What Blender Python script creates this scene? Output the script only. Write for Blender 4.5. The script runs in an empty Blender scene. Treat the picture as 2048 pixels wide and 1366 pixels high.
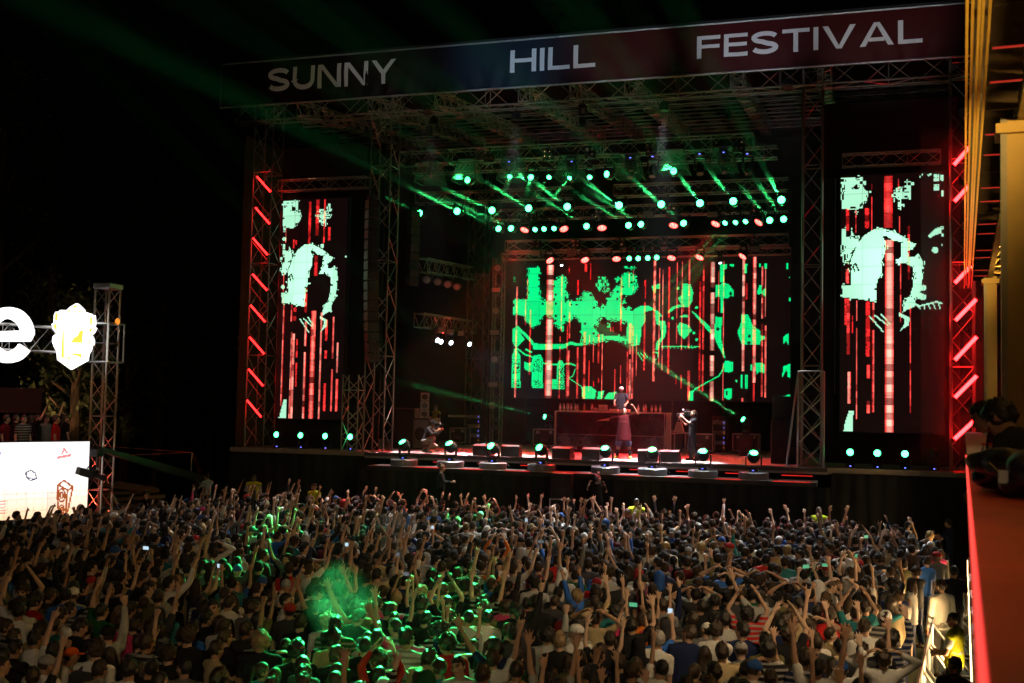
import bpy, bmesh, math, random
import numpy as np
from mathutils import Vector, Matrix, noise

random.seed(7)
S = bpy.context.scene
COL = S.collection
PI = math.pi
R = math.radians

# ------------------------------------------------------------------ camera, sky, exposure
# world frame: X runs along the stage front, Y goes from the crowd into the stage, Z up, 0 = field
LENS_PX = 2220.0                       # focal length for a 2048 px wide frame
YAW, PITCH, ROLL = R(17.5), math.atan(125 / LENS_PX), 0.02
CAM = Vector((0, 0, 4.95))
_f = Vector((-math.sin(YAW) * math.cos(PITCH), math.cos(YAW) * math.cos(PITCH), math.sin(PITCH)))
_r = Vector((math.cos(YAW), math.sin(YAW), 0))
_u = _r.cross(_f)
_r2 = _r * math.cos(ROLL) + _u * math.sin(ROLL)
_u2 = -_r * math.sin(ROLL) + _u * math.cos(ROLL)
cam_data = bpy.data.cameras.new('camera')
cam = bpy.data.objects.new('camera', cam_data)
COL.objects.link(cam)
cam.matrix_world = Matrix(((_r2.x, _u2.x, -_f.x, CAM.x), (_r2.y, _u2.y, -_f.y, CAM.y), (_r2.z, _u2.z, -_f.z, CAM.z), (0, 0, 0, 1)))
cam_data.sensor_width = 36
cam_data.lens = LENS_PX / 2048 * 36
cam_data.clip_start = 0.05
cam_data.clip_end = 600
cam_data.dof.use_dof = True
cam_data.dof.focus_distance = 36
cam_data.dof.aperture_fstop = 2.8
S.camera = cam

world = bpy.data.worlds.new('World')
S.world = world
world.use_nodes = True
wn = world.node_tree
sky = wn.nodes.new('ShaderNodeTexSky')
sky.sky_type = 'NISHITA'
sky.sun_disc = False
sky.sun_elevation = R(-2)
sky.sun_rotation = R(200)
wn.links.new(sky.outputs[0], wn.nodes['Background'].inputs[0])
wn.nodes['Background'].inputs[1].default_value = 0.0006      # night

S.view_settings.view_transform = 'Standard'
S.view_settings.look = 'None'
S.view_settings.exposure = 0.0
S.view_settings.gamma = 1.0
S.render.engine = 'CYCLES'
cy = S.cycles
cy.max_bounces = 3
cy.diffuse_bounces = 1
cy.glossy_bounces = 2
cy.transmission_bounces = 3
cy.volume_bounces = 0
cy.transparent_max_bounces = 6
cy.use_adaptive_sampling = True
cy.adaptive_threshold = 0.02
cy.sample_clamp_indirect = 3.0
cy.use_denoising = True
cy.use_light_tree = True
cy.caustics_reflective = False
cy.caustics_refractive = False


def ray_at(x, y):
    return _f + _r2 * ((x - 1024) / LENS_PX) + _u2 * ((683 - y) / LENS_PX)


def at(x, y, X=None, Y=None, Z=None):
    """the point of a plane X/Y/Z = const that the photograph shows at (x, y)"""
    r = ray_at(x, y)
    if Y is not None:
        t = (Y - CAM.y) / r.y
    elif Z is not None:
        t = (Z - CAM.z) / r.z
    else:
        t = (X - CAM.x) / r.x
    return CAM + r * t


def px(p):
    v = Vector(p) - CAM
    d = v.dot(_f)
    return (1024 + LENS_PX * v.dot(_r2) / d, 683 - LENS_PX * v.dot(_u2) / d, d)


# ------------------------------------------------------------------ materials
MATS = {}


def mat(name, col, rough=0.6, metal=0.0, var=0.15, scale=6.0, bump=0.0, spec=0.5):
    """principled material with procedural tone variation and fine relief"""
    if name in MATS:
        return MATS[name]
    m = bpy.data.materials.new(name)
    m.use_nodes = True
    nt = m.node_tree
    b = nt.nodes['Principled BSDF']
    b.inputs['Roughness'].default_value = rough
    b.inputs['Metallic'].default_value = metal
    b.inputs['Specular IOR Level'].default_value = spec
    tc = nt.nodes.new('ShaderNodeTexCoord')
    n = nt.nodes.new('ShaderNodeTexNoise')
    n.inputs['Scale'].default_value = scale
    n.inputs['Detail'].default_value = 3
    nt.links.new(tc.outputs['Object'], n.inputs['Vector'])
    mx = nt.nodes.new('ShaderNodeMix')
    mx.data_type = 'RGBA'
    mx.inputs['A'].default_value = (*[c * (1 - var) for c in col], 1)
    mx.inputs['B'].default_value = (*[min(1, c * (1 + var)) for c in col], 1)
    nt.links.new(n.outputs['Fac'], mx.inputs['Factor'])
    nt.links.new(mx.outputs['Result'], b.inputs['Base Color'])
    if bump:
        bp = nt.nodes.new('ShaderNodeBump')
        bp.inputs['Strength'].default_value = bump
        bp.inputs['Distance'].default_value = 0.02
        nt.links.new(n.outputs['Fac'], bp.inputs['Height'])
        nt.links.new(bp.outputs[0], b.inputs['Normal'])
    MATS[name] = m
    return m


def emat(name, col, strength, base=(0.02, 0.02, 0.02)):
    if name in MATS:
        return MATS[name]
    m = bpy.data.materials.new(name)
    m.use_nodes = True
    b = m.node_tree.nodes['Principled BSDF']
    b.inputs['Base Color'].default_value = (*base, 1)
    b.inputs['Roughness'].default_value = 0.4
    b.inputs['Emission Color'].default_value = (*col, 1)
    b.inputs['Emission Strength'].default_value = strength
    MATS[name] = m
    return m


def objcol_mat(name, rough, attr=None, bump=0.0, scale=60.0, var=0.12, sheen=0.0, stripes=False):
    """colour comes from the object's own colour (one mesh shared by many people), with an optional painted mask"""
    m = bpy.data.materials.new(name)
    m.use_nodes = True
    nt = m.node_tree
    b = nt.nodes['Principled BSDF']
    b.inputs['Roughness'].default_value = rough
    b.inputs['Sheen Weight'].default_value = sheen
    oi = nt.nodes.new('ShaderNodeObjectInfo')
    tc = nt.nodes.new('ShaderNodeTexCoord')
    n = nt.nodes.new('ShaderNodeTexNoise')
    n.inputs['Scale'].default_value = scale
    nt.links.new(tc.outputs['Object'], n.inputs['Vector'])
    mr = nt.nodes.new('ShaderNodeMapRange')
    mr.inputs['To Min'].default_value = 1 - var
    mr.inputs['To Max'].default_value = 1 + var
    nt.links.new(n.outputs['Fac'], mr.inputs['Value'])
    mx = nt.nodes.new('ShaderNodeMix')
    mx.data_type = 'RGBA'
    mx.blend_type = 'MULTIPLY'
    mx.inputs['Factor'].default_value = 1
    nt.links.new(oi.outputs['Color'], mx.inputs['A'])
    nt.links.new(mr.outputs[0], mx.inputs['B'])
    last = mx.outputs['Result']
    if stripes:
        # a few garments are striped or carry a dark yoke; which ones is up to each garment's own random number
        sp = nt.nodes.new('ShaderNodeSeparateXYZ')
        nt.links.new(tc.outputs['Object'], sp.inputs[0])
        w = nt.nodes.new('ShaderNodeMath')
        w.operation = 'SINE'
        k_ = nt.nodes.new('ShaderNodeMath')
        k_.operation = 'MULTIPLY'
        k_.inputs[1].default_value = 85
        nt.links.new(sp.outputs[2], k_.inputs[0])
        nt.links.new(k_.outputs[0], w.inputs[0])
        g_ = nt.nodes.new('ShaderNodeMath')
        g_.operation = 'GREATER_THAN'
        g_.inputs[1].default_value = 0.25
        nt.links.new(w.outputs[0], g_.inputs[0])
        r_ = nt.nodes.new('ShaderNodeMath')
        r_.operation = 'LESS_THAN'
        r_.inputs[1].default_value = 0.10
        nt.links.new(oi.outputs['Random'], r_.inputs[0])
        mm = nt.nodes.new('ShaderNodeMath')
        mm.operation = 'MULTIPLY'
        nt.links.new(g_.outputs[0], mm.inputs[0])
        nt.links.new(r_.outputs[0], mm.inputs[1])
        ms = nt.nodes.new('ShaderNodeMix')
        ms.data_type = 'RGBA'
        ms.inputs['B'].default_value = (0.30, 0.29, 0.27, 1)
        nt.links.new(mm.outputs[0], ms.inputs['Factor'])
        nt.links.new(last, ms.inputs['A'])
        last = ms.outputs['Result']
    if attr:
        a = nt.nodes.new('ShaderNodeAttribute')
        a.attribute_name = attr
        m2 = nt.nodes.new('ShaderNodeMix')
        m2.data_type = 'RGBA'
        m2.blend_type = 'MULTIPLY'
        m2.inputs['Factor'].default_value = 1
        nt.links.new(last, m2.inputs['A'])
        nt.links.new(a.outputs['Color'], m2.inputs['B'])
        last = m2.outputs['Result']
    nt.links.new(last, b.inputs['Base Color'])
    if bump:
        bp = nt.nodes.new('ShaderNodeBump')
        bp.inputs['Strength'].default_value = bump
        bp.inputs['Distance'].default_value = 0.01
        nt.links.new(n.outputs['Fac'], bp.inputs['Height'])
        nt.links.new(bp.outputs[0], b.inputs['Normal'])
    MATS[name] = m
    return m


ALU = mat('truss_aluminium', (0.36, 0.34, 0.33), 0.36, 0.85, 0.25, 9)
ALU_LIT = mat('truss_aluminium_lit_tone', (0.62, 0.60, 0.58), 0.33, 0.85, 0.25, 9)  # same aluminium made brighter: the white front light is put into its colour
STEEL = mat('galvanised_steel', (0.45, 0.46, 0.47), 0.45, 0.8, 0.2, 7)
BLACK = mat('black_plastic', (0.02, 0.02, 0.021), 0.45, 0, 0.25, 20)
BLACKM = mat('black_metal', (0.025, 0.025, 0.027), 0.5, 0.3, 0.25, 15)
DRAPE = mat('black_drape', (0.014, 0.014, 0.015), 0.95, 0, 0.3, 4, 0.3)
GRILLE = mat('speaker_grille', (0.03, 0.03, 0.03), 0.6, 0.5, 0.3, 60, 0.4)
WHITEP = mat('white_plastic', (0.75, 0.75, 0.74), 0.4, 0, 0.06, 12)
CABLE = mat('rubber_cable', (0.02, 0.02, 0.02), 0.7)


# ------------------------------------------------------------------ mesh building
class MB:
    def __init__(s):
        s.v, s.f = [], []

    def add(s, vs, fs):
        o = len(s.v)
        s.v += [tuple(v) for v in vs]
        s.f += [tuple(i + o for i in q) for q in fs]
        return s

    def box(s, c, d, M=None, taper=1.0):
        x, y, z = d[0] / 2, d[1] / 2, d[2] / 2
        p = [(-x, -y, -z), (x, -y, -z), (x, y, -z), (-x, y, -z),
             (-x * taper, -y * taper, z), (x * taper, -y * taper, z), (x * taper, y * taper, z), (-x * taper, y * taper, z)]
        c = Vector(c)
        p = [(M @ Vector(q) if M else Vector(q)) + c for q in p]
        return s.add(p, [(0, 3, 2, 1), (4, 5, 6, 7), (0, 1, 5, 4), (1, 2, 6, 5), (2, 3, 7, 6), (3, 0, 4, 7)])

    def bbox(s, c, d, b=0.02, M=None):
        """box with chamfered edges"""
        bm = bmesh.new()
        bmesh.ops.create_cube(bm, size=1)
        for v in bm.verts:
            v.co = Vector((v.co.x * d[0], v.co.y * d[1], v.co.z * d[2]))
        bmesh.ops.bevel(bm, geom=bm.edges[:], offset=b, segments=1, affect='EDGES')
        s.bm(bm, Matrix.Translation(Vector(c)) @ (M.to_4x4() if M else Matrix()))
        return s

    def bm(s, bm, M=None):
        bm.verts.ensure_lookup_table()
        vs = [(M @ v.co) if M else v.co.copy() for v in bm.verts]
        s.add(vs, [[v.index for v in f.verts] for f in bm.faces])
        bm.free()

    def cyl(s, a, b, r0, r1=None, n=6, cap=True):
        r1 = r0 if r1 is None else r1
        a, b = Vector(a), Vector(b)
        d = (b - a)
        if d.length < 1e-6:
            return s
        q = d.to_track_quat('Z', 'Y')
        X, Y = q @ Vector((1, 0, 0)), q @ Vector((0, 1, 0))
        vs, fs = [], []
        for p, r in ((a, r0), (b, r1)):
            for k in range(n):
                t = 2 * PI * k / n
                vs.append(p + X * (math.cos(t) * r) + Y * (math.sin(t) * r))
        for k in range(n):
            j = (k + 1) % n
            fs.append((k, j, n + j, n + k))
        if cap:
            fs.append(tuple(range(n - 1, -1, -1)))
            fs.append(tuple(range(n, 2 * n)))
        return s.add(vs, fs)

    def tube(s, pts, r, n=6):
        for a, b in zip(pts[:-1], pts[1:]):
            s.cyl(a, b, r, n=n)
        return s

    def ell(s, c, rad, M=None, nu=12, nv=8):
        c = Vector(c)
        vs, fs = [], []
        for j in range(nv + 1):
            t = PI * j / nv
            for i in range(nu):
                a = 2 * PI * i / nu
                p = Vector((math.sin(t) * math.cos(a) * rad[0], math.sin(t) * math.sin(a) * rad[1], math.cos(t) * rad[2]))
                vs.append((M @ p if M else p) + c)
        for j in range(nv):
            for i in range(nu):
                k = (i + 1) % nu
                fs.append((j * nu + i, (j + 1) * nu + i, (j + 1) * nu + k, j * nu + k))
        return s.add(vs, fs)

    def cap(s, a, b, ra, rb, n=10, h=3):
        """tapered capsule"""
        a, b = Vector(a), Vector(b)
        d = b - a
        q = d.to_track_quat('Z', 'Y') if d.length > 1e-6 else Vector((0, 0, 1)).to_track_quat('Z', 'Y')
        X, Y, Z = q @ Vector((1, 0, 0)), q @ Vector((0, 1, 0)), q @ Vector((0, 0, 1))
        rings = []
        for k in range(h + 1):
            t = -PI / 2 + PI / 2 * k / h
            rings.append((a + Z * (math.sin(t) * ra), math.cos(t) * ra))
        for k in range(h + 1):
            t = PI / 2 * k / h
            rings.append((b + Z * (math.sin(t) * rb), math.cos(t) * rb))
        vs, fs = [], []
        for c, r in rings:
            for i in range(n):
                t = 2 * PI * i / n
                vs.append(c + X * (math.cos(t) * max(r, 1e-4)) + Y * (math.sin(t) * max(r, 1e-4)))
        for j in range(len(rings) - 1):
            for i in range(n):
                k = (i + 1) % n
                fs.append((j * n + i, j * n + k, (j + 1) * n + k, (j + 1) * n + i))
        return s.add(vs, fs)

    def lathe(s, prof, c=(0, 0, 0), n=16, M=None):
        c = Vector(c)
        vs, fs = [], []
        for r, z in prof:
            for i in range(n):
                t = 2 * PI * i / n
                p = Vector((r * math.cos(t), r * math.sin(t), z))
                vs.append((M @ p if M else p) + c)
        m = len(prof)
        for j in range(m - 1):
            for i in range(n):
                k = (i + 1) % n
                fs.append((j * n + i, j * n + k, (j + 1) * n + k, (j + 1) * n + i))
        fs.append(tuple(range(n - 1, -1, -1)))
        fs.append(tuple((m - 1) * n + i for i in range(n)))
        return s.add(vs, fs)

    def prism(s, poly, origin, ax, ay, depth):
        """polygon (2d) in the plane origin + ax*x + ay*y, thickened along depth (vector)"""
        origin, ax, ay, depth = Vector(origin), Vector(ax), Vector(ay), Vector(depth)
        n = len(poly)
        a = [origin + ax * x + ay * y for x, y in poly]
        b = [p + depth for p in a]
        fs = [tuple(range(n)), tuple(range(2 * n - 1, n - 1, -1))]
        fs += [(i, n + i, n + (i + 1) % n, (i + 1) % n) for i in range(n)]
        return s.add(a + b, fs)

    def build(s, name, m, parent=None, smooth=False, local=False, data_only=False):
        me = bpy.data.meshes.new(name)
        off = Vector((0, 0, 0))
        if parent is not None and not local:
            p = parent
            while p is not None:
                off += p.location
                p = p.parent
        me.from_pydata([(x - off.x, y - off.y, z - off.z) for x, y, z in s.v], [], s.f)
        if m:
            me.materials.append(m)
        if smooth:
            me.polygons.foreach_set('use_smooth', [True] * len(me.polygons))
        me.update()
        if data_only:
            return me
        o = bpy.data.objects.new(name, me)
        COL.objects.link(o)
        o.parent = parent
        return o


def tag(o, label=None, cat=None, group=None, kind=None):
    if label:
        o['label'] = label
    if cat:
        o['category'] = cat
    if group:
        o['group'] = group
    if kind:
        o['kind'] = kind
    return o


def thing(name, label, cat, loc=(0, 0, 0), group=None, rot=None):
    o = bpy.data.objects.new(name, None)
    o.empty_display_size = 0.1
    COL.objects.link(o)
    o.location = loc
    if rot:
        o.rotation_euler = rot
    return tag(o, label, cat, group)


def copy_tree(o, parent=None):
    c = o.copy()
    COL.objects.link(c)
    c.parent = parent
    for ch in list(o.children):
        copy_tree(ch, c)
    return c


def link_obj(name, me, parent=None, M=None):
    o = bpy.data.objects.new(name, me)
    COL.objects.link(o)
    o.parent = parent
    if M is not None:
        o.matrix_local = M
    return o


ORD = ['first', 'second', 'third', 'fourth', 'fifth', 'sixth', 'seventh', 'eighth', 'ninth', 'tenth', 'eleventh', 'twelfth', 'thirteenth',
       'fourteenth', 'fifteenth', 'sixteenth', 'seventeenth', 'eighteenth', 'nineteenth', 'twentieth', 'twenty-first', 'twenty-second', 'twenty-third', 'twenty-fourth', 'twenty-fifth']


def spot(name, loc, direction, power, col, deg, blend=0.25, rad=0.06, parent=None):
    L = bpy.data.lights.new(name, 'SPOT')
    L.energy = power
    L.color = col
    L.spot_size = R(deg)
    L.spot_blend = blend
    L.shadow_soft_size = rad
    o = bpy.data.objects.new(name, L)
    COL.objects.link(o)
    o.rotation_mode = 'QUATERNION'
    o.rotation_quaternion = Vector(direction).to_track_quat('-Z', 'Y')
    o.location = loc
    if parent is not None:
        o.parent = parent
        p, off = parent, Vector((0, 0, 0))
        while p is not None:
            off += p.location
            p = p.parent
        o.location = Vector(loc) - off
    return o
# ------------------------------------------------------------------ ground and stage
gm = mat('trampled_grass', (0.045, 0.055, 0.02), 0.95, 0, 0.6, 3.0, 0.6)
g = MB()
NG = 60
for j in range(NG + 1):
    for i in range(NG + 1):
        x, y = -150 + 300 * i / NG, -60 + 260 * j / NG
        g.v.append((x, y, 0.0))
for j in range(NG):
    for i in range(NG):
        a = j * (NG + 1) + i
        g.f.append((a, a + 1, a + NG + 2, a + NG + 1))
tag(g.build('ground', gm), 'dark trampled grass field under the crowd and the stage', kind='structure')

ZD = 3.1                                     # stage deck
floor_m = mat('stage_deck', (0.34, 0.32, 0.32), 0.45, 0, 0.2, 3)
# glossy painted plywood
stage = thing('stage', 'wide festival stage with black skirt and pale deck edge', 'stage', (-9.7, 37, 0))
b = MB()
b.box((-9.0, 43.6, ZD - 0.09), (16.0, 14.0, 0.18))
b.build('deck', floor_m, stage)
MB().box((-19.85, 43.8, ZD - 0.092), (5.7, 13.6, 0.176)).build('deck', floor_m, stage)
MB().box((1.2, 43.8, ZD - 0.092), (4.4, 13.6, 0.176)).build('deck', floor_m, stage)
MB().box((-8.8, 35.95, 2.66), (15.0, 1.24, 0.14)).build('front_step', mat('step_black', (0.014, 0.014, 0.014), 0.5, 0, 0.2, 5), stage)
trim_m = mat('deck_edge_trim', (0.40, 0.36, 0.31), 0.5, 0.2, 0.3, 5)
MB().box((-19.85, 36.955, ZD - 0.05), (5.74, 0.08, 0.16)).build('edge_trim', trim_m, stage)
MB().box((1.2, 36.955, ZD - 0.05), (4.44, 0.08, 0.16)).build('edge_trim', trim_m, stage)
MB().box((-9.0, 36.56, ZD - 0.04), (15.96, 0.07, 0.12)).build('edge_trim', mat('dark_lip', (0.07, 0.07, 0.075), 0.5, 0, 0.3, 6), stage)
redline = emat('red_edge_light', (1, 0.03, 0.02), 0.7)
xs = [at(x, 940, Y=35.3).x for x in (808, 901, 986, 1083, 1211, 1305, 1406, 1507)] + [-0.9]
for i in range(len(xs) - 1):
    if i == 3:
        continue
    MB().box(((xs[i] + xs[i + 1]) / 2, 35.325, 2.735), ((xs[i + 1] - xs[i]) * 0.5, 0.02, 0.025)).build('edge_light', redline, stage)
    MB().box(((xs[i] + xs[i + 1]) / 2 + .1, 36.515, 2.86), ((xs[i + 1] - xs[i]) * 0.42, 0.02, 0.025)).build('edge_light', redline, stage)


def drape(name, x0, x1, y, z0, z1, parent, m=DRAPE, n=None, amp=0.05, wl=0.5):
    d = MB()
    n = n or max(8, int((x1 - x0) / 0.1))
    for j in range(2):
        for i in range(n + 1):
            x = x0 + (x1 - x0) * i / n
            d.v.append((x, y + amp * math.sin(x * 2 * PI / wl + 0.7 * math.sin(x * 1.7)), (z1, z0)[j]))
    for i in range(n):
        d.f.append((i, i + 1, n + 2 + i, n + 1 + i))
    return d.build(name, m, parent, True)


drape('front_skirt', -22.7, -16.8, 36.9, 0.0, ZD - 0.14, stage)
drape('front_skirt', -16.8, -0.9, 35.5, 0.0, 2.58, stage)
drape('front_skirt', -0.9, 3.4, 36.9, 0.0, ZD - 0.14, stage)
for x in (-22.68, 3.38):
    MB().box((x, 43.7, 1.45), (0.03, 13.4, 2.9)).build('side_skirt', DRAPE, stage)
MB().box((-9.7, 50.6, 9.0), (34, 0.08, 18)).build('backdrop', DRAPE, stage)
MB().box((-23.1, 44.2, 9.2), (0.06, 12.5, 12.2)).build('side_drape', mat('brown_scrim', (0.05, 0.035, 0.025), 0.9, 0, 0.3, 2), stage)
MB().box((4.0, 45.2, 9.2), (0.06, 10.5, 12.2)).build('side_drape', DRAPE, stage)
# black masking cloth of the two wings, behind the side screens
MB().box((-19.7, 38.9, 9.0), (4.4, 0.05, 11.8)).build('masking_cloth', DRAPE, stage)
MB().box((0.9, 38.9, 9.3), (4.3, 0.05, 12.2)).build('masking_cloth', DRAPE, stage)

# ------------------------------------------------------------------ trusses
def truss(name, a, b, w, h, label, group=None, bay=0.55, rc=0.026, rl=0.012, m=None, up=None, cat='truss', tri=False):
    """box truss between a and b: four chords, and a zigzag lacing on each side"""
    m = m or (ALU_LIT if name in ('light_truss', 'screen_truss') else ALU)
    a, b = Vector(a), Vector(b)
    L = (b - a).length
    t = (b - a) / L
    upv = Vector(up) if up else Vector((0, 0, 1))
    if abs(t.dot(upv)) > 0.95:
        upv = Vector((0, 1, 0))
    sx = t.cross(upv).normalized()
    sz = sx.cross(t).normalized()
    root = thing(name, label, cat, (a if a.z <= b.z else b), group)
    cs = [(-1, -1), (1, -1), (1, 1), (-1, 1)]
    off = [sx * (w / 2 * p) + sz * (h / 2 * q) for p, q in cs]
    for o in off:
        MB().cyl(a + o, b + o, rc, n=6).build('chord', m, root)
    nb = max(2, int(round(L / bay)))
    for k in range(4):
        o0, o1 = off[k], off[(k + 1) % 4]
        l = MB()
        for i in range(nb):
            p, q = a + t * (L * i / nb), a + t * (L * (i + 1) / nb)
            if i % 2 == 0:
                l.cyl(p + o0, q + o1, rl, n=4, cap=False)
            else:
                l.cyl(p + o1, q + o0, rl, n=4, cap=False)
            if i % 4 == 0 or i == nb - 1:
                pe = p if i % 4 == 0 else q
                l.cyl(pe + o0, pe + o1, rl, n=4, cap=False)
        l.build('lacing', m, root)
    return root


# towers
TZ = 16.3
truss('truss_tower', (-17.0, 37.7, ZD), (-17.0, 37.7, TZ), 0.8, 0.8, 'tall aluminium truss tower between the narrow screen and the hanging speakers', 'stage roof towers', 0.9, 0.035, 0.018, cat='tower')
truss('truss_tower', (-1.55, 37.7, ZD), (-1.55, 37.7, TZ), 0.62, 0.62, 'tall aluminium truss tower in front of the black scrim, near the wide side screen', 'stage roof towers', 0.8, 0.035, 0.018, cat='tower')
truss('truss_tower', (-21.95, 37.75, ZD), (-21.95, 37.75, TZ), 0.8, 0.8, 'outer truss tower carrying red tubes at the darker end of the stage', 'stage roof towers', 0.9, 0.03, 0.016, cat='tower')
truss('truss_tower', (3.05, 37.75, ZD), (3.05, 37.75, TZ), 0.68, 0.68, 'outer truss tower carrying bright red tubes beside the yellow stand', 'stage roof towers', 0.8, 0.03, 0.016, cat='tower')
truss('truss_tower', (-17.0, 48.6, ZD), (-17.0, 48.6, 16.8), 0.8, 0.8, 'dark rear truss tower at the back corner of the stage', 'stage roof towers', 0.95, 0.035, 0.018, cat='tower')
# bright ladder of steel at the foot of the tower
truss('scaffold_tower', (-17.75, 37.1, ZD), (-17.75, 37.1, 5.9), 0.62, 0.5, 'short bright scaffold ladder at the foot of the tall truss tower', None, 0.6, 0.028, 0.02, STEEL, cat='scaffold')
truss('scaffold_tower', (-1.55, 37.15, ZD), (-1.55, 37.15, 6.2), 0.8, 0.35, 'short steel scaffold frame beside the loudspeaker stack near the wide side screen', None, 0.8, 0.03, 0.022, STEEL, cat='scaffold')
t = thing('support_pole', 'leaning steel prop beside the scaffold frame near the wide side screen', 'pole', (-2.3, 37.0, ZD))
MB().cyl((-2.3, 36.95, ZD), (-1.95, 37.1, 6.2), 0.035, n=8).build('tube', STEEL, t)
MB().box((-2.3, 36.95, ZD + .02), (0.18, 0.18, 0.03)).build('foot_plate', STEEL, t)

# roof
FG = 'roof trusses above the stage'
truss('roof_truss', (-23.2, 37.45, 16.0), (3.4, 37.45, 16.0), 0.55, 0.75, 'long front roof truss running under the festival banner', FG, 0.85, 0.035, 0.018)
rx = [-20.6, -17.6, -14.9, -11.65, -9.8, -7.75, -4.08, -1.2]
rl_ = ['outermost roof rafter truss at the dark end of the stage', 'roof rafter truss above the hanging speaker column', 'roof rafter truss meeting the banner between SUNNY and HILL',
       'roof rafter truss meeting the banner under the H of HILL', 'slim roof rafter truss meeting the banner under the last L of HILL', 'roof rafter truss meeting the banner between HILL and FESTIVAL',
       'roof rafter truss meeting the banner under the S of FESTIVAL', 'roof rafter truss meeting the banner under the A of FESTIVAL']
for x, l in zip(rx, rl_):
    truss('rafter_truss', (x, 37.8, 16.15), (x, 50.2, 17.5), 0.42 if x != -9.8 else 0.3, 0.5, l, FG, 0.42, 0.032, 0.018, ALU_LIT)
purl = [(39.6, 16.0), (41.2, 16.2), (42.9, 16.35), (44.8, 16.55), (47.0, 16.8)]
for k, (y, z) in enumerate(purl):
    truss('purlin_truss', (-21.5, y, z), (2.8, y, z), 0.07, 0.16, '%s thin cross truss counted back from the banner, under the roof' % ORD[k], FG, 0.9, 0.018, 0.008)
rf = MB()
rf.add([(-23.3, 37.2, 18.0), (3.6, 37.2, 18.0), (3.6, 51, 18.9), (-23.3, 51, 18.9), (-23.3, 37.2, 18.06), (3.6, 37.2, 18.06), (3.6, 51, 18.96), (-23.3, 51, 18.96)],
       [(0, 3, 2, 1), (4, 5, 6, 7), (0, 1, 5, 4), (1, 2, 6, 5), (2, 3, 7, 6), (3, 0, 4, 7)])
tag(rf.build('roof_canopy', DRAPE), 'black tarpaulin canopy stretched over the stage roof trusses', 'canopy')

# light trusses
LG = 'light trusses over the stage'
T1y, T1z = 40.0, 14.5
pL, pR = at(805, 318, Y=40), at(1507, 281, Y=40)
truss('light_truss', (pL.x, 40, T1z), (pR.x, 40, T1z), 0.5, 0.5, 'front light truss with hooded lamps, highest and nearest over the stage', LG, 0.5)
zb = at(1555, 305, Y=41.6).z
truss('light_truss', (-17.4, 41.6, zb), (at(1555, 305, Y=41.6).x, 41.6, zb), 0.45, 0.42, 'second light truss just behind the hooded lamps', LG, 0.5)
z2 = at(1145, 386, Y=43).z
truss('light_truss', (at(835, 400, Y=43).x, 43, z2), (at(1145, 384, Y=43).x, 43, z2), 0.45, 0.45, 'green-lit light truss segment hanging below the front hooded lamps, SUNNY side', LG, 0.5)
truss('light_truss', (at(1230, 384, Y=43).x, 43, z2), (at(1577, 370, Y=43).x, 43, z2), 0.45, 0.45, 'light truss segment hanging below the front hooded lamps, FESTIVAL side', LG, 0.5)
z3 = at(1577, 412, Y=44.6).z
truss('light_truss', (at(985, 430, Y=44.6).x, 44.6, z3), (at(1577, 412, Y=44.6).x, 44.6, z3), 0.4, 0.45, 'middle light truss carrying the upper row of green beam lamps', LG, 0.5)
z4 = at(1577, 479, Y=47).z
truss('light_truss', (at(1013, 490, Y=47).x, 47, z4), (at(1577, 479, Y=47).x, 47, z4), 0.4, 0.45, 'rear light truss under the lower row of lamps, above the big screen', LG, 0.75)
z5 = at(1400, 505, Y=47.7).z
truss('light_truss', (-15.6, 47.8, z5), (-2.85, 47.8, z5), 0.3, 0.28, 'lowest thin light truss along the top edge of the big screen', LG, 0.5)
# hanging motor chains of the light trusses
ch = thing('chain_hoist', 'dark chain hoists hanging the front light truss from the roof', 'hoist', (-10, 40, 14.8), 'chain hoists')
ch['label'] = 'dark chain hoist hanging the hooded front light truss, middle one of three'
for i, x in enumerate((-10.0, -16.2, -4.6)):
    if i:
        ch = thing('chain_hoist', 'dark chain hoist hanging the hooded front light truss, %s end' % ('SUNNY' if i == 1 else 'FESTIVAL'), 'hoist', (x, 40, 14.8), 'chain hoists')
    MB().cyl((x, 40, 14.76), (x, 40, 16.2), 0.012, n=5).build('chain', BLACKM, ch)
    MB().bbox((x, 40, 15.55), (0.24, 0.2, 0.42), 0.03).build('motor_body', BLACK, ch)

# truss bars above side screens
zt = at(1780, 318, Y=38.2).z
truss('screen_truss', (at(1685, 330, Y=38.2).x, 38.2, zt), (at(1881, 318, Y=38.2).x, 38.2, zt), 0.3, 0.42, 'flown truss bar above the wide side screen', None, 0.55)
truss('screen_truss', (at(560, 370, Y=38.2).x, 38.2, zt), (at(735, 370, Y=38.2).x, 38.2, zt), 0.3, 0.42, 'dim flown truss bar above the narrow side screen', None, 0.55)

# two cantilever side trusses and the lamp column behind the performers
za = at(895, 535, Y=44).z
truss('side_truss', (at(845, 527, Y=41.5).x, 41.5, at(845, 530, Y=41.5).z), (at(943, 545, Y=47).x, 47.0, at(943, 548, Y=47).z), 0.45, 0.55, 'upper pinkish side truss over dark unlit lamps, angled into the stage', 'side light trusses', 0.5, 0.026, 0.016)
truss('side_truss', (at(838, 642, Y=41.5).x, 41.5, at(838, 640, Y=41.5).z), (at(943, 655, Y=47).x, 47.0, at(943, 655, Y=47).z), 0.45, 0.55, 'lower side truss lit bright red over white lamps', 'side light trusses', 0.5, 0.026, 0.016)
xc = at(995, 700, Y=46.4).x
truss('lamp_column', (xc, 46.4, ZD), (xc, 46.4, at(990, 515, Y=46.4).z), 0.42, 0.42, 'upright truss column with round and square lamps beside the big screen', None, 0.5, 0.03, 0.014, cat='column')

# ------------------------------------------------------------------ banner with lettering
BX0, BX1, BZ0, BZ1, BY = -23.66, 3.45, 16.2, 17.84, 37.0


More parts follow.
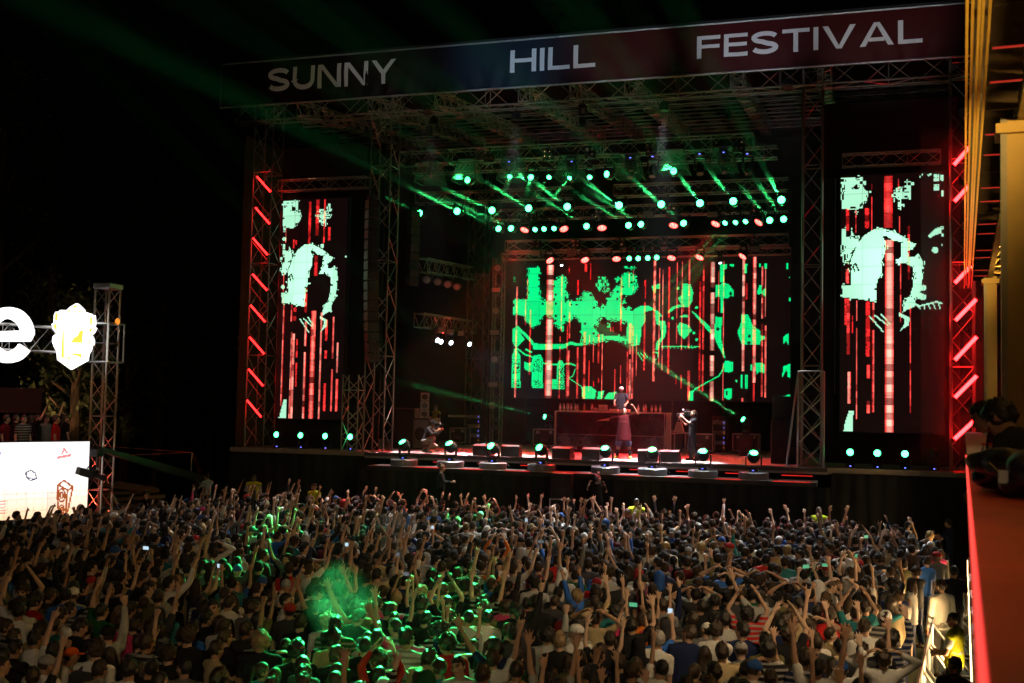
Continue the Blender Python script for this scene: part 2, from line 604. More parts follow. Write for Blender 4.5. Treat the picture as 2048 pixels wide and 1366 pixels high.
def banner_y(x, z):
    t = (z - BZ0) / (BZ1 - BZ0)
    fold = 0.0
    for cx, w, a in ((-17.5, 2.2, 0.10), (-12.8, 1.8, 0.08), (-9.2, 1.5, 0.03), (-6.0, 1.6, 0.07), (-3.6, 1.2, 0.05), (-1.7, 1.0, 0.05), (1.5, 1.6, 0.05)):
        g_ = math.exp(-((x - cx) / w) ** 2)
        fold += a * g_ * math.sin((x - cx) * 9 + (1 - t) * 3.5 * (1 if x > cx else -1)) * max(0, 1 - t * 1.5)
    return BY + fold * 0.6 - 0.10 * math.sin(PI * t) * 0.5 + 0.02 * noise.noise(Vector((x * 1.2, z * 2, 3)))


def banner_mat():
    m = bpy.data.materials.new('banner_cloth')
    m.use_nodes = True
    nt = m.node_tree
    bs = nt.nodes['Principled BSDF']
    bs.inputs['Roughness'].default_value = 0.6
    bs.inputs['Specular IOR Level'].default_value = 0.15
    tc = nt.nodes.new('ShaderNodeTexCoord')
    sp = nt.nodes.new('ShaderNodeSeparateXYZ')
    nt.links.new(tc.outputs['Object'], sp.inputs[0])
    mr = nt.nodes.new('ShaderNodeMapRange')
    mr.inputs['From Min'].default_value = -13.5
    mr.inputs['From Max'].default_value = 13.5
    nt.links.new(sp.outputs[0], mr.inputs['Value'])
    cr = nt.nodes.new('ShaderNodeValToRGB')
    e = cr.color_ramp.elements
    e[0].position = 0.0
    e[0].color = (0.008, 0.005, 0.006, 1)
    e[1].position = 1.0
    e[1].color = (0.075, 0.006, 0.007, 1)
    for p, c in ((0.26, (0.02, 0.005, 0.006, 1)), (0.38, (0.014, 0.026, 0.042, 1)), (0.47, (0.014, 0.026, 0.042, 1)), (0.55, (0.065, 0.006, 0.007, 1))):
        k = e.new(p)
        k.color = c
    nt.links.new(mr.outputs[0], cr.inputs[0])
    n = nt.nodes.new('ShaderNodeTexNoise')
    n.inputs['Scale'].default_value = 30
    mx = nt.nodes.new('ShaderNodeMix')
    mx.data_type = 'RGBA'
    mx.blend_type = 'MULTIPLY'
    mx.inputs['Factor'].default_value = 0.35
    nt.links.new(tc.outputs['Object'], n.inputs['Vector'])
    nt.links.new(cr.outputs[0], mx.inputs['A'])
    nt.links.new(n.outputs['Color'], mx.inputs['B'])
    nt.links.new(mx.outputs['Result'], bs.inputs['Base Color'])
    return m


ban = thing('festival_banner', 'long dark red banner reading SUNNY HILL FESTIVAL on the stage roof edge', 'banner', ((BX0 + BX1) / 2, BY, BZ0))
b = MB()
nx, nz = 300, 16
for j in range(nz + 1):
    for i in range(nx + 1):
        x, z = BX0 + (BX1 - BX0) * i / nx, BZ0 + (BZ1 - BZ0) * j / nz
        b.v.append((x, banner_y(x, z), z))
for j in range(nz):
    for i in range(nx):
        a = j * (nx + 1) + i
        b.f.append((a, a + 1, a + nx + 2, a + nx + 1))
b.build('cloth', banner_mat(), ban, True)
for z in (BZ0 - 0.03, BZ1 + 0.03):
    MB().cyl((BX0 - .05, BY, z), (BX1 + .05, BY, z), 0.035, n=8).build('edge_pipe', STEEL, ban)
for x in (BX0 - .03, BX1 + .03):
    MB().cyl((x, BY, BZ0 - .03), (x, BY, BZ1 + .03), 0.035, n=8).build('end_pipe', STEEL, ban)
MB().box(((BX0 + BX1) / 2, BY + 0.3, (BZ0 + BZ1) / 2), (BX1 - BX0 - .1, 0.03, BZ1 - BZ0 - .1)).build('backing_sheet', DRAPE, ban)

letter_m = mat('printed_white', (0.78, 0.80, 0.84), 0.6, 0, 0.35, 45)


def stroke(b, pts, w, closed=False):
    """thick polyline as a strip of quads in (u, v)"""
    P = [Vector(p) for p in pts]
    n = len(P)
    base = len(b)
    out = []
    for i, p in enumerate(P):
        d0 = (P[i] - P[i - 1]) if (i > 0 or closed) else (P[1] - P[0])
        d1 = (P[(i + 1) % n] - P[i]) if (i < n - 1 or closed) else (P[-1] - P[-2])
        d0.normalize()
        d1.normalize()
        t = (d0 + d1)
        t = t.normalized() if t.length > 1e-6 else d0
        nrm = Vector((-t.y, t.x))
        k = 1 / max(0.5, abs(nrm.dot(Vector((-d0.y, d0.x)))))
        out.append((p + nrm * (w / 2 * k), p - nrm * (w / 2 * k)))
    qs = [(out[i][0], out[i + 1][0], out[i + 1][1], out[i][1]) for i in range(n - 1)]
    b += qs


def seg(p, q, k=6):
    p, q = Vector(p), Vector(q)
    return [p.lerp(q, i / k) for i in range(k + 1)]


def arc(cx, cy_, rx_, ry_, a0, a1, k=12):
    return [Vector((cx + rx_ * math.cos(R(a0 + (a1 - a0) * i / k)), cy_ + ry_ * math.sin(R(a0 + (a1 - a0) * i / k)))) for i in range(k + 1)]


LW = 0.2     # stroke weight; glyph box is 1 high, widths per glyph


def glyph(c):
    q, w = [], LW
    h = w / 2
    if c == 'S':
        W = 1.12
        pts = arc(W / 2, 0.72, W / 2 - h, 0.28 - h, 15, 255, 14) + arc(W / 2, 0.28, W / 2 - h, 0.28 - h, 75, -165, 14)
        mid = [p for p in pts]
        stroke(q, mid, w)
    elif c == 'U':
        W = 1.12
        stroke(q, [Vector((h, 1)), Vector((h, 0.42))] + arc(W / 2, 0.42, W / 2 - h, 0.42 - h, 180, 360, 14) + [Vector((W - h, 1))], w)
    elif c == 'N':
        W = 1.18
        stroke(q, seg((h, 0), (h, 1)), w)
        stroke(q, seg((W - h, 0), (W - h, 1)), w)
        q += [(Vector((h * 0.2, 1)).lerp(Vector((W - 2.5 * h, 0)), i / 6), Vector((2.5 * h, 1)).lerp(Vector((W - h * 0.2, 0)), i / 6),
               Vector((2.5 * h, 1)).lerp(Vector((W - h * 0.2, 0)), (i + 1) / 6), Vector((h * 0.2, 1)).lerp(Vector((W - 2.5 * h, 0)), (i + 1) / 6)) for i in range(6)]
    elif c == 'Y':
        W = 1.2
        stroke(q, seg((W / 2, 0), (W / 2, 0.45)), w)
        for a, bq in (((0.0, 1), (W / 2 - h, 0.40)), ((W, 1), (W / 2 + h, 0.40))):
            sgn = 1 if a[0] == 0 else -1
            q += [(Vector(a).lerp(Vector(bq), i / 5), (Vector(a) + Vector((sgn * w * 1.15, 0))).lerp(Vector(bq) + Vector((sgn * w, 0.06)), i / 5),
                   (Vector(a) + Vector((sgn * w * 1.15, 0))).lerp(Vector(bq) + Vector((sgn * w, 0.06)), (i + 1) / 5), Vector(a).lerp(Vector(bq), (i + 1) / 5)) for i in range(5)]
    elif c == 'H':
        W = 1.16
        stroke(q, seg((h, 0), (h, 1)), w)
        stroke(q, seg((W - h, 0), (W - h, 1)), w)
        stroke(q, seg((w, 0.52), (W - w, 0.52)), w * 0.85)
    elif c == 'I':
        W = w
        stroke(q, seg((h, 0), (h, 1)), w)
    elif c == 'L':
        W = 0.95
        stroke(q, seg((h, 0), (h, 1)), w)
        stroke(q, seg((w, h * .85), (W, h * .85)), w * 0.85)
    elif c in 'FE':
        W = 1.0
        stroke(q, seg((h, 0), (h, 1)), w)
        stroke(q, seg((w, 1 - h * .85), (W, 1 - h * .85)), w * 0.85)
        stroke(q, seg((w, 0.52), (W * 0.97, 0.52)), w * 0.8)
        if c == 'E':
            stroke(q, seg((w, h * .85), (W, h * .85)), w * 0.85)
    elif c == 'T':
        W = 1.12
        stroke(q, seg((W / 2, 0), (W / 2, 1 - w * .85)), w)
        stroke(q, seg((0, 1 - h * .85), (W, 1 - h * .85)), w * 0.85)
    elif c in 'VA':
        W = 1.34
        f = (lambda p: Vector((p[0], 1 - p[1]))) if c == 'A' else (lambda p: Vector(p))
        for sgn, a in ((1, 0.0), (-1, W)):
            A0, A1 = Vector((a, 1)), Vector((a + sgn * w * 1.15, 1))
            B0, B1 = Vector((W / 2 - sgn * w * .55, 0)), Vector((W / 2 + sgn * w * 0.35, 0.0))
            q += [(f(A0.lerp(B0, i / 6)), f(A1.lerp(B1, i / 6)), f(A1.lerp(B1, (i + 1) / 6)), f(A0.lerp(B0, (i + 1) / 6))) for i in range(6)]
        if c == 'A':
            stroke(q, seg((W * .27, 0.27), (W * .73, 0.27)), w * 0.8)
    return q, W


def put_word(word, x0, x1, z0, z1):
    gl = [glyph(c) for c in word]
    gap = 0.16
    tot = sum(w for _, w in gl) + gap * (len(gl) - 1)
    sx = (x1 - x0) / tot
    H = z1 - z0
    cx = 0
    for c, (qs, w) in zip(word, gl):
        m = MB()
        for qd in qs:
            vs = []
            for p in qd:
                x, z = x0 + (cx + p.x) * sx, z0 + p.y * H
                vs.append((x, banner_y(x, z) - 0.012, z))
            n_ = (Vector(vs[1]) - Vector(vs[0])).cross(Vector(vs[2]) - Vector(vs[0]))
            m.add(vs, [(0, 1, 2, 3) if n_.y < 0 else (3, 2, 1, 0)])
        # bmesh weld so each letter is one sheet
        o = m.build('letter', letter_m, ban)
        cx += w + gap


for w_, (xa, ya), (xb, yb) in (('SUNNY', (537, 186), (793, 118)), ('HILL', (1021, 148), (1192, 88)), ('FESTIVAL', (1394, 119), (1845, 38))):
    A, B = at(xa, ya, Y=BY), at(xb, yb, Y=BY)
    put_word(w_, A.x, B.x, A.z + (0.02 if w_ != 'FESTIVAL' else 0.0), B.z)

# ------------------------------------------------------------------ haze (air of the whole place)
def build_haze(name, c_, d_, density, label, aniso=0.25, col=(0.9, 0.92, 0.95)):
    h = MB().box(c_, d_).build(name, None)
    m = bpy.data.materials.new(name + '_air')
    m.use_nodes = True
    nt = m.node_tree
    nt.nodes.remove(nt.nodes['Principled BSDF'])
    v = nt.nodes.new('ShaderNodeVolumePrincipled')
    v.inputs['Color'].default_value = (*col, 1)
    v.inputs['Density'].default_value = density
    v.inputs['Anisotropy'].default_value = aniso
    nt.links.new(v.outputs[0], nt.nodes['Material Output'].inputs['Volume'])
    h.data.materials.append(m)
    return tag(h, label, kind='stuff')


build_haze('haze', (-20, 40, 14.0), (230, 190, 30.0), 0.00003, 'thin haze hanging over the whole field')
# the smoke machines' haze stays mostly under the stage roof
build_haze('stage_smoke', (-9.3, 44.3, 9.8), (15.6, 11.6, 13.2), 0.0012, 'stage smoke hanging between the trusses over the stage')
build_haze('drifting_smoke', (-10.2, 44.0, 11.0), (19.6, 12.8, 12.6), 0.00016, 'thin stage smoke drifting out under the roof')
# ------------------------------------------------------------------ LED screens: the picture is a sheet of small cells with a colour each
def inside(P, X, Z):
    """even-odd test of polygon P (list of (x, z)) on arrays X, Z"""
    r = np.zeros(X.shape, bool)
    n = len(P)
    for i in range(n):
        x0, z0 = P[i]
        x1, z1 = P[(i + 1) % n]
        if z0 == z1:
            continue
        c = ((z0 > Z) != (z1 > Z)) & (X < (x1 - x0) * (Z - z0) / (z1 - z0) + x0)
        r ^= c
    return r


def near_line(pts, w, X, Z):
    r = np.zeros(X.shape, bool)
    for (x0, z0), (x1, z1) in zip(pts[:-1], pts[1:]):
        dx, dz = x1 - x0, z1 - z0
        L2 = dx * dx + dz * dz + 1e-9
        t = np.clip(((X - x0) * dx + (Z - z0) * dz) / L2, 0, 1)
        r |= (X - x0 - t * dx) ** 2 + (Z - z0 - t * dz) ** 2 < (w / 2) ** 2
    return r


def led_mat(name, strength):
    m = bpy.data.materials.new(name)
    m.use_nodes = True
    nt = m.node_tree
    b = nt.nodes['Principled BSDF']
    b.inputs['Base Color'].default_value = (0.005, 0.004, 0.004, 1)
    b.inputs['Roughness'].default_value = 0.55
    a = nt.nodes.new('ShaderNodeAttribute')
    a.attribute_name = 'led'
    nt.links.new(a.outputs['Color'], b.inputs['Emission Color'])
    b.inputs['Emission Strength'].default_value = strength
    return m


def led_sheet(name, img, origin, ax, az, w, h, m, parent):
    """img[row from top, col, rgb] on the rectangle origin (bottom corner) + ax*w, az*h; equal cells of a column share one face"""
    H, W, _ = img.shape
    origin, ax, az = Vector(origin), Vector(ax), Vector(az)
    # cabinet seams and slightly different cabinets
    img = np.array(img, float)
    nw, nh = max(1, int(round(w / 0.62))), max(1, int(round(h / 0.62)))
    pc, pr_ = (np.arange(W) * nw // W), (np.arange(H) * nh // H)
    var_ = rng.uniform(0.90, 1.06, (nh, nw))
    img *= var_[pr_][:, pc][..., None]
    img[:, np.r_[False, pc[1:] != pc[:-1]]] *= 0.80
    img[np.r_[False, pr_[1:] != pr_[:-1]]] *= 0.80
    q = np.round(img * 24).astype(int)
    vs, fs, cols = [], [], []
    for i in range(W):
        j = 0
        while j < H:
            k = j + 1
            while k < H and (q[k, i] == q[j, i]).all():
                k += 1
            a, b_ = origin + ax * (w * i / W), origin + ax * (w * (i + 1) / W)
            za, zb_ = az * (h * (1 - k / H)), az * (h * (1 - j / H))
            o = len(vs)
            vs += [a + za, b_ + za, b_ + zb_, a + zb_]
            fs.append((o, o + 1, o + 2, o + 3))
            cols.append(img[j, i])
            j = k
    root_off = Vector((0, 0, 0))
    p = parent
    while p is not None:
        root_off += p.location
        p = p.parent
    me = bpy.data.meshes.new(name)
    me.from_pydata([tuple(v - root_off) for v in vs], [], fs)
    at_ = me.attributes.new('led', 'FLOAT_COLOR', 'FACE')
    c4 = np.ones((len(cols), 4), np.float32)
    c4[:, :3] = np.array(cols)
    at_.data.foreach_set('color', c4.ravel())
    me.materials.append(m)
    o = bpy.data.objects.new(name, me)
    COL.objects.link(o)
    o.parent = parent
    return o


rng = np.random.default_rng(5)
GREEN = np.array((0.0, 0.92, 0.25))
MINT = np.array((0.48, 1.0, 0.68))
DARK = np.array((0.0035, 0.0014, 0.0014))


class Canvas:
    def __init__(s, Y, x0, x1, z0, z1, W, H, conv):
        s.Y, s.x0, s.x1, s.z0, s.z1, s.W, s.H, s.conv = Y, x0, x1, z0, z1, W, H, conv
        xs_ = x0 + (np.arange(W) + .5) / W * (x1 - x0)
        zs_ = z1 - (np.arange(H) + .5) / H * (z1 - z0)
        s.X, s.Z = np.meshgrid(xs_, zs_)
        s.img = np.tile(DARK, (H, W, 1)).astype(float)
        s.mask = np.zeros((H, W), bool)

    def P(s, pts, reg):
        out = []
        for x, y in pts:
            a = at(reg[0] + x / reg[2], reg[1] + y / reg[2], Y=s.Y)
            out.append((a.x, a.z))
        return out

    def poly(s, pts, reg, val=True):
        m = inside(s.P(pts, reg), s.X, s.Z)
        s.mask[m] = val

    def dots(s, pts, reg, r, val=False):
        for x, z in s.P(pts, reg):
            s.mask[(s.X - x) ** 2 + (s.Z - z) ** 2 < r * r] = val

    def line(s, pts, reg, w):
        s.mask |= near_line(s.P(pts, reg), w, s.X, s.Z)

    def nibble(s, cell, prob, seed):
        """blocky bites along the edges of the picture, as low-resolution video has"""
        r = np.random.default_rng(seed)
        for _ in range(1):
            e = np.zeros_like(s.mask)
            for dx, dy in ((cell, 0), (-cell, 0), (0, cell), (0, -cell)):
                e |= s.mask != np.roll(np.roll(s.mask, dx, 1), dy, 0)
            n = r.random((s.H // cell + 2, s.W // cell + 2)) < prob
            big = np.kron(n, np.ones((cell, cell), bool))[:s.H, :s.W]
            flip = e & big
            s.mask[flip] = ~s.mask[flip]

    def fill(s, col):
        s.img[s.mask] = col

    def streak(s, x, y0, y1, w, reg, hot=0.4, rough=0.25):
        """vertical red glitch line with a paler core, broken up along its length"""
        A, B = at(reg[0] + x / reg[2], reg[1] + y0 / reg[2], Y=s.Y), at(reg[0] + x / reg[2], reg[1] + y1 / reg[2], Y=s.Y)
        ww = w / reg[2] / (LENS_PX / px(A)[2])
        lo, hi = min(A.z, B.z), max(A.z, B.z)
        cx = (A.x + B.x) / 2
        half = max(ww / 2, 0.5 * (s.x1 - s.x0) / s.W)
        m = (abs(s.X - cx) <= half) & (s.Z > lo) & (s.Z < hi)
        if not m.any():
            return
        d = abs(s.X - cx) / half
        # broken into pieces of varying brightness
        nb = max(3, int((hi - lo) / 0.22))
        lev = np.clip(rng.normal(0.8, 0.35, nb + 1), 0.0 if rough > .2 else 0.35, 1.3)
        lv = lev[np.clip(((s.Z - lo) / max(hi - lo, .01) * nb).astype(int), 0, nb)]
        ragged = rng.random(s.X.shape) < rough * d
        k = np.where(ragged, 0.25, 1.0) * lv
        core = np.clip((1 - d) * 1.6, 0, 1) * hot * lv
        red = np.stack([k, 0.02 * k + 0.62 * core ** 1.5, 0.022 * k + 0.45 * core ** 1.5], -1)
        s.img[m] = np.maximum(s.img[m] * np.array((1, .8, .6)), red[m])


A3 = (1010, 510, 4.553)
A4 = (1290, 510, 4.553)
SX0, SX1, SZ0, SZ1, SY = -15.12, -2.85, 5.25, 11.5, 48.0
c = Canvas(SY, SX0, SX1, SZ0, SZ1, 336, 170, None)
c.poly([(70, 410), (205, 405), (215, 115), (318, 118), (318, 360), (345, 415), (440, 415), (440, 235), (480, 225), (485, 190), (540, 195), (560, 240), (560, 310), (540, 400), (545, 422), (660, 422), (662, 390), (705, 385), (706, 340), (785, 342), (800, 370), (830, 420), (845, 470), (870, 485), (880, 455), (925, 450), (935, 390), (968, 385), (975, 330), (1000, 305), (1050, 270), (1065, 180), (1090, 160), (1185, 180), (1190, 260), (1205, 300), (1150, 365), (1080, 360), (1060, 370), (1055, 455), (1100, 490), (1130, 460), (1160, 515), (1115, 590), (1090, 620), (1060, 600), (960, 590), (930, 590), (900, 560), (850, 570), (845, 640), (800, 650), (838, 690), (838, 745), (900, 735), (1105, 742), (1230, 822), (1130, 805), (950, 770), (850, 800), (700, 822), (696, 620), (660, 570), (620, 560), (580, 610), (545, 600), (530, 690), (460, 640), (440, 570), (380, 560), (340, 560), (300, 640), (240, 660), (200, 600), (180, 560), (70, 530)], A3)
c.poly([(1085, 100), (1185, 100), (1180, 125), (1090, 122)], A3)
c.poly([(855, 190), (866, 240), (885, 285), (860, 340), (838, 290)], A3)
c.dots([(900, 215), (918, 240), (895, 265), (935, 268), (900, 290), (940, 310), (900, 325), (1025, 225), (565, 365), (1085, 425), (945, 635), (875, 585), (80, 228)], A3, 0.07, True)
c.nibble(2, 0.22, 3)
c.dots([(342, 445), (462, 445), (605, 452), (650, 452), (690, 410), (895, 480), (462, 555), (540, 560), (730, 625), (808, 715), (1025, 335), (1023, 398), (1070, 290), (1155, 250), (780, 365), (812, 480), (462, 362), (460, 600)], A3, 0.055)
# arms and hand outlines
c.poly([(65, 670), (105, 660), (180, 770), (105, 845), (80, 820), (65, 780)], A3)
c.line([(108, 655), (220, 760), (260, 815), (340, 825), (560, 820), (600, 800), (650, 815), (700, 812)], A3, 0.13)
c.poly([(250, 815), (400, 825), (560, 805), (560, 850), (400, 860), (260, 858)], A3)
c.line([(110, 850), (180, 905), (270, 935), (350, 985), (460, 1000), (600, 990), (640, 1005)], A3, 0.07)
c.line([(190, 860), (240, 885)], A3, 0.08)
c.line([(640, 1040), (620, 1100), (580, 1120), (700, 1200)], A3, 0.035)
# bottles
for x0_, x1_, y0_, y1_ in ((60, 140, 920, 1208), (245, 345, 950, 1212), (472, 540, 1000, 1220)):
    c.poly([(x0_, y1_), (x0_, y0_), (x0_ + 20, y0_ - 40), (x1_ - 20, y0_ - 40), (x1_, y0_), (x1_, y1_)], A3)
c.poly([(80, 850), (115, 850), (120, 900), (80, 900)], A3)
c.poly([(425, 1130), (472, 1130), (472, 1218), (425, 1218)], A3)
c.poly([(175, 970), (215, 985), (250, 970), (250, 1065), (215, 1060), (178, 1040)], A3)
tex = rng.random(c.mask.shape) < 0.34
bl = np.zeros_like(c.mask)
for x0_, x1_, y0_, y1_ in ((66, 134, 950, 1080), (66, 134, 1130, 1200), (252, 338, 950, 1070), (252, 338, 1140, 1205), (478, 545, 1010, 1212)):
    bl |= inside(c.P([(x0_, y0_), (x1_, y0_), (x1_, y1_), (x0_, y1_)], A3), c.X, c.Z)
c.mask[bl & tex] = False
# the shapes along the bottom
c.poly([(690, 1200), (780, 1195), (830, 1235), (815, 1330), (705, 1330), (700, 1230)], A3)
c.poly([(850, 1245), (905, 1235), (880, 1330), (835, 1330)], A3)
c.poly([(885, 1330), (940, 1255), (1015, 1245), (1020, 1330)], A3)
# bowed head
c.poly([(1115, 600), (1135, 540), (1180, 490), (1245, 460), (1300, 460), (1360, 490), (1290, 490), (1275, 520), (1282, 600), (1240, 660), (1245, 690), (1225, 820), (1130, 800), (1105, 740)], A3)
c.line([(1116, 640), (1112, 590), (1140, 530)], A3, 0.03)
for a_, b_ in (((1210, 895), (1255, 965)), ((1230, 888), (1280, 940)), ((1268, 888), (1300, 935))):
    c.line([a_, b_], A3, 0.03)
c.poly([(0, 460), (60, 475), (130, 520), (160, 560), (120, 560), (70, 500), (0, 520)], A4)
c.poly([(85, 540), (130, 530), (130, 600), (180, 595), (195, 660), (185, 740), (140, 800), (120, 870), (95, 860), (100, 800), (150, 740), (140, 650), (105, 630)], A4)
c.poly([(65, 975), (110, 940), (118, 900), (70, 885), (125, 880), (125, 930), (90, 960)], A4)
c.line([(150, 830), (240, 835), (330, 830), (430, 840), (495, 832)], A4, 0.05)
for q in range(9):
    c.line([(160 + q * 33, 828), (170 + q * 33, 850)], A4, 0.03)
# right-hand figures
c.poly([(345, 260), (415, 265), (440, 340), (430, 420), (400, 475), (340, 470), (300, 390), (330, 370)], A4)
c.line([(220, 515), (260, 480), (310, 465), (380, 465)], A4, 0.12)
c.poly([(305, 560), (380, 540), (400, 570), (340, 570)], A4)
c.poly([(290, 650), (320, 615), (400, 640), (430, 690), (380, 740), (355, 765), (310, 720)], A4)
c.poly([(425, 515), (440, 515), (590, 650), (640, 760), (600, 720), (530, 640)], A4)
c.poly([(640, 560), (705, 570), (690, 740), (735, 950), (720, 930), (650, 800), (630, 740)], A4)
c.poly([(735, 960), (800, 975), (800, 1060), (765, 1072), (720, 1060), (718, 985)], A4)
c.line([(735, 975), (700, 1060), (670, 1105), (580, 1150), (450, 1225)], A4, 0.05)
c.poly([(400, 1245), (445, 1230), (435, 1345), (385, 1345)], A4)
c.poly([(685, 85), (750, 85), (748, 125), (722, 130), (722, 250), (685, 250)], A4)
c.poly([(640, 270), (690, 270), (700, 250), (760, 265), (808, 320), (810, 385), (780, 365), (760, 390), (690, 395), (680, 380), (640, 385)], A4)
c.poly([(685, 395), (715, 395), (712, 525), (690, 525)], A4)
c.poly([(880, 540), (940, 545), (980, 640), (1050, 690), (1055, 740), (1090, 740), (1090, 770), (1055, 775), (1050, 812), (880, 815), (840, 700), (870, 640)], A4)
c.poly([(905, 80), (932, 80), (930, 170), (905, 170)], A4)
c.poly([(1035, 80), (1055, 80), (1055, 110), (1035, 110)], A4)
c.poly([(1085, 75), (1107, 75), (1107, 125), (1085, 125)], A4)
c.poly([(770, 85), (810, 85), (808, 105), (770, 100)], A4)
c.poly([(1287, 70), (1307, 70), (1307, 132), (1287, 132)], A4)
c.poly([(1020, 340), (1040, 275), (1058, 275), (1060, 330), (1100, 300), (1100, 380), (1060, 350), (1030, 365)], A4)
c.poly([(1255, 820), (1260, 745), (1307, 710), (1307, 820), (1285, 780)], A4)
c.poly([(1252, 1110), (1255, 1015), (1325, 990), (1325, 1120), (1300, 1110), (1290, 1040)], A4)
c.poly([(1255, 1330), (1255, 1290), (1325, 1265), (1325, 1335)], A4)
c.poly([(1000, 985), (1060, 980), (1090, 1000), (1088, 1080), (1040, 1060), (1015, 1085)], A4)
c.poly([(960, 990), (975, 1000), (975, 1055), (960, 1055)], A4)
c.poly([(870, 1085), (890, 1090), (890, 1215), (870, 1210)], A4)
c.poly([(908, 1090), (933, 1090), (933, 1215), (908, 1215)], A4)
c.poly([(718, 1218), (795, 1218), (795, 1295), (765, 1320), (718, 1295)], A4)
c.poly([(735, 1235), (752, 1235), (752, 1280), (735, 1280)], A4, False)
c.poly([(820, 1130), (845, 1145), (832, 1170)], A4)
c.poly([(60, 285), (85, 270), (135, 265), (135, 305), (98, 310), (95, 350), (80, 345)], A4)
c.dots([(250, 575), (470, 480), (302, 305), (445, 710), (470, 770), (665, 680)], A4, 0.06, True)
c.dots([(950, 740), (780, 350), (665, 675), (945, 800)], A4, 0.07)
c.fill(GREEN)
for a_ in ((100, 290, 1310, 14, .55), (228, 500, 1090, 8, .3), (190, 400, 640, 8, .15), (205, 220, 400, 8, 0), (405, 90, 1325, 64, .95), (515, 190, 690, 8, .2), (585, 100, 170, 14, .1), (590, 420, 760, 12, .35), (575, 870, 1328, 18, .6),
           (560, 640, 1328, 8, .3), (500, 740, 1320, 9, .2), (660, 840, 1328, 18, .2), (735, 80, 155, 24, .1), (777, 80, 230, 8, 0), (722, 700, 1320, 18, .4), (768, 730, 830, 8, .3), (805, 760, 980, 12, .3), (852, 720, 985, 12, .3),
           (883, 720, 1325, 13, .35), (850, 1120, 1170, 8, .1), (765, 960, 1240, 9, .1), (997, 1040, 1310, 8, .2), (985, 650, 700, 8, 0), (1057, 200, 690, 12, .3), (1050, 1000, 1170, 10, .2), (1110, 880, 1300, 10, .2), (1138, 620, 1328, 20, .6),
           (1160, 640, 1310, 14, .4), (1197, 720, 1100, 11, .3), (1270, 430, 1050, 10, .25), (1272, 235, 290, 10, 0), (665, 230, 360, 9, 0), (1130, 160, 300, 9, .3), (1170, 140, 330, 10, .4), (805, 1140, 1200, 8, 0), (960, 660, 700, 6, 0), (1355, 60, 1150, 16, .4)):
    c.streak(a_[0], a_[1], a_[2], a_[3], A3, a_[4])
for a_ in ((85, 50, 1150, 20, .6), (130, 120, 1000, 10, .3), (160, 130, 1050, 13, .45), (218, 110, 1080, 12, .05), (290, 70, 900, 9, .25), (335, 60, 870, 9, .3), (285, 1095, 1175, 8, .1), (328, 1090, 1215, 10, .1), (403, 40, 850, 14, .4), (397, 1050, 1345, 18, .4),
           (500, 240, 1235, 12, .05), (530, 90, 1245, 11, .25), (613, 60, 1345, 40, 1.0), (715, 55, 1320, 12, .3), (670, 150, 520, 8, .05), (895, 40, 1060, 26, .75), (925, 250, 410, 10, 0), (888, 1300, 1345, 18, .3), (997, 20, 1160, 28, .7), (990, 1170, 1345, 22, .1),
           (1067, 100, 580, 12, .55), (1065, 630, 1290, 12, .4), (1098, 120, 560, 12, .55), (1097, 640, 1300, 13, .45), (355, 450, 520, 6, .1), (2, 230, 450, 8, 0)):
    c.streak(a_[0], a_[1], a_[2], a_[3], A4, a_[4])
big = thing('led_screen', 'large LED screen showing green shapes and red streaks behind the performers', 'screen', ((SX0 + SX1) / 2, SY, ZD))
led_sheet('display', c.img, (SX0, SY, SZ0), (1, 0, 0), (0, 0, 1), SX1 - SX0, SZ1 - SZ0, led_mat('led_big', 1.0), big)
MB().box(((SX0 + SX1) / 2, SY + 0.13, (SZ0 + SZ1) / 2), (SX1 - SX0 + .06, 0.2, SZ1 - SZ0 + .06)).build('housing', BLACKM, big)
for x in np.linspace(SX0 + .6, SX1 - .6, 6):
    MB().box((float(x), SY + 0.3, (ZD + SZ0) / 2), (0.1, 0.1, SZ0 - ZD)).build('support_leg', BLACKM, big)

B1, B2 = (1660, 330, 2.44), (540, 380, 2.846)


def head_shapes(k, sc, ox, oy, hx):
    """the bowed head and patches of the side screens, in zoom units of the wide one mapped by (ox, oy, sc)"""
    f = lambda pts: [(ox + x * sc, oy + y * hx) for x, y in pts]
    return f


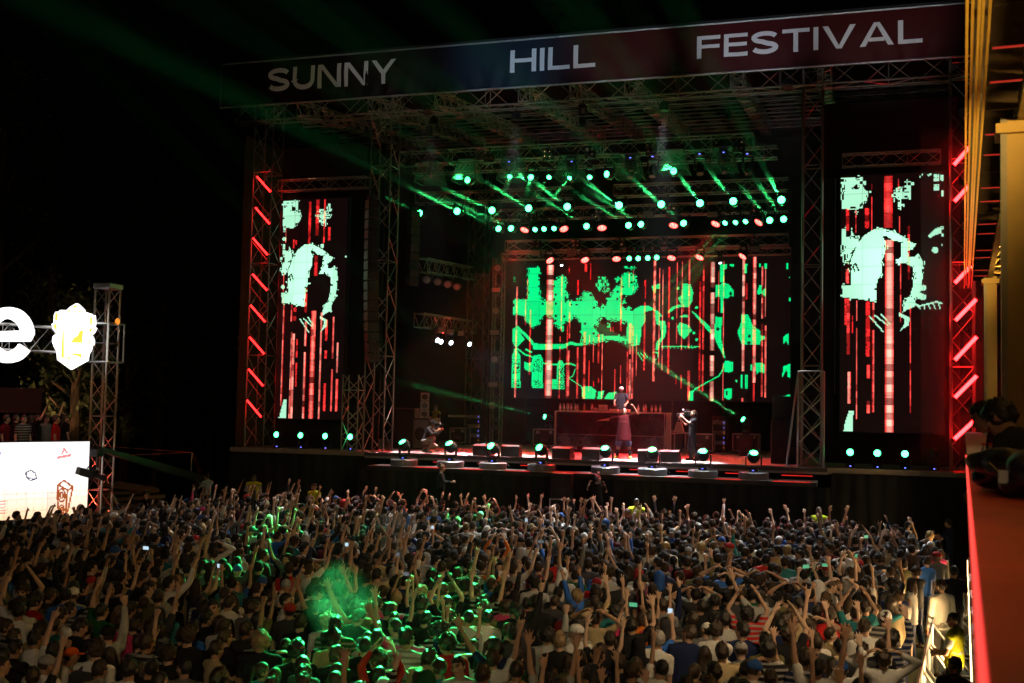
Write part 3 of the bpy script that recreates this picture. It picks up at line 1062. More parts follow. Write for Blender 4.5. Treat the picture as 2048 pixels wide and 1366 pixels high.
def side_screen(x0, x1, z0, z1, Y, W, H, reg, f, streaks, right):
    c = Canvas(Y, x0, x1, z0, z1, W, H, None)
    c.poly(f([(55, 62), (160, 60), (165, 115), (185, 130), (180, 175), (150, 205), (130, 220), (75, 215), (58, 215)]), reg)
    c.poly(f([(330, 120), (375, 118), (375, 80), (395, 80), (395, 160), (350, 165), (348, 205), (332, 200), (330, 165), (312, 155), (312, 125)]), reg)
    c.poly(f([(58, 312), (75, 310), (80, 350), (105, 350), (105, 320), (120, 345), (140, 350), (140, 390), (110, 440), (95, 470), (60, 475)]), reg)
    c.nibble(3, 0.2, 8)
    c.dots(f([(130, 108)]), reg, 0.09)
    c.poly(f([(58, 588), (105, 588), (105, 560), (98, 520), (100, 450), (130, 390), (165, 345), (215, 312), (255, 308), (310, 325), (360, 350), (395, 375), (360, 375), (310, 370), (275, 345), (255, 350), (275, 375), (270, 430), (250, 470), (255, 530), (230, 560), (225, 668), (150, 655), (62, 645)]), reg)
    c.poly(f([(350, 380), (375, 370), (420, 385), (405, 410), (380, 420), (385, 450), (420, 445), (430, 430), (450, 465), (458, 510), (450, 560), (445, 610), (420, 650), (415, 690), (380, 705), (355, 718), (358, 660), (390, 640), (405, 590), (410, 540), (405, 500), (370, 480), (320, 480), (350, 440), (345, 410)]), reg)
    c.nibble(2, 0.12, 9)
    c.line(f([(128, 520), (112, 500), (118, 480), (135, 490)]), reg, 0.03)
    c.mask &= ~near_line(c.P(f([(122, 520), (112, 495), (125, 480), (140, 515)]), reg), 0.05, c.X, c.Z)
    c.mask &= ~near_line(c.P(f([(100, 530), (97, 470), (125, 400)]), reg), 0.035, c.X, c.Z)
    for p, q in (((195, 740), (258, 812)), ((220, 735), (280, 780)), ((252, 730), (292, 775))):
        c.line(f([p, q]), reg, 0.045)
    c.poly(f([(335, 720), (390, 745), (385, 780), (350, 805), (335, 822), (360, 780), (365, 750), (338, 738)]), reg)
    c.poly(f([(92, 1200), (115, 1198), (108, 1308), (65, 1308), (70, 1270)]), reg)
    if right:
        c.line(f([(405, 668), (430, 690), (470, 680), (520, 668), (545, 675)]), reg, 0.06)
        for q in range(5):
            c.line(f([(430 + q * 25, 680), (438 + q * 25, 700)]), reg, 0.035)
        c.poly(f([(480, 345), (510, 312), (542, 300), (542, 332), (505, 345), (485, 360)]), reg)
        c.dots(f([(513, 415), (455, 600), (455, 645), (440, 640)]), reg, 0.1, True)
        for (gx, gy) in ((520, 62), (520, 110)):
            for i in range(3):
                for j in range(4):
                    c.dots(f([(gx - 8 + i * 8, gy - 12 + j * 8)]), reg, 0.03, True)
        c.dots(f([(440, 58), (450, 48), (480, 50), (490, 45)]), reg, 0.03, True)
    else:
        c.dots(f([(70, 280), (68, 555), (340, 320)]), reg, 0.08, True)
    c.fill(MINT)
    # tone of the skin: brighter forehead
    b_ = np.clip(1.25 - ((c.X - (x0 + .45 * (x1 - x0))) ** 2 * 0.2 + (c.Z - (z0 + .66 * (z1 - z0))) ** 2 * 0.08), 0.85, 1.25)
    c.img[c.mask] *= b_[c.mask][:, None]
    for a_ in streaks:
        c.streak(a_[0], a_[1], a_[2], a_[3], reg, a_[4], a_[5] if len(a_) > 5 else 0.25)
    return c.img


ident = lambda pts: pts
imgR = side_screen(-0.66, 2.52, 4.28, 12.72, 38.0, 96, 252, B1, ident,
                   [(283, 52, 305, 38, .15, .35), (290, 365, 1310, 40, .8, .1), (125, 220, 330, 6, .2), (130, 660, 1240, 8, .3), (204, 90, 320, 8, .1), (212, 670, 1205, 9, .35), (340, 250, 330, 7, .2), (345, 470, 770, 7, .2), (385, 300, 560, 7, .15),
                    (392, 690, 1210, 7, .15), (85, 470, 580, 16, .2), (88, 650, 925, 16, .15), (92, 1010, 1165, 16, .6), (180, 210, 310, 16, .05), (185, 665, 935, 16, .05), (187, 975, 1040, 15, .2), (187, 1150, 1210, 15, .3), (85, 215, 320, 14, .05), (76, 650, 780, 6, .1), (110, 735, 820, 5, 0), (336, 65, 120, 6, .1)], True)
fl = lambda pts: [(56 + (x - 55) * 0.80 + (0 if y < 290 else -0) - (y - 60) * 0.008 + 20 * (1 - y / 1310), y * 0.995) for x, y in pts]
imgL = side_screen(-21.45, -18.62, 4.24, 12.66, 38.0, 84, 250, B2, fl,
                   [(225, 65, 305, 14, .05), (270, 55, 260, 22, .05, .4), (308, 55, 300, 10, .1), (338, 210, 285, 12, .05), (90, 220, 300, 8, .4), (78, 470, 650, 6, .3), (70, 650, 1230, 8, .5), (122, 650, 750, 8, .4), (140, 670, 745, 18, .1), (115, 810, 1305, 10, .6), (128, 820, 1305, 18, .6), (150, 850, 1120, 8, .1),
                    (205, 560, 700, 14, .1), (195, 750, 1305, 13, .6), (240, 690, 1305, 26, .5, .3), (255, 690, 870, 14, .3), (285, 700, 1305, 11, .5), (260, 375, 490, 20, .05), (320, 740, 860, 14, .1), (316, 915, 960, 16, .1), (310, 1100, 1260, 14, .1, .5), (360, 720, 960, 11, .4), (350, 1020, 1260, 10, .3), (383, 870, 1040, 13, .5), (378, 1075, 1260, 14, .3), (135, 280, 330, 10, .05), (148, 285, 310, 8, 0)], False)
ledm2 = led_mat('led_side', 1.15)
for img, x0, x1, z0, z1, lab in ((imgR, -0.66, 2.52, 4.28, 12.72, 'wide LED side screen with a mint bowed head, beside the bright red tubes'),
                                 (imgL, -21.45, -18.62, 4.24, 12.66, 'narrow LED side screen with a mint bowed head at the SUNNY end')):
    sc_ = thing('led_screen', lab, 'screen', ((x0 + x1) / 2, 38, ZD), 'side screens')
    led_sheet('display', img, (x0, 38.0, z0), (1, 0, 0), (0, 0, 1), x1 - x0, z1 - z0, ledm2, sc_)
    MB().box(((x0 + x1) / 2, 38.12, (z0 + z1) / 2), (x1 - x0 + .08, 0.2, z1 - z0 + .08)).build('housing', BLACKM, sc_)
    MB().box(((x0 + x1) / 2, 38.3, z1 + .15), (x1 - x0 - .2, 0.12, 0.12)).build('hanging_bar', BLACKM, sc_)
    for x in (x0 + .5, x1 - .5):
        MB().cyl((x, 38.3, z1 + .2), (x, 38.25, zt - .2), 0.02).build('hanging_strap', BLACKM, sc_)
# ------------------------------------------------------------------ lamps
GLENS = emat('green_lens', (0.035, 1.0, 0.22), 18)
RLENS_M = None
WLENS = emat('white_lens', (0.75, 0.9, 1.0), 9)
DLENS = mat('unlit_lens', (0.35, 0.36, 0.38), 0.15, 0.3, 0.2, 30)
BLUELED = emat('blue_display', (0.12, 0.16, 1.0), 4)
PINKF = mat('strobe_face', (0.72, 0.70, 0.68), 0.35, 0.1, 0.15, 20)
LAMPB = mat('lamp_body', (0.022, 0.022, 0.024), 0.28, 0.0, 0.25, 12)
REFL = mat('blinder_reflector', (0.62, 0.60, 0.56), 0.25, 0.9, 0.2, 20)


def wash_mat():
    """LED wash face: pale hot cells with a red rim"""
    m = bpy.data.materials.new('red_wash_face')
    m.use_nodes = True
    nt = m.node_tree
    b = nt.nodes['Principled BSDF']
    b.inputs['Base Color'].default_value = (0.05, 0.01, 0.01, 1)
    tc = nt.nodes.new('ShaderNodeTexCoord')
    v = nt.nodes.new('ShaderNodeTexVoronoi')
    v.inputs['Scale'].default_value = 18
    nt.links.new(tc.outputs['Object'], v.inputs['Vector'])
    cr = nt.nodes.new('ShaderNodeValToRGB')
    cr.color_ramp.elements[0].color = (1.0, 0.50, 0.42, 1)
    cr.color_ramp.elements[1].position = 0.75
    cr.color_ramp.elements[1].color = (1.0, 0.10, 0.07, 1)
    nt.links.new(v.outputs['Distance'], cr.inputs[0])
    nt.links.new(cr.outputs[0], b.inputs['Emission Color'])
    b.inputs['Emission Strength'].default_value = 2.8
    return m


RWASH = wash_mat()
RRIM = emat('red_rim', (1.0, 0.02, 0.015), 2.2)


def lookm(d, roll_up=(0, 0, 1)):
    """matrix whose +Z points along d"""
    return Vector(d).normalized().to_track_quat('Z', 'Y').to_matrix().to_4x4()


# shared lamp meshes: head points along +Z, pivot at its middle
def _head_mesh(kind):
    m = MB()
    if kind == 'spot':
        m.lathe([(0.10, -0.20), (0.125, -0.14), (0.13, 0.05), (0.11, 0.09), (0.115, 0.17), (0.12, 0.19), (0.108, 0.19), (0.105, 0.165)], n=14)
    elif kind == 'ball':
        m.lathe([(0.05, -0.20), (0.13, -0.165), (0.19, -0.08), (0.21, 0.02), (0.19, 0.10), (0.155, 0.16), (0.15, 0.185), (0.14, 0.185), (0.135, 0.16)], n=18)
    elif kind == 'wash':
        m.lathe([(0.08, -0.16), (0.15, -0.12), (0.19, -0.02), (0.195, 0.06), (0.185, 0.07), (0.18, 0.05)], n=18)
    return m.build('head', LAMPB, smooth=False, data_only=True)


HEAD = {k: _head_mesh(k) for k in ('spot', 'ball', 'wash')}
LENS = {'spot': (0.105, 0.178), 'ball': (0.12, 0.176), 'wash': (0.165, 0.062)}


def _lens_mesh(kind, m):
    r, z = LENS[kind]
    l = MB()
    l.lathe([(r, z - 0.02), (r, z), (r * 0.7, z + 0.018), (0.02, z + 0.026)], n=18)
    return l.build('lens', m, data_only=True)


LM = {(k, n): _lens_mesh(k, m) for k in ('spot', 'ball') for n, m in (('green', GLENS), ('white', WLENS), ('off', DLENS))}
LM[('wash', 'red')] = _lens_mesh('wash', RWASH)
LM[('wash', 'off')] = _lens_mesh('wash', DLENS)
_rm = MB()
_rm.lathe([(0.168, 0.055), (0.185, 0.075), (0.192, 0.07), (0.192, 0.05)], n=18)
RIMM = _rm.build('rim', RRIM, data_only=True)


def _yoke_mesh(w):
    m = MB()
    for s_ in (-1, 1):
        m.bbox((s_ * w, 0, -0.16), (0.045, 0.10, 0.36), 0.012)
    m.bbox((0, 0, -0.345), (2 * w + 0.045, 0.12, 0.05), 0.012)
    return m.build('yoke', LAMPB, data_only=True)


YOKE = {'spot': _yoke_mesh(0.16), 'ball': _yoke_mesh(0.245), 'wash': _yoke_mesh(0.225)}
_b = MB()
_b.bbox((0, 0, -0.43), (0.30, 0.26, 0.12), 0.025)
BASE = _b.build('base', LAMPB, data_only=True)
_b = MB()
_b.box((0, -0.134, -0.43), (0.05, 0.01, 0.025))
DISP = _b.build('display', BLUELED, data_only=True)


def moving_head(pos, aim, kind, col, label, group, hang=True, sc=1.0, display=False, beam=None):
    """pos = pivot of the head; the yoke stands below (or hangs above) it"""
    pos = Vector(pos)
    up = 1 if not hang else -1
    root = thing('beam_lamp' if kind != 'wash' else 'wash_lamp', label, 'lamp', pos - Vector((0, 0, up * 0.49 * sc)), group)
    piv = Vector((0, 0, up * 0.49 * sc))
    aim = Vector(aim).normalized()
    pan = math.atan2(aim.y, aim.x) - PI / 2
    My = Matrix.Translation(piv) @ Matrix.Rotation(pan, 4, 'Z') @ (Matrix() if up > 0 else Matrix.Rotation(PI, 4, 'Y')) @ Matrix.Scale(sc, 4)
    y = link_obj('yoke', YOKE[kind], root, My)
    Mb = Matrix.Translation(piv) @ (Matrix() if up > 0 else Matrix.Rotation(PI, 4, 'Y')) @ Matrix.Scale(sc, 4)
    b_ = link_obj('base', BASE, root, Mb)
    if display:
        link_obj('display', DISP, b_, Matrix())
    Mh = Matrix.Translation(piv) @ lookm(aim) @ Matrix.Scale(sc, 4)
    h = link_obj('head', HEAD[kind], root, Mh)
    link_obj('lens', LM[(kind, col)], h, Matrix())
    if kind == 'wash' and col == 'red':
        link_obj('rim', RIMM, h, Matrix())
    if beam:
        power, colr, deg = beam[:3]
        r_ = beam[3] if len(beam) > 3 else 0.05
        spot('beam_light', pos + aim * (0.25 * sc), aim, power, colr, deg, 0.3, r_, root)
    return root


GB = (0.05, 1.0, 0.22)
OUT = -ray_at(1781, 842).normalized()       # the upper beams all run out over the crowd
UG, MG = 'green beam lamps of the upper row', 'green beam lamps of the lower row'
L1 = [(840, 427), (915, 423), (985, 421), (1058, 417), (1135, 414), (1239, 411), (1323, 409), (1400, 407), (1467, 403), (1563, 400)]
for k, (x, y) in enumerate(L1):
    p = at(x, y, Y=42.75)
    wob = Vector((0.02 * math.sin(k * 2.1), 0, 0.015 * math.cos(k * 1.7)))
    moving_head(p - OUT * 0.18, OUT + wob, 'spot', 'green', '%s green beam lamp from the SUNNY end in the upper row' % ORD[k], UG, True, 1.3, False, (2600000, GB, 1.9))
L2 = [(998, 458), (1023, 457), (1174, 453), (1258, 451), (1283, 449), (1368, 447), (1540, 441), (1568, 439)]
for k, (x, y) in enumerate(L2):
    p = at(x, y, Y=44.3)
    wob = Vector((-0.06 + 0.015 * math.sin(k * 1.3), 0, 0.02 + 0.015 * math.cos(k * 2.7)))
    moving_head(p - OUT * 0.17, OUT + wob, 'spot', 'green', '%s green beam lamp from the SUNNY end in the second row' % ORD[k], MG, True, 1.15, False, (1300000, GB, 1.7))
TG = 'green lamps hung in threes and fours'
three = [(1070, 459), (1088, 458), (1108, 457)], [(1450, 446), (1471, 445), (1491, 443)]
for j, tr in enumerate(three):
    for k, (x, y) in enumerate(tr):
        p = at(x, y, Y=44.3)
        d = (at(x - 95, y + 105, Y=41.0) - p) if j else (at(x - 40, y + 70, Y=41) - p)
        moving_head(p - d.normalized() * 0.17, d, 'spot', 'green', '%s of three close green lamps among red washes, %s end' % (('first', 'middle', 'last')[k], ('FESTIVAL' if j else 'SUNNY')), TG, True, 0.95, False,
                    (420000 if j else 60000, GB, 2.0))
for k, (x, y) in enumerate([(1258, 516), (1276, 516), (1295, 515), (1313, 514)]):
    p = at(x, y, Y=46.6)
    moving_head(p - Vector((0, -.17, 0)), (0.05, -1, -0.12), 'spot', 'green', '%s of four green lamps hanging over the top of the big screen' % ORD[k], TG, True, 0.95)
# lamps of the front truss
FGp = 'green lamps under the front hooded truss'
for k, (x, y) in enumerate([(936, 359), (1063, 353), (1217, 347), (1349, 341)]):
    p = at(x, y, Y=39.8)
    moving_head(p - Vector((0, -.2, 0)), (-0.25 if k != 2 else -.6, -1, -0.05), 'ball', 'green', '%s bright green lamp below the front hooded truss' % ORD[k], FGp, True, 0.95, False, (900, GB, 30, .1))
for k, (x, y) in enumerate([(1020, 352), (1145, 352), (1262, 345), (1306, 343), (1400, 338), (1448, 335), (1495, 338)]):
    p = at(x, y, Y=39.8)
    moving_head(p, (0.1 * (k - 3), -0.4, -1), 'spot', 'off', '%s dark unlit lamp below the front hooded truss' % ORD[k], 'unlit lamps under the front truss', True, 1.2, True)

# red wash lamps
RG = 'red wash lamps over the stage'
for nm, Y, row in (('upper', 44.35, [(1049, 460), (1128, 458), (1204, 456), (1347, 451), (1431, 448), (1517, 445)]), ('lower', 46.65, [(1100, 521), (1170, 520), (1233, 518), (1343, 516), (1399, 515), (1485, 513)])):
    for k, (x, y) in enumerate(row):
        p = at(x, y, Y=Y)
        tx = (0.9 - 0.34 * k) if (k or nm == 'lower') else -0.22
        aim = Vector((tx * .7, -0.46, -0.8))
        moving_head(p - aim.normalized() * .06, aim, 'wash', 'red', '%s red wash lamp from the SUNNY end in the %s red row' % (ORD[k], nm), RG, True, 0.98, False,
                    (9000, (1, 0.02, 0.02), 44, .15) if k in (1, 4) else ((9000, (1, 0.02, 0.02), 44, .15) if (k == 0 and nm == 'upper') else None))


# 2 x 2 blinders, strobes
def blinder(pos, label, sc=1.0):
    root = thing('blinder', label, 'lamp', pos, 'four-cell blinders')
    P = Vector(pos)
    MB().bbox(P + Vector((0, 0.07, 0)), (0.44 * sc, 0.12, 0.44 * sc), 0.02).build('housing', LAMPB, root)
    for i in (-1, 1):
        for j in (-1, 1):
            c_ = P + Vector((i * 0.105 * sc, -0.0, j * 0.105 * sc))
            M_ = Matrix.Rotation(PI / 2, 3, 'X')
            MB().lathe([(0.097 * sc, 0.0), (0.097 * sc, 0.03), (0.085 * sc, 0.03), (0.04 * sc, -0.0)], c_, 12, M_).build('reflector', REFL, root)
    MB().cyl(P + Vector((0, 0.08, 0.2 * sc)), P + Vector((0, 0.08, 0.36 * sc)), 0.02).build('clamp', BLACKM, root)


for nm, Y, row in (('front hooded truss', 39.62, [(820, 320), (977, 313), (1096, 310), (1180, 306), (1302, 300), (1478, 293)]), ('middle light truss', 44.3, [(1050, 436), (1198, 431), (1342, 424), (1512, 420)]),
                   ('rear light truss', 46.7, [(1072, 490), (1152, 489), (1240, 486), (1325, 484), (1413, 484), (1508, 482)])):
    for k, (x, y) in enumerate(row):
        blinder(at(x, y, Y=Y), '%s unlit four-cell blinder from the SUNNY end on the %s' % (ORD[k], nm), 0.95)


def strobe(pos, label, rot=0.0, tilt=0.0):
    root = thing('strobe', label, 'lamp', pos, 'rectangular strobes')
    P = Vector(pos)
    M_ = Matrix.Rotation(rot, 3, 'Z') @ Matrix.Rotation(tilt, 3, 'X')
    MB().bbox(P, (0.44, 0.14, 0.24), 0.02, M_).build('housing', BLACK, root)
    MB().box(P + M_ @ Vector((0, -0.074, 0.0)), (0.40, 0.01, 0.19)).build('face', PINKF, root)
    for q in (-1, 0, 1):
        MB().box(P + M_ @ Vector((0, -0.083, q * 0.05)), (0.39, 0.01, 0.008)).build('face_rib', BLACKM, root)


for nm, Y, row in (('middle light truss', 44.3, [(1122, 440), (1241, 429), (1297, 428), (1425, 429)]), ('rear light truss', 46.6, [(1072, 507), (1144, 506), (1420, 500), (1510, 498)])):
    for k, (x, y) in enumerate(row):
        strobe(at(x, y, Y=Y), '%s pale rectangular strobe from the SUNNY end under the %s' % (ORD[k], nm))
# side truss lamps
for k, (x, y) in enumerate([(853, 559), (875, 563), (895, 568), (914, 573)]):
    p = at(x, y, Y=42.2 + k * 0.9)
    moving_head(p, (0.35, -0.8, -0.4), 'wash', 'off', '%s unlit round lamp under the upper side truss' % ORD[k], 'lamps of the side trusses', True, 0.9)
for k, (x, y) in enumerate([(880, 660), (897, 663), (919, 667)]):
    strobe(at(x, y, Y=42.4 + k * 1.0), '%s strobe under the red-lit side truss' % ORD[k], 0.15)
for k, (x, y) in enumerate([(871, 678), (878, 681), (898, 683), (935, 686)]):
    p = at(x, y, Y=42.3 + k * 1.0)
    moving_head(p, (0.75, -0.55, -0.35), 'spot', 'white', '%s bright white lamp under the red-lit side truss' % ORD[k], 'lamps of the side trusses', True, 0.95, False,
                (1500, (0.3, 0.65, 1.0), 26, .1) if k in (2, 3) else None)
spot('added_red_light', at(890, 668, Y=43.4), (0.05, 0.1, 1), 1800, (1, 0.03, 0.02), 110, 0.5, 0.1, bpy.data.objects['wash_lamp'])  # added red light without a lamp body, reddens the lower side truss
# column lamps
for k, (x, y) in enumerate([(996, 536), (991, 622), (989, 719), (984, 811)]):
    p = at(x, y, Y=46.1)
    root = thing('round_lamp', '%s dim round lamp from the top of the upright lamp column' % ORD[k], 'lamp', p, 'lamps of the upright column')
    M_ = Matrix.Rotation(PI / 2, 3, 'X')
    MB().lathe([(0.12, -0.16), (0.17, -0.1), (0.18, 0.04), (0.165, 0.045)], p, 16, M_).build('housing', LAMPB, root)
    MB().lathe([(0.163, 0.03), (0.15, 0.05), (0.02, 0.06)], p, 16, M_).build('face', PINKF, root)
for k, (x, y) in enumerate([(993, 580), (990, 665), (987, 769)]):
    strobe(at(x, y, Y=46.1), '%s strobe from the top of the upright lamp column' % ORD[k])
# two small white lamps in front of the screen
for k, (x, y) in enumerate([(1123, 527), (1440, 522)]):
    p = at(x, y, Y=47.0)
    moving_head(p, (0.2, -.5, -.9), 'spot', 'white', 'small white lamp over the big screen, %s end' % ('SUNNY', 'FESTIVAL')[k], 'small white lamps over the screen', True, 0.6, False, (260, (.4, .7, 1), 14))

# rain hoods over the front truss
HOODM = bpy.data.materials.new('clear_rain_hood')
HOODM.use_nodes = True
_nt = HOODM.node_tree
_bs = _nt.nodes['Principled BSDF']
_bs.inputs['Base Color'].default_value = (0.10, 0.12, 0.11, 1)
_bs.inputs['Roughness'].default_value = 0.25
_tr = _nt.nodes.new('ShaderNodeBsdfTransparent')
_tl = _nt.nodes.new('ShaderNodeBsdfTranslucent')
_tl.inputs[0].default_value = (0.7, 0.75, 0.72, 1)
_m1 = _nt.nodes.new('ShaderNodeMixShader')
_m1.inputs[0].default_value = 0.4
_m2 = _nt.nodes.new('ShaderNodeMixShader')
_m2.inputs[0].default_value = 0.72
_nt.links.new(_bs.outputs[0], _m1.inputs[1])
_nt.links.new(_tl.outputs[0], _m1.inputs[2])
_nt.links.new(_m1.outputs[0], _m2.inputs[1])
_nt.links.new(_tr.outputs[0], _m2.inputs[2])
_nt.links.new(_m2.outputs[0], _nt.nodes['Material Output'].inputs[0])
for k, (x, yt, yb) in enumerate([(862, 326, 366), (937, 322, 364), (1026, 318, 362), (1142, 314, 358), (1260, 311, 356), (1351, 303, 346), (1447, 298, 342)]):
    T_, B_ = at(x, yt, Y=39.75), at(x, yb, Y=39.75)
    root = thing('rain_hood', '%s clear rain hood from the SUNNY end under the front truss' % ORD[k], 'hood', T_, 'clear rain hoods')
    wt, wb = 0.32, 0.50
    tz, bz = T_.z, B_.z
    def ring(z, w, d):
        return [Vector((T_.x - w, T_.y - d, z)), Vector((T_.x + w, T_.y - d, z)), Vector((T_.x + w, T_.y + d, z)), Vector((T_.x - w, T_.y + d, z))]
    a_, b_ = ring(tz, wt, wt), ring(bz, wb, wb)
    MB().bbox((T_.x, T_.y, tz + .06), (2 * wt + .02, 2 * wt + .02, 0.12), 0.02).build('top_cap', BLACK, root)
    for q in range(4):
        MB().add([a_[q], a_[(q + 1) % 4], b_[(q + 1) % 4], b_[q]], [(0, 1, 2, 3)]).build('pane', HOODM, root)
    for q in range(4):
        MB().cyl(a_[q], b_[q], 0.012, n=5).build('frame_bar', BLACKM, root)
        MB().cyl(b_[q], b_[(q + 1) % 4], 0.012, n=5).build('frame_bar', BLACKM, root)
    if k in (0, 2, 3, 4, 6):
        p = Vector((T_.x, T_.y, (tz + bz) / 2))
        aim = Vector((-0.5 + 0.2 * k, -0.3, -1))
        moving_head(p, aim, 'spot', 'off', 'lamp inside the %s clear rain hood from the SUNNY end' % ORD[k], 'lamps inside the rain hoods', True, 1.1)

# round podiums along the stage lip, each with a ball lamp
PODM = mat('podium_drum', (0.20, 0.215, 0.235), 0.35, 0.3, 0.15, 8)
px_pod = [808, 901, 986, 1083, 1211, 1305, 1406, 1507]
for k, x in enumerate(px_pod):
    X = at(x, 930, Y=36.0).x
    root = thing('lamp_podium', '%s round podium from the SUNNY end along the stage lip' % ORD[k], 'podium', (X, 36.0, 2.73), 'round podiums on the stage lip')
    MB().lathe([(0.46, 2.735), (0.47, 2.75), (0.47, 2.93), (0.45, 2.95)], (X, 36.0, 0), 28).build('drum', PODM, root)
    MB().lathe([(0.445, 2.951), (0.44, 2.965)], (X, 36.0, 0), 28).build('top_board', BLACK, root)
    if k in (2, 3):
        tgt = at(x - 130, 770, Y=33.0)
        aim = tgt - Vector((X, 36.0, 3.45))
        bm_ = (1600000, GB, 2.2)
    else:
        aim = Vector((-0.25 + 0.05 * k, -0.55, 0.75))
        bm_ = None
    moving_head((X, 36.0, 3.43), aim, 'ball', 'green', '%s ball-shaped green lamp from the SUNNY end on a round podium' % ORD[k], 'ball lamps on the stage lip', False, 0.98, True, bm_)
    MB().tube([(X + .1, 36.1, 2.98), (X + .35, 36.2, 2.98), (X + .52, 36.3, 2.8)], 0.015).build('cable', CABLE, root)
# wing floor lamps
for k, (x, y, lit) in enumerate([(558, 859, 1), (606, 862, 1), (655, 864, 1), (705, 865, 1), (1701, 894, 1), (1755, 896, 1), (1810, 897, 1), (1868, 899, 0)]):
    p = at(x, y, Y=37.45)
    nm = ('%s lamp on the floor below the narrow side screen' % ORD[k]) if k < 4 else ('%s lamp on the floor below the wide side screen' % ORD[k - 4])
    p.z = ZD + 0.505
    moving_head(p, (-0.05, -1, 0.12) if lit else (0, -.2, -1), 'spot', 'green' if lit else 'off', nm, 'floor lamps of the wings', False, 0.98, True)
# two lamps on the floor in front of the big screen
p = at(1096, 835, Y=46.5)
moving_head(p, at(1000, 812, Y=44.5) - p, 'spot', 'green', 'green lamp standing beside the DJ table, its beam crossing low behind', 'lamps standing at the back', False, 1.0, False, (500000, GB, 2.2))
MB().box((p.x, p.y, (ZD + p.z - .49) / 2), (0.4, 0.4, p.z - .49 - ZD)).build('lamp_riser', BLACK)
tag(bpy.data.objects['lamp_riser'], 'small black box carrying the green lamp beside the DJ table', 'riser')
p = at(1493, 843, Y=44.5)
moving_head(p, at(1180, 640, Y=39.5) - p, 'spot', 'green', 'green lamp throwing a long beam across the big screen, above a flight case', 'lamps standing at the back', False, 1.05, False, (2000000, GB, 2.4))
tag(MB().box((p.x, p.y, (ZD + p.z - .52) / 2), (0.5, 0.4, p.z - .52 - ZD)).build('lamp_riser', BLACK), 'black box carrying the green lamp whose beam crosses the big screen', 'riser')

# red LED tubes on the outer towers
REDT = emat('red_tube_glow', (1.0, 0.010, 0.010), 10)
REDT2 = emat('hot_red_tube_glow', (1.0, 0.009, 0.010), 40)
tubesL = [((513, 352), (543, 386)), ((510, 414), (541, 450)), ((505, 475), (537, 512)), ((504, 547), (536, 583)), ((500, 609), (532, 646)), ((498, 673), (530, 710)), ((496, 737), (528, 774)), ((493, 799), (524, 836))]
tubesR = [((1941, 292), (1906, 332)), ((1944, 365), (1907, 405)), ((1944, 530), (1908, 568)), ((1954, 597), (1909, 643)), ((1955, 672), (1908, 722)), ((1955, 750), (1908, 797)), ((1952, 838), (1907, 880))]
for side, tl in (('SUNNY end', tubesL), ('yellow stand side', tubesR)):
    for k, (a_, b_) in enumerate(tl):
        A, B = at(*a_, Y=37.28), at(*b_, Y=37.28)
        root = thing('led_tube', '%s diagonal red tube from the top on the outer tower, %s' % (ORD[k], side), 'light tube', (A + B) / 2, 'diagonal red tubes of the outer towers')
        MB().cyl(A, B, 0.034 if side[0] == 'S' else 0.056, n=10).build('tube', REDT if side[0] == 'S' else REDT2, root, True)
        D = (B - A).normalized()
        for q in (A, B):
            MB().cyl(q - D * .04, q + D * .04, 0.044 if side[0] == 'S' else 0.058, n=10).build('end_cap', BLACK, root)
        MB().box((A + B) / 2 + Vector((0, 0.06, 0)), (0.06, 0.06, 0.06)).build('bracket', BLACKM, root)

# ------------------------------------------------------------------ loudspeakers
def line_array(x, y, ztop, n, h, w, d, yaw, label, curve=0.0, group='hanging speaker columns'):
    root = thing('line_array', label, 'loudspeaker', (x, y, ztop - n * h), group)
    z, ang = ztop, 0.0
    P = Vector((x, y, ztop))
    MB().box(P + Vector((0, 0, 0.08)), (w * 0.9, d * 0.8, 0.1), Matrix.Rotation(yaw, 3, 'Z')).build('fly_frame', BLACKM, root)
    MB().cyl(P + Vector((0, 0, .1)), P + Vector((0, 0, 2.0)), 0.012).build('chain', BLACKM, root)
    fm = mat('cabinet_front', (0.16, 0.145, 0.10), 0.45, 0.2, 0.3, 10)
    for k in range(n):
        ang = curve * (k / n) ** 2
        M_ = Matrix.Rotation(yaw, 3, 'Z') @ Matrix.Rotation(-ang, 3, 'X')
        c_ = P + M_ @ Vector((0, 0, -h / 2))
        MB().bbox(c_, (w, d, h * 0.93), 0.015, M_).build('cabinet', BLACKM, root)
        g_ = MB().box(c_ + M_ @ Vector((0, -d / 2 - 0.006, 0)), (w * 0.92, 0.014, h * 0.80), M_)
        g_.build('grille', fm, root)
        P = P + M_ @ Vector((0, 0, -h))
    return root


zt1 = at(748, 400, Y=37.1)
line_array(zt1.x, 37.0, zt1.z, 16, 0.375, 0.40, 0.42, -0.75, 'long column of black hanging speakers beside the tall truss tower', -0.10)
zt2 = at(828, 422, Y=40.2)
line_array(zt2.x, 40.2, zt2.z, 9, 0.33, 0.34, 0.4, -0.6, 'shorter column of hanging speakers behind the tall truss tower', 0.02)
# scrim-covered speaker column on the other side
root = thing('speaker_scrim', 'tall black scrim covering the speakers beside the wide side screen', 'scrim', (-1.75, 37.9, ZD))
zz = at(1620, 360, Y=38.3).z
xa, xb = at(1582, 600, Y=38.3).x, at(1669, 600, Y=38.3).x
MB().box(((xa + xb) / 2, 38.35, (zz + 4.2) / 2 + 1.5), (xb - xa, 0.06, zz - 7.2)).build('cloth', DRAPE, root)
MB().box((xb + .02, 38.3, (zz + 5.5) / 2), (0.03, 0.03, zz - 5.5)).build('edge_rope', mat('pale_rope', (0.3, 0.32, 0.3), 0.6), root)
MB().box(((xa + xb) / 2, 38.4, 4.9), (xb - xa - .06, 0.05, 2.4)).build('lower_cloth', DRAPE, root)
MB().cyl((xa, 38.35, zz), (xb, 38.35, zz), 0.04).build('top_pipe', BLACKM, root)


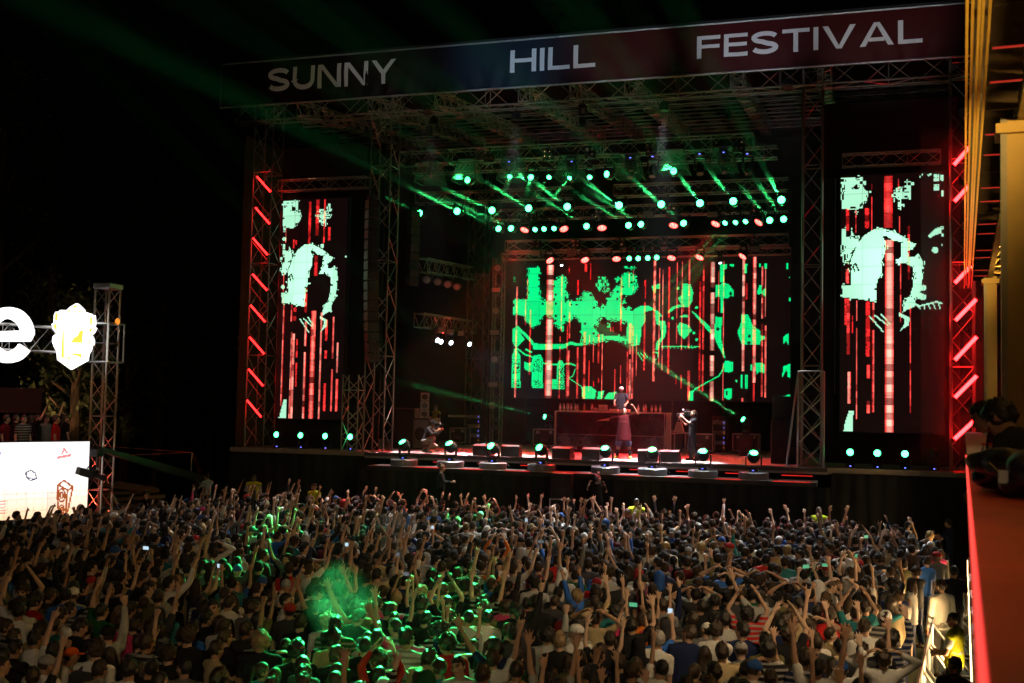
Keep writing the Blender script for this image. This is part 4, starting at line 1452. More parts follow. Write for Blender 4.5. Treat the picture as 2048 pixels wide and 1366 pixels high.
def cabinet(c_, s_, label, name='loudspeaker', drivers=1, rim=None, group='loudspeakers on the stage', yaw=0.0, gm_=None):
    """box loudspeaker: shell, grille, driver rings, handles"""
    c_ = Vector(c_)
    root = thing(name, label, 'loudspeaker', (c_.x, c_.y, c_.z - s_[2] / 2), group)
    M_ = Matrix.Rotation(yaw, 3, 'Z')
    MB().bbox(c_, s_, 0.02, M_).build('shell', BLACK if rim is None else rim, root)
    MB().box(c_ + M_ @ Vector((0, -s_[1] / 2 - 0.006, 0)), (s_[0] * 0.9, 0.014, s_[2] * 0.92), M_).build('grille', gm_ or GRILLE, root)
    for k in range(drivers):
        z = (k + 0.5) / drivers * s_[2] - s_[2] / 2
        r_ = min(s_[0], s_[2] / drivers) * 0.36
        MB().lathe([(r_, 0.012), (r_, 0.02), (r_ * .9, 0.02)], c_ + M_ @ Vector((0, -s_[1] / 2 - .002, z)), 16, M_ @ Matrix.Rotation(PI / 2, 3, 'X')).build('driver_ring', BLACKM, root)
    return root


GREYG = mat('grey_grille', (0.30, 0.32, 0.34), 0.5, 0.3, 0.15, 40)
a_ = at(849, 876, Y=40.6)
cabinet((a_.x, 40.6, ZD + .62), (0.72, 0.6, 1.2), 'pale grey bass speaker behind the crouching photographer', 'bass_speaker', 1, None, yaw=-0.2, gm_=GREYG)
for k in range(3):
    cabinet((a_.x, 40.55, ZD + 1.22 + 0.17 + 0.335 * k), (0.36, 0.4, 0.33), '%s small white-edged speaker from the bottom, on the pale grey bass speaker' % ORD[k], 'small_speaker', 1, None, yaw=0.35, gm_=GREYG)
b0 = at(1573, 920, Y=39.4)
cabinet((b0.x, 39.4, ZD + .75), (1.0, 0.9, 1.5), 'big black bass speaker stack beside the scaffold frame', 'bass_speaker', 2)
cabinet((b0.x - .05, 39.4, ZD + 1.5 + .4), (0.82, 0.6, 0.8), 'black top speaker on the big bass stack beside the scaffold frame', 'top_speaker', 3)
a2 = at(812, 880, Y=41.2)
cabinet((a2.x, 41.2, ZD + .8), (1.0, 0.8, 1.6), 'dark bass speaker stack left of the pale grey speaker', 'bass_speaker', 2)
pz = at(1122, 1000, Y=34.75)
cabinet((pz.x, 34.75, 1.62), (0.58, 0.5, 0.62), 'black pit speaker with pale metal edges in front of the stage', 'pit_speaker', 1, None, 'pit loudspeakers', gm_=GRILLE)
for s_ in (-1, 1):
    MB().box((pz.x + s_ * 0.3, 34.49, 1.62), (0.025, 0.03, 0.64)).build('edge_strip', STEEL, bpy.data.objects['pit_speaker'])
MB().box((pz.x, 34.49, 1.94), (0.62, 0.03, 0.025)).build('edge_strip', STEEL, bpy.data.objects['pit_speaker'])
MB().box((pz.x, 34.8, 0.65), (0.7, 0.6, 1.3)).build('pit_plinth', BLACK)
tag(bpy.data.objects['pit_plinth'], 'black plinth under the pit speaker in front of the stage', 'plinth')
cabinet((pz.x - .02, 34.95, 2.35), (0.66, 0.4, 0.8), 'black front-fill speaker hung on the stage lip above the pit speaker', 'front_fill_speaker', 2, None, 'pit loudspeakers')


def wedge(X, Y, label, yaw=0.0):
    root = thing('stage_monitor', label, 'monitor', (X, Y, ZD), 'wedge monitors on the stage lip')
    prof = [(-0.27, 0.0), (0.22, 0.0), (0.27, 0.08), (0.02, 0.42), (-0.27, 0.36)]   # (y, z): sloped face towards the performers
    M_ = Matrix.Rotation(yaw, 3, 'Z')
    o_ = Vector((X, Y, ZD))
    MB().prism(prof, o_ + M_ @ Vector((-0.33, 0, 0)), M_ @ Vector((0, 1, 0)), Vector((0, 0, 1)), M_ @ Vector((0.66, 0, 0))).build('body', mat('wedge_black', (0.03, 0.03, 0.032), 0.5, 0, 0.2, 15), root)
    g_ = [(0.265, 0.1), (0.035, 0.41), (0.045, 0.42), (0.28, 0.105)]
    MB().prism(g_, o_ + M_ @ Vector((-0.3, 0, 0)), M_ @ Vector((0, 1, 0)), Vector((0, 0, 1)), M_ @ Vector((0.6, 0, 0))).build('grille', GRILLE, root)
    for s_ in (-1, 1):
        for q in (0.12, 0.24):
            MB().cyl(o_ + M_ @ Vector((s_ * 0.331, -0.08, q)), o_ + M_ @ Vector((s_ * 0.338, -0.08, q)), 0.03, n=10).build('side_port', BLACKM, root)


for k, x in enumerate((968, 1022, 1127, 1185, 1296, 1340)):
    X = at(x, 905, Y=37.3).x
    wedge(X, 37.3 + 0.05 * (k % 2), '%s black wedge monitor from the SUNNY end on the stage lip' % ORD[k], 0.1 * math.sin(k * 2))

# ------------------------------------------------------------------ DJ table and its things
DJX0, DJX1, DJY, DJZ = -11.63, -7.2, 43.0, 4.68
dj = thing('dj_table', 'tall black glossy DJ table with white cloth ends in front of the big screen', 'table', ((DJX0 + DJX1) / 2, DJY, ZD))
GLOSS = mat('black_gloss_panel', (0.018, 0.012, 0.012), 0.12, 0, 0.3, 3)
wd = DJX1 - DJX0
zmid = at(1200, 870, Y=43).z
MB().box(((DJX0 + DJX1) / 2, DJY, (zmid + DJZ) / 2), (wd, 0.05, DJZ - zmid - .02)).build('front_panel', GLOSS, dj)
MB().box(((DJX0 + DJX1) / 2, DJY, (ZD + zmid) / 2), (wd, 0.05, zmid - ZD - .02)).build('front_panel', GLOSS, dj)
MB().box(((DJX0 + DJX1) / 2, DJY + 0.02, zmid), (wd, 0.03, 0.03)).build('seam_strip', trim_m, dj)
MB().box(((DJX0 + DJX1) / 2, DJY + 0.5, DJZ + .025), (wd + .04, 1.1, 0.05)).build('top', mat('table_top_grey', (0.5, 0.5, 0.5), 0.4), dj)
CLOTH = mat('white_cloth', (0.72, 0.73, 0.75), 0.85, 0, 0.08, 5, 0.3)
for x, wv in ((DJX0 - 0.03, 0.10), (DJX1 + 0.05, 0.26)):
    d = MB()
    n = 14
    for j in range(9):
        z = DJZ + .03 - (DJZ - ZD - .02) * j / 8
        for i in range(n + 1):
            u = i / n
            d.v.append((x + (u - .5) * wv * (1 + .1 * j / 8), DJY - 0.06 + 0.05 * math.sin(u * 15 + x) + 0.02 * math.sin(j * .8 + u * 4), z))
    for j in range(8):
        for i in range(n):
            q = j * (n + 1) + i
            d.f.append((q, q + 1, q + n + 2, q + n + 1))
    d.build('end_cloth', CLOTH, dj, True)
MB().box((DJX0 + .02, DJY + .5, (ZD + DJZ) / 2), (0.04, 0.95, DJZ - ZD - .06)).build('side_panel', GLOSS, dj)
MB().box((DJX1 - .02, DJY + .5, (ZD + DJZ) / 2), (0.04, 0.95, DJZ - ZD - .06)).build('side_panel', GLOSS, dj)
tag(MB().box(((DJX0 + DJX1) / 2 + .4, DJY + 2.0, ZD + .45), (4.0, 1.8, 0.88)).build('dj_riser', BLACK), 'black platform behind the DJ table that the DJ stands on', 'platform')

PLAST = bpy.data.materials.new('clear_plastic_bottle')
PLAST.use_nodes = True
_nt = PLAST.node_tree
_bs = _nt.nodes['Principled BSDF']
_bs.inputs['Base Color'].default_value = (0.85, 0.88, 0.92, 1)
_bs.inputs['Roughness'].default_value = 0.15
_bs.inputs['Transmission Weight'].default_value = 0.45
LABELM = [mat('bottle_label_white', (0.8, 0.8, 0.82), 0.5), mat('bottle_label_red', (0.6, 0.05, 0.05), 0.5), mat('bottle_label_amber', (0.55, 0.3, 0.06), 0.4)]


def bottle(X, Y, Z, h, r, kind, label, name='water_bottle', cat='bottle', group='bottles on the DJ table'):
    root = thing(name, label, cat, (X, Y, Z), group)
    MB().lathe([(r * .9, 0), (r, 0.01), (r, h * .62), (r * .85, h * .72), (r * .38, h * .86), (r * .38, h * .93)], (X, Y, Z), 12).build('body', PLAST if kind < 2 else LABELM[2], root, True)
    MB().lathe([(r * 1.02, h * .25), (r * 1.02, h * .55)], (X, Y, Z), 12).build('label', LABELM[kind], root)
    MB().lathe([(r * .42, h * .93), (r * .42, h)], (X, Y, Z), 8).build('cap', LABELM[1 if kind == 0 else 0], root)


zb_ = DJZ + .052
bl = [1121, 1127, 1132, 1137, 1142, 1149, 1156, 1168, 1182]
for k, x in enumerate(bl):
    X = at(x, 820, Y=43.3).x
    bottle(X, 43.22 + 0.12 * (k % 3), zb_, 0.30 if k != 6 else .26, 0.042 if k not in (6,) else .055, 0 if k < 5 else (1 if k == 6 else (2 if k == 7 else 0)), '%s bottle from the SUNNY end of the DJ table' % ORD[k])
for k, x in enumerate([1277, 1287, 1292, 1303, 1312, 1320]):
    X = at(x, 820, Y=43.3).x
    bottle(X, 43.25 + 0.1 * (k % 2), zb_, 0.30, 0.042, 0 if k != 2 else 1, '%s clear water bottle on the table end right of the DJ' % ORD[k])
lp = at(1206, 822, Y=43.45)
lt = thing('laptop', 'open silver laptop on the DJ table, lid towards the crowd', 'laptop', (lp.x, 43.45, zb_))
SILV = mat('silver_metal', (0.7, 0.71, 0.72), 0.35, 0.7, 0.05)
MB().bbox((lp.x, 43.6, zb_ + .012), (0.36, 0.25, 0.02), 0.006).build('base', SILV, lt)
lid = MB().bbox((lp.x, 43.45, zb_ + .135), (0.36, 0.016, 0.25), 0.006, Matrix.Rotation(0.18, 3, 'X')).build('lid', SILV, lt)
MB().lathe([(0.03, 0.0), (0.02, 0.004)], (lp.x, 43.437, zb_ + .135), 12, Matrix.Rotation(PI / 2, 3, 'X')).build('round_mark', mat('lid_mark', (0.12, 0.12, 0.13), 0.4), lid)
for nm, x, w_, lab in (('mixer', 1228, 0.34, 'white DJ mixer on the table beside the laptop'), ('disc_player', 1250, 0.36, 'white disc player on the table in front of the DJ'), ('disc_player', 1190, 0.3, 'grey disc player on the table next to the bottles')):
    X = at(x, 824, Y=43.4).x
    r_ = thing(nm, lab, 'player' if 'disc' in nm else 'mixer', (X, 43.4, zb_))
    MB().bbox((X, 43.42, zb_ + .05), (w_, 0.36, 0.09), 0.012).build('body', WHITEP if x != 1190 else GREYG, r_)
    if 'disc' in nm:
        MB().lathe([(0.11, 0), (0.11, 0.02), (0.1, 0.025)], (X, 43.38, zb_ + .097), 18).build('jog_wheel', BLACK, r_)
    else:
        for q in range(6):
            MB().cyl((X - .12 + .05 * q, 43.36, zb_ + .096), (X - .12 + .05 * q, 43.36, zb_ + .125), 0.012, n=8).build('knob', BLACK, r_)
# side shelf and bag on the far side of the table
sh = thing('side_shelf', 'white side shelf sticking out of the table end', 'shelf', (DJX1 + .5, 43.4, ZD))
MB().box((DJX1 + .55, 43.4, 3.95), (0.85, 0.5, 0.04), Matrix.Rotation(-0.06, 3, 'Y')).build('board', CLOTH, sh)
MB().cyl((DJX1 + .9, 43.4, ZD), (DJX1 + .9, 43.4, 3.92), 0.025).build('leg', STEEL, sh)
MB().cyl((DJX1 + .25, 43.4, ZD), (DJX1 + .25, 43.4, 3.95), 0.025).build('leg', STEEL, sh)
tb = thing('tote_bag', 'white bag standing on the side shelf of the DJ table', 'bag', (DJX1 + .42, 43.4, 3.98))
MB().box((DJX1 + .42, 43.4, 4.18), (0.4, 0.22, 0.4), None, 0.45).build('body', CLOTH, tb)
MB().tube([(DJX1 + .36, 43.4, 4.37), (DJX1 + .38, 43.4, 4.48), (DJX1 + .46, 43.4, 4.48), (DJX1 + .48, 43.4, 4.37)], 0.008).build('strap', CLOTH, tb)

# flight cases and back-line
CASEB = mat('case_laminate', (0.022, 0.018, 0.018), 0.4, 0, 0.2, 8)
CASEE = mat('case_edge_metal', (0.6, 0.55, 0.52), 0.35, 0.7, 0.15, 10)


def flight_case(X, Y, w, d, h, label, z=ZD):
    root = thing('flight_case', label, 'case', (X, Y, z), 'flight cases at the back of the stage')
    z0 = z + 0.12
    MB().box((X, Y, z0 + h / 2), (w, d, h)).build('body', CASEB, root)
    e = 0.022
    for sx in (-1, 1):
        for sy in (-1, 1):
            MB().box((X + sx * w / 2, Y + sy * d / 2, z0 + h / 2), (e * 2, e * 2, h + e * 2)).build('edge_rail', CASEE, root)
    for sy in (-1, 1):
        for q in (0, 1):
            MB().box((X, Y + sy * d / 2, z0 + q * h), (w - e * 2, e * 2, e * 2)).build('edge_rail', CASEE, root)
    for sx in (-1, 1):
        c_ = MB().box((X + sx * w * .3, Y - d / 2 - .012, z0 + h * .82), (0.13, 0.02, 0.12)).build('catch', CASEE, root)
        MB().box((X + sx * w * .3, Y - d / 2 - .03, z0 + h * .82), (0.05, 0.02, 0.05)).build('butterfly', STEEL, c_)
        for sy in (-1, 1):
            MB().cyl((X + sx * w * .38, Y + sy * d * .35 - .02, z + .06), (X + sx * w * .38, Y + sy * d * .35 + .02, z + .06), 0.055, n=12).build('wheel', BLACK, root)
    MB().box((X, Y - d / 2 - .006, z0 + h * .35), (0.3, 0.008, 0.14)).build('stencil_patch', mat('case_patch', (0.16, 0.10, 0.09), 0.6, 0, 0.4, 30), root)


for x, Y, w, h, lab in ((1493, 46.8, 1.05, 0.68, 'flight case standing alone under the green lamp near the scrim'), (1400, 45.6, 1.1, 0.66, 'flight case behind the stage camera operator'),
                        (1092, 45.8, 0.95, 0.68, 'flight case left of the DJ table'), (920, 46.2, 0.7, 0.62, 'small red-lit flight case behind the wedge monitors, below the side truss')):
    X = at(x, 885, Y=Y).x
    flight_case(X, Y, w, 0.6, h, lab)
for x, lab in ((1440, 'dark amplifier rack behind the flight cases, beside the DJ table'), (953, 'dark equipment rack beside the upright lamp column')):
    X = at(x, 850, Y=47.3).x
    r_ = thing('equipment_rack', lab, 'rack', (X, 47.3, ZD))
    MB().bbox((X, 47.3, ZD + .75), (0.62, 0.6, 1.5), 0.02).build('cabinet', BLACKM, r_)
    for q in range(6):
        u_ = MB().box((X, 46.99, ZD + .2 + .21 * q), (0.54, 0.02, 0.16)).build('unit', GREYG if q % 2 else BLACK, r_)
        MB().box((X + .2, 46.975, ZD + .2 + .21 * q), (0.03, 0.01, 0.02)).build('indicator', emat('amber_led', (1, .35, .05), 1.2) if q % 3 == 0 else BLUELED, u_)
tb = thing('keyboard_stand', 'bright white keyboard on a dark stand at the back below the side truss', 'keyboard', (at(925, 860, Y=47.6).x, 47.6, ZD))
X = tb.location.x
MB().bbox((X, 47.6, ZD + 1.25), (1.3, 0.4, 0.1), 0.02).build('keys', WHITEP, tb)
for s_ in (-1, 1):
    MB().cyl((X + s_ * .45, 47.5, ZD), (X - s_ * .45, 47.5, ZD + 1.2), 0.025).build('leg', BLACKM, tb)
ms = thing('mic_stand', 'thin black microphone stand behind the DJ table end', 'stand', (at(1425, 870, Y=45.4).x, 45.4, ZD))
MB().tube([(ms.location.x, 45.4, ZD), (ms.location.x, 45.4, ZD + 1.2), (ms.location.x + .25, 45.3, ZD + 1.4)], 0.014).build('pole', STEEL, ms)
MB().lathe([(0.15, 0), (0.15, 0.02), (0.03, 0.04)], (ms.location.x, 45.4, ZD), 14).build('base', BLACKM, ms)
# cables lying along the lip
for k, (xa_, xb_) in enumerate(((-16.6, -13.6), (-13.2, -10.2), (-6.0, -2.4))):
    pts = [(xa_ + (xb_ - xa_) * i / 24, 36.85 + 0.12 * math.sin(i * .9 + k), ZD + .015) for i in range(25)]
    tag(MB().tube(pts, 0.018, 5).build('stage_cable', CABLE), 'black cable lying along the stage lip, %s from the SUNNY end' % ORD[k], 'cable', 'cables on the stage lip')
# ------------------------------------------------------------------ people: a figure is laid out as joints, grown as one closed skin
SKIN = objcol_mat('skin', 0.5, 'mask', 0.05, 40, 0.08)
CLOTHM = objcol_mat('clothing', 0.9, None, 0.3, 25, 0.2, 0.0)
SHIRTM = objcol_mat('shirt', 0.9, None, 0.3, 25, 0.2, 0.0, True)
HAIRM = objcol_mat('hair', 0.42, None, 0.8, 70, 0.4)
BENCH = bpy.data.scenes.new('bench')            # figures are grown in a scene of their own


def bench_eval(o):
    vl = BENCH.view_layers[0]
    vl.update()
    return o.evaluated_get(vl.depsgraph)



def grown(mb, name, m, voxel, target, smooth=2, fold=0.0, seed=0):
    """union of the shapes as one closed surface, smoothed and thinned out"""
    me = mb.build('tmp', None, data_only=True)
    o = bpy.data.objects.new('tmp', me)
    BENCH.collection.objects.link(o)
    r = o.modifiers.new('r', 'REMESH')
    r.mode = 'VOXEL'
    r.voxel_size = voxel
    s = o.modifiers.new('s', 'SMOOTH')
    s.factor = 0.5
    s.iterations = smooth
    if fold:
        t = bpy.data.meshes.new_from_object(bench_eval(o))
        nv = len(t.vertices)
        co_, no_ = np.empty(nv * 3), np.empty(nv * 3)
        t.vertices.foreach_get('co', co_)
        t.vertex_normals.foreach_get('vector', no_)
        co_, no_ = co_.reshape(-1, 3), no_.reshape(-1, 3)
        n_ = np.array([noise.noise(Vector((x * 9 + seed, y * 9, z * 5))) + 0.6 * noise.noise(Vector((x * 4, y * 6 + seed, z * 16))) for x, y, z in co_])
        t.vertices.foreach_set('co', (co_ + no_ * (fold * n_)[:, None]).ravel())
        t.update()
        o.modifiers.clear()
        o.data = t
        bpy.data.meshes.remove(me)
        me = t
    d = o.modifiers.new('d', 'DECIMATE')
    nf = len(bench_eval(o).data.polygons) if not fold else len(me.polygons)
    d.ratio = min(1.0, target / max(1, nf * 2 if nf else 1))
    out = bpy.data.meshes.new_from_object(bench_eval(o))
    out.name = name
    out.materials.clear()
    if m:
        out.materials.append(m)
    out.polygons.foreach_set('use_smooth', [True] * len(out.polygons))
    bpy.data.objects.remove(o)
    bpy.data.meshes.remove(me)
    return out


def rotm(axis, a):
    return Matrix.Rotation(a, 3, axis)


def vec(*a):
    return Vector(a)


FINGERS = {  # curl of the two finger joints (radians), spread factor; order index, middle, ring, little, then thumb
    'open': ([(0.1, 0.1)] * 4, 2.1, 0.1), 'relax': ([(0.5, 0.6)] * 4, 0.35, 0.4), 'fist': ([(1.5, 1.6)] * 4, 0.15, 1.1),
    'point': ([(0.05, 0.05), (1.5, 1.6), (1.5, 1.6), (1.5, 1.6)], 0.2, 1.0), 'peace': ([(0.05, 0.05), (0.05, 0.05), (1.5, 1.6), (1.5, 1.6)], 1.8, 1.0),
    'horns': ([(0.05, 0.05), (1.5, 1.6), (1.5, 1.6), (0.05, 0.05)], 0.5, 1.0), 'grip': ([(0.75, 0.9)] * 4, 0.25, 0.8)}


def hand(mb, w, d, n, kind, side, sc=1.0):
    """w wrist, d direction of the hand, n palm normal; side +1 = thumb towards (d x n)"""
    d, n = d.normalized(), (n - d * n.dot(d)).normalized()
    s = d.cross(n).normalized() * side
    cur, spread, th = FINGERS[kind]
    c = w + d * 0.052 * sc
    mb.cap(w, w + d * 0.02 * sc, 0.025 * sc, 0.024 * sc, 8, 2)
    for q in (-0.024, -0.008, 0.008, 0.024):
        mb.cap(w + d * 0.022 * sc + s * q * 0.8 * sc, w + d * 0.088 * sc + s * q * sc, 0.0155 * sc, 0.0135 * sc, 8, 2)
    for k, (L, q) in enumerate(((0.068, 0.026), (0.076, 0.009), (0.070, -0.009), (0.054, -0.026))):
        a, b = cur[k]
        base = w + d * (0.090 - 0.004 * abs(k - 1.2)) * sc + s * q * sc
        fd = (d + s * (q / 0.026 * 0.22 * spread)).normalized()
        d1 = fd * math.cos(a) + n * math.sin(a)
        d2 = fd * math.cos(a + b) + n * math.sin(a + b)
        m = base + d1 * L * 0.5 * sc
        mb.cap(base - d * .012 * sc, m, 0.0105 * sc, 0.0098 * sc, 7, 2)
        mb.cap(m, m + d2 * L * 0.5 * sc, 0.0098 * sc, 0.0085 * sc, 7, 2)
    tb = w + d * 0.028 * sc + s * 0.026 * sc
    t1 = (d * 0.65 + s * (0.85 - 0.5 * th) + n * (0.3 * th)).normalized()
    t2 = (d * 0.95 + s * (0.4 - 0.6 * th) + n * (0.55 * th)).normalized()
    tm = tb + t1 * 0.038 * sc
    mb.cap(tb, tm, 0.0125 * sc, 0.011 * sc, 7, 2)
    mb.cap(tm, tm + t2 * 0.032 * sc, 0.011 * sc, 0.009 * sc, 7, 2)


class Figure:
    """joints of a 1.75 m person facing +Y; arms = (upper arm direction, forearm direction, palm normal, hand kind)"""

    def __init__(s, R_=None, L_=None, head=(0, 0, 0), lean=0.0, twist=0.0, side=0.0, fem=False, heavy=1.0, legs=None, hip=None):
        s.fem, s.heavy = fem, heavy
        s.sh = (0.172 if fem else 0.195) * (1 + 0.35 * (heavy - 1))
        s.Mt = (rotm('Z', twist) @ rotm('X', -lean) @ rotm('Y', side))       # torso rotation about the hips
        s.hip = Vector(hip) if hip else vec(0, 0, 0.94)
        T = lambda p: s.hip + s.Mt @ (Vector(p) - vec(0, 0, 0.94))
        s.T = T
        s.neck = T((0, -0.012, 1.475))
        yaw, pit, rol = head
        s.Hm = s.Mt @ (rotm('Z', yaw) @ rotm('X', -pit) @ rotm('Y', rol))
        s.piv = T((0, -0.005, 1.53))
        s.skull = s.piv + s.Hm @ vec(0, 0.012, 0.108)
        s.arms = {}
        for k, sg, a in (('R', 1, R_), ('L', -1, L_)):
            if a is None:
                a = ((0.16 * sg, -0.03, -1), (0.05 * sg, 0.22, -1), (-sg, 0, 0), 'relax')
            S_ = T((sg * s.sh, -0.01, 1.415))
            ud, fd = Vector(a[0]).normalized(), Vector(a[1]).normalized()
            if ud.z > 0.3:
                S_ = S_ + s.Mt @ vec(-sg * 0.015, 0, 0.045)
            E = S_ + s.Mt @ ud * 0.29
            W = E + s.Mt @ fd * 0.255
            s.arms[k] = (S_, E, W, s.Mt @ fd, s.Mt @ Vector(a[2]), a[3], s.Mt @ (Vector(a[4]) if len(a) > 4 else fd))
        if legs is None:
            legs = {}
            for k, sg in (('R', 1), ('L', -1)):
                legs[k] = (s.hip + vec(sg * 0.09, 0, -0.01), vec(sg * 0.11, 0.02, 0.49), vec(sg * 0.12, -0.02, 0.085), vec(sg * 0.03, 1, 0))
        s.legs = legs

    def head_shapes(s, mb):
        P = lambda x, y, z: s.skull + s.Hm @ vec(x, y, z)
        mb.ell(P(0, -0.006, 0.012), (0.076, 0.097, 0.104), s.Hm, 16, 12)
        mb.ell(P(0, 0.034, -0.052), (0.058, 0.060, 0.066), s.Hm, 14, 10)
        mb.ell(P(0, 0.062, -0.093), (0.030, 0.026, 0.024), s.Hm)
        mb.cap(P(0, 0.088, 0.004), P(0, 0.108, -0.030), 0.011, 0.0155, 8, 2)           # nose
        mb.cap(P(-0.04, 0.080, 0.024), P(0.04, 0.080, 0.024), 0.014, 0.014, 8, 2)       # brow
        for sg in (-1, 1):
            mb.ell(P(sg * 0.046, 0.066, -0.022), (0.026, 0.022, 0.022), s.Hm, 8, 6)      # cheek
            mb.ell(P(sg * 0.080, -0.006, -0.012), (0.011, 0.022, 0.032), s.Hm, 8, 6)     # ear
        mb.cap(P(-0.02, 0.086, -0.060), P(0.02, 0.086, -0.060), 0.010, 0.010, 8, 2)      # lips
        mb.cap(s.neck - s.Mt @ vec(0, 0, 0.06), s.piv + s.Hm @ vec(0, 0.005, 0.05), 0.062 if not s.fem else 0.053, 0.055 if not s.fem else 0.047, 12, 3)

    def torso(s, mb, g=0.0, hem=0.0):
        h = s.heavy
        T, M = s.T, s.Mt
        wf = 0.92 if s.fem else 1.0
        mb.ell(T((0, 0, 1.295)), (0.172 * wf * h + g, 0.112 * h + g, 0.20 + g), M, 18, 12)
        mb.ell(T((0, 0.005 + .02 * (h - 1), 1.10 if not hem else 1.12)), (0.150 * wf * h + g, 0.105 * h * h + g, 0.19 + g if not hem else 0.12), M, 18, 12)
        if not hem:
            mb.ell(T((0, -0.005, 0.955)), (0.165 * h + g, 0.118 * h + g, 0.135 + g), M, 18, 12)
        if s.fem:
            for sg in (-1, 1):
                mb.ell(T((sg * 0.07, 0.085, 1.28)), (0.062 + g, 0.055 + g, 0.062 + g), M, 10, 8)
        for sg, k in ((1, 'R'), (-1, 'L')):
            S_ = s.arms[k][0]
            mb.cap(T((sg * 0.05, -0.01, 1.40)), S_, 0.072 + g, 0.055 + g, 12, 3)
            mb.cap(T((sg * 0.02, -0.02, 1.475)), S_ + M @ vec(-sg * .03, -.01, .012), 0.045 + g, 0.040 + g, 10, 3)

    def body(s, target=2600, voxel=0.0092, name='body'):
        mb = MB()
        s.head_shapes(mb)
        s.torso(mb)
        h = s.heavy
        af = 0.78 if s.fem else 0.89
        for k, sg in (('R', 1), ('L', -1)):
            S_, E, W, fd, pn, kind, hd = s.arms[k]
            mb.cap(S_, E, 0.052 * af * h, 0.041 * af * h, 12, 3)
            mb.cap(S_.lerp(E, 0.35), S_.lerp(E, 0.65), 0.050 * af * h, 0.047 * af * h, 12, 3)
            mb.cap(E, W, 0.042 * af * h, 0.028 * af, 12, 3)
            mb.cap(E.lerp(W, .15), E.lerp(W, .45), 0.043 * af * h, 0.038 * af, 12, 3)
            hand(mb, W + fd.normalized() * .008, hd, pn, kind, sg * (1 if True else 1), 1.18 if not s.fem else 1.05)
            H, K, A, fdir = s.legs[k]
            mb.cap(H, K, 0.090 * h, 0.058, 12, 3)
            mb.cap(K, A, 0.057, 0.040, 12, 3)
            mb.cap(K.lerp(A, .15), K.lerp(A, .4), 0.058, 0.054, 12, 3)
            f = Vector(fdir).normalized()
            mb.cap(A + vec(0, 0, -0.045) - f * 0.03, A + vec(0, 0, -0.055) + f * 0.15, 0.040, 0.030, 10, 3)
        me = grown(mb, name, SKIN, voxel, target, 1)
        # lips, eyes and brows as painted tone
        n = len(me.vertices)
        co = np.empty(n * 3)
        me.vertices.foreach_get('co', co)
        co = co.reshape(-1, 3)
        Hi = np.array(s.Hm.inverted())
        q = (co - np.array(s.skull)) @ Hi.T
        col = np.ones((n, 4), np.float32)
        x, y, z = np.abs(q[:, 0]), q[:, 1], q[:, 2]
        fr = y > 0.06
        eye = fr & (np.abs(x - 0.032) < 0.017) & (np.abs(z - 0.002) < 0.011)
        col[eye, :3] = (0.12, 0.10, 0.10)
        brow = fr & (np.abs(x - 0.034) < 0.026) & (np.abs(z - 0.028) < 0.008)
        col[brow, :3] = (0.25, 0.2, 0.18)
        lip = fr & (x < 0.026) & (np.abs(z + 0.060) < 0.010)
        col[lip, :3] = (0.85, 0.5, 0.5)
        a = me.attributes.new('mask', 'FLOAT_COLOR', 'POINT')
        a.data.foreach_set('color', col.ravel())
        return me

    def top(s, target=900, sleeve=0.55, hem=0.86, name='t_shirt', g=0.016, voxel=0.014, seed=0, flare=0.0):
        mb = MB()
        h = s.heavy
        s.torso(mb, g, max(0.0, hem))
        n, vs, fs = 20, [], []
        for z, k_ in ((hem, 1.0 + flare * 4), (hem + 0.01, 1.02 + flare * 4), ((hem + 1.28) / 2, 1.0 + flare * 2), (1.28, 0.96)):
            for i in range(n):
                a_ = 2 * PI * i / n
                vs.append(s.T((math.cos(a_) * (0.166 * h + g) * k_, 0.002 + math.sin(a_) * (0.116 * h * h + g) * k_, z)))
        for j in range(3):
            for i in range(n):
                q = (i + 1) % n
                fs.append((j * n + i, j * n + q, (j + 1) * n + q, (j + 1) * n + i))
        fs += [tuple(range(n - 1, -1, -1)), tuple(range(3 * n, 4 * n))]
        mb.add(vs, fs)
        for k in 'RL':
            S_, E, W, fd = s.arms[k][:4]
            if sleeve > 0:
                if sleeve <= 1:
                    mb.cap(S_, S_.lerp(E, sleeve), 0.068 * h, (0.068 - .012 * sleeve) * h, 12, 3)
                else:
                    mb.cap(S_, E, 0.068 * h, 0.055 * h, 12, 3)
                    mb.cap(E, E.lerp(W, sleeve - 1), 0.055 * h, 0.043, 12, 3)
        return grown(mb, name, CLOTHM, voxel, target, 3, 0.007, seed)

    def trousers(s, target=600, length=1.0, name='trousers', g=0.014, voxel=0.015, seed=3):
        mb = MB()
        h = s.heavy
        mb.ell(s.T((0, -0.005, 0.95)), (0.165 * h + g, 0.118 * h + g, 0.125 + g), s.Mt, 18, 12)
        for k in 'RL':
            H, K, A, f = s.legs[k]
            mb.cap(H, K, 0.092 * h + g, 0.064 + g, 12, 3)
            if length < 0.5:
                mb.cap(H, H.lerp(K, 0.98), 0.098 * h + g, 0.082 + g, 12, 3)
            else:
                mb.cap(K, A.lerp(K, 0.06), 0.062 + g, 0.046 + g, 12, 3)
        return grown(mb, name, CLOTHM, voxel, target, 3, 0.006, seed)

    def shoe(s, k, sole=0.0):
        H, K, A, f = s.legs[k]
        f = Vector(f).normalized()
        mb = MB()
        mb.cap(A + vec(0, 0, -0.035) - f * 0.035, A + vec(0, 0, -0.05) + f * 0.16, 0.050, 0.037, 10, 3)
        mb.cap(A + vec(0, 0, 0.02), A + vec(0, 0, -0.03), 0.046, 0.048, 10, 3)
        return grown(mb, 'shoe', CLOTHM, 0.012, 220, 1)

    def head_matrix(s):
        return Matrix.Translation(s.skull) @ s.Hm.to_4x4()


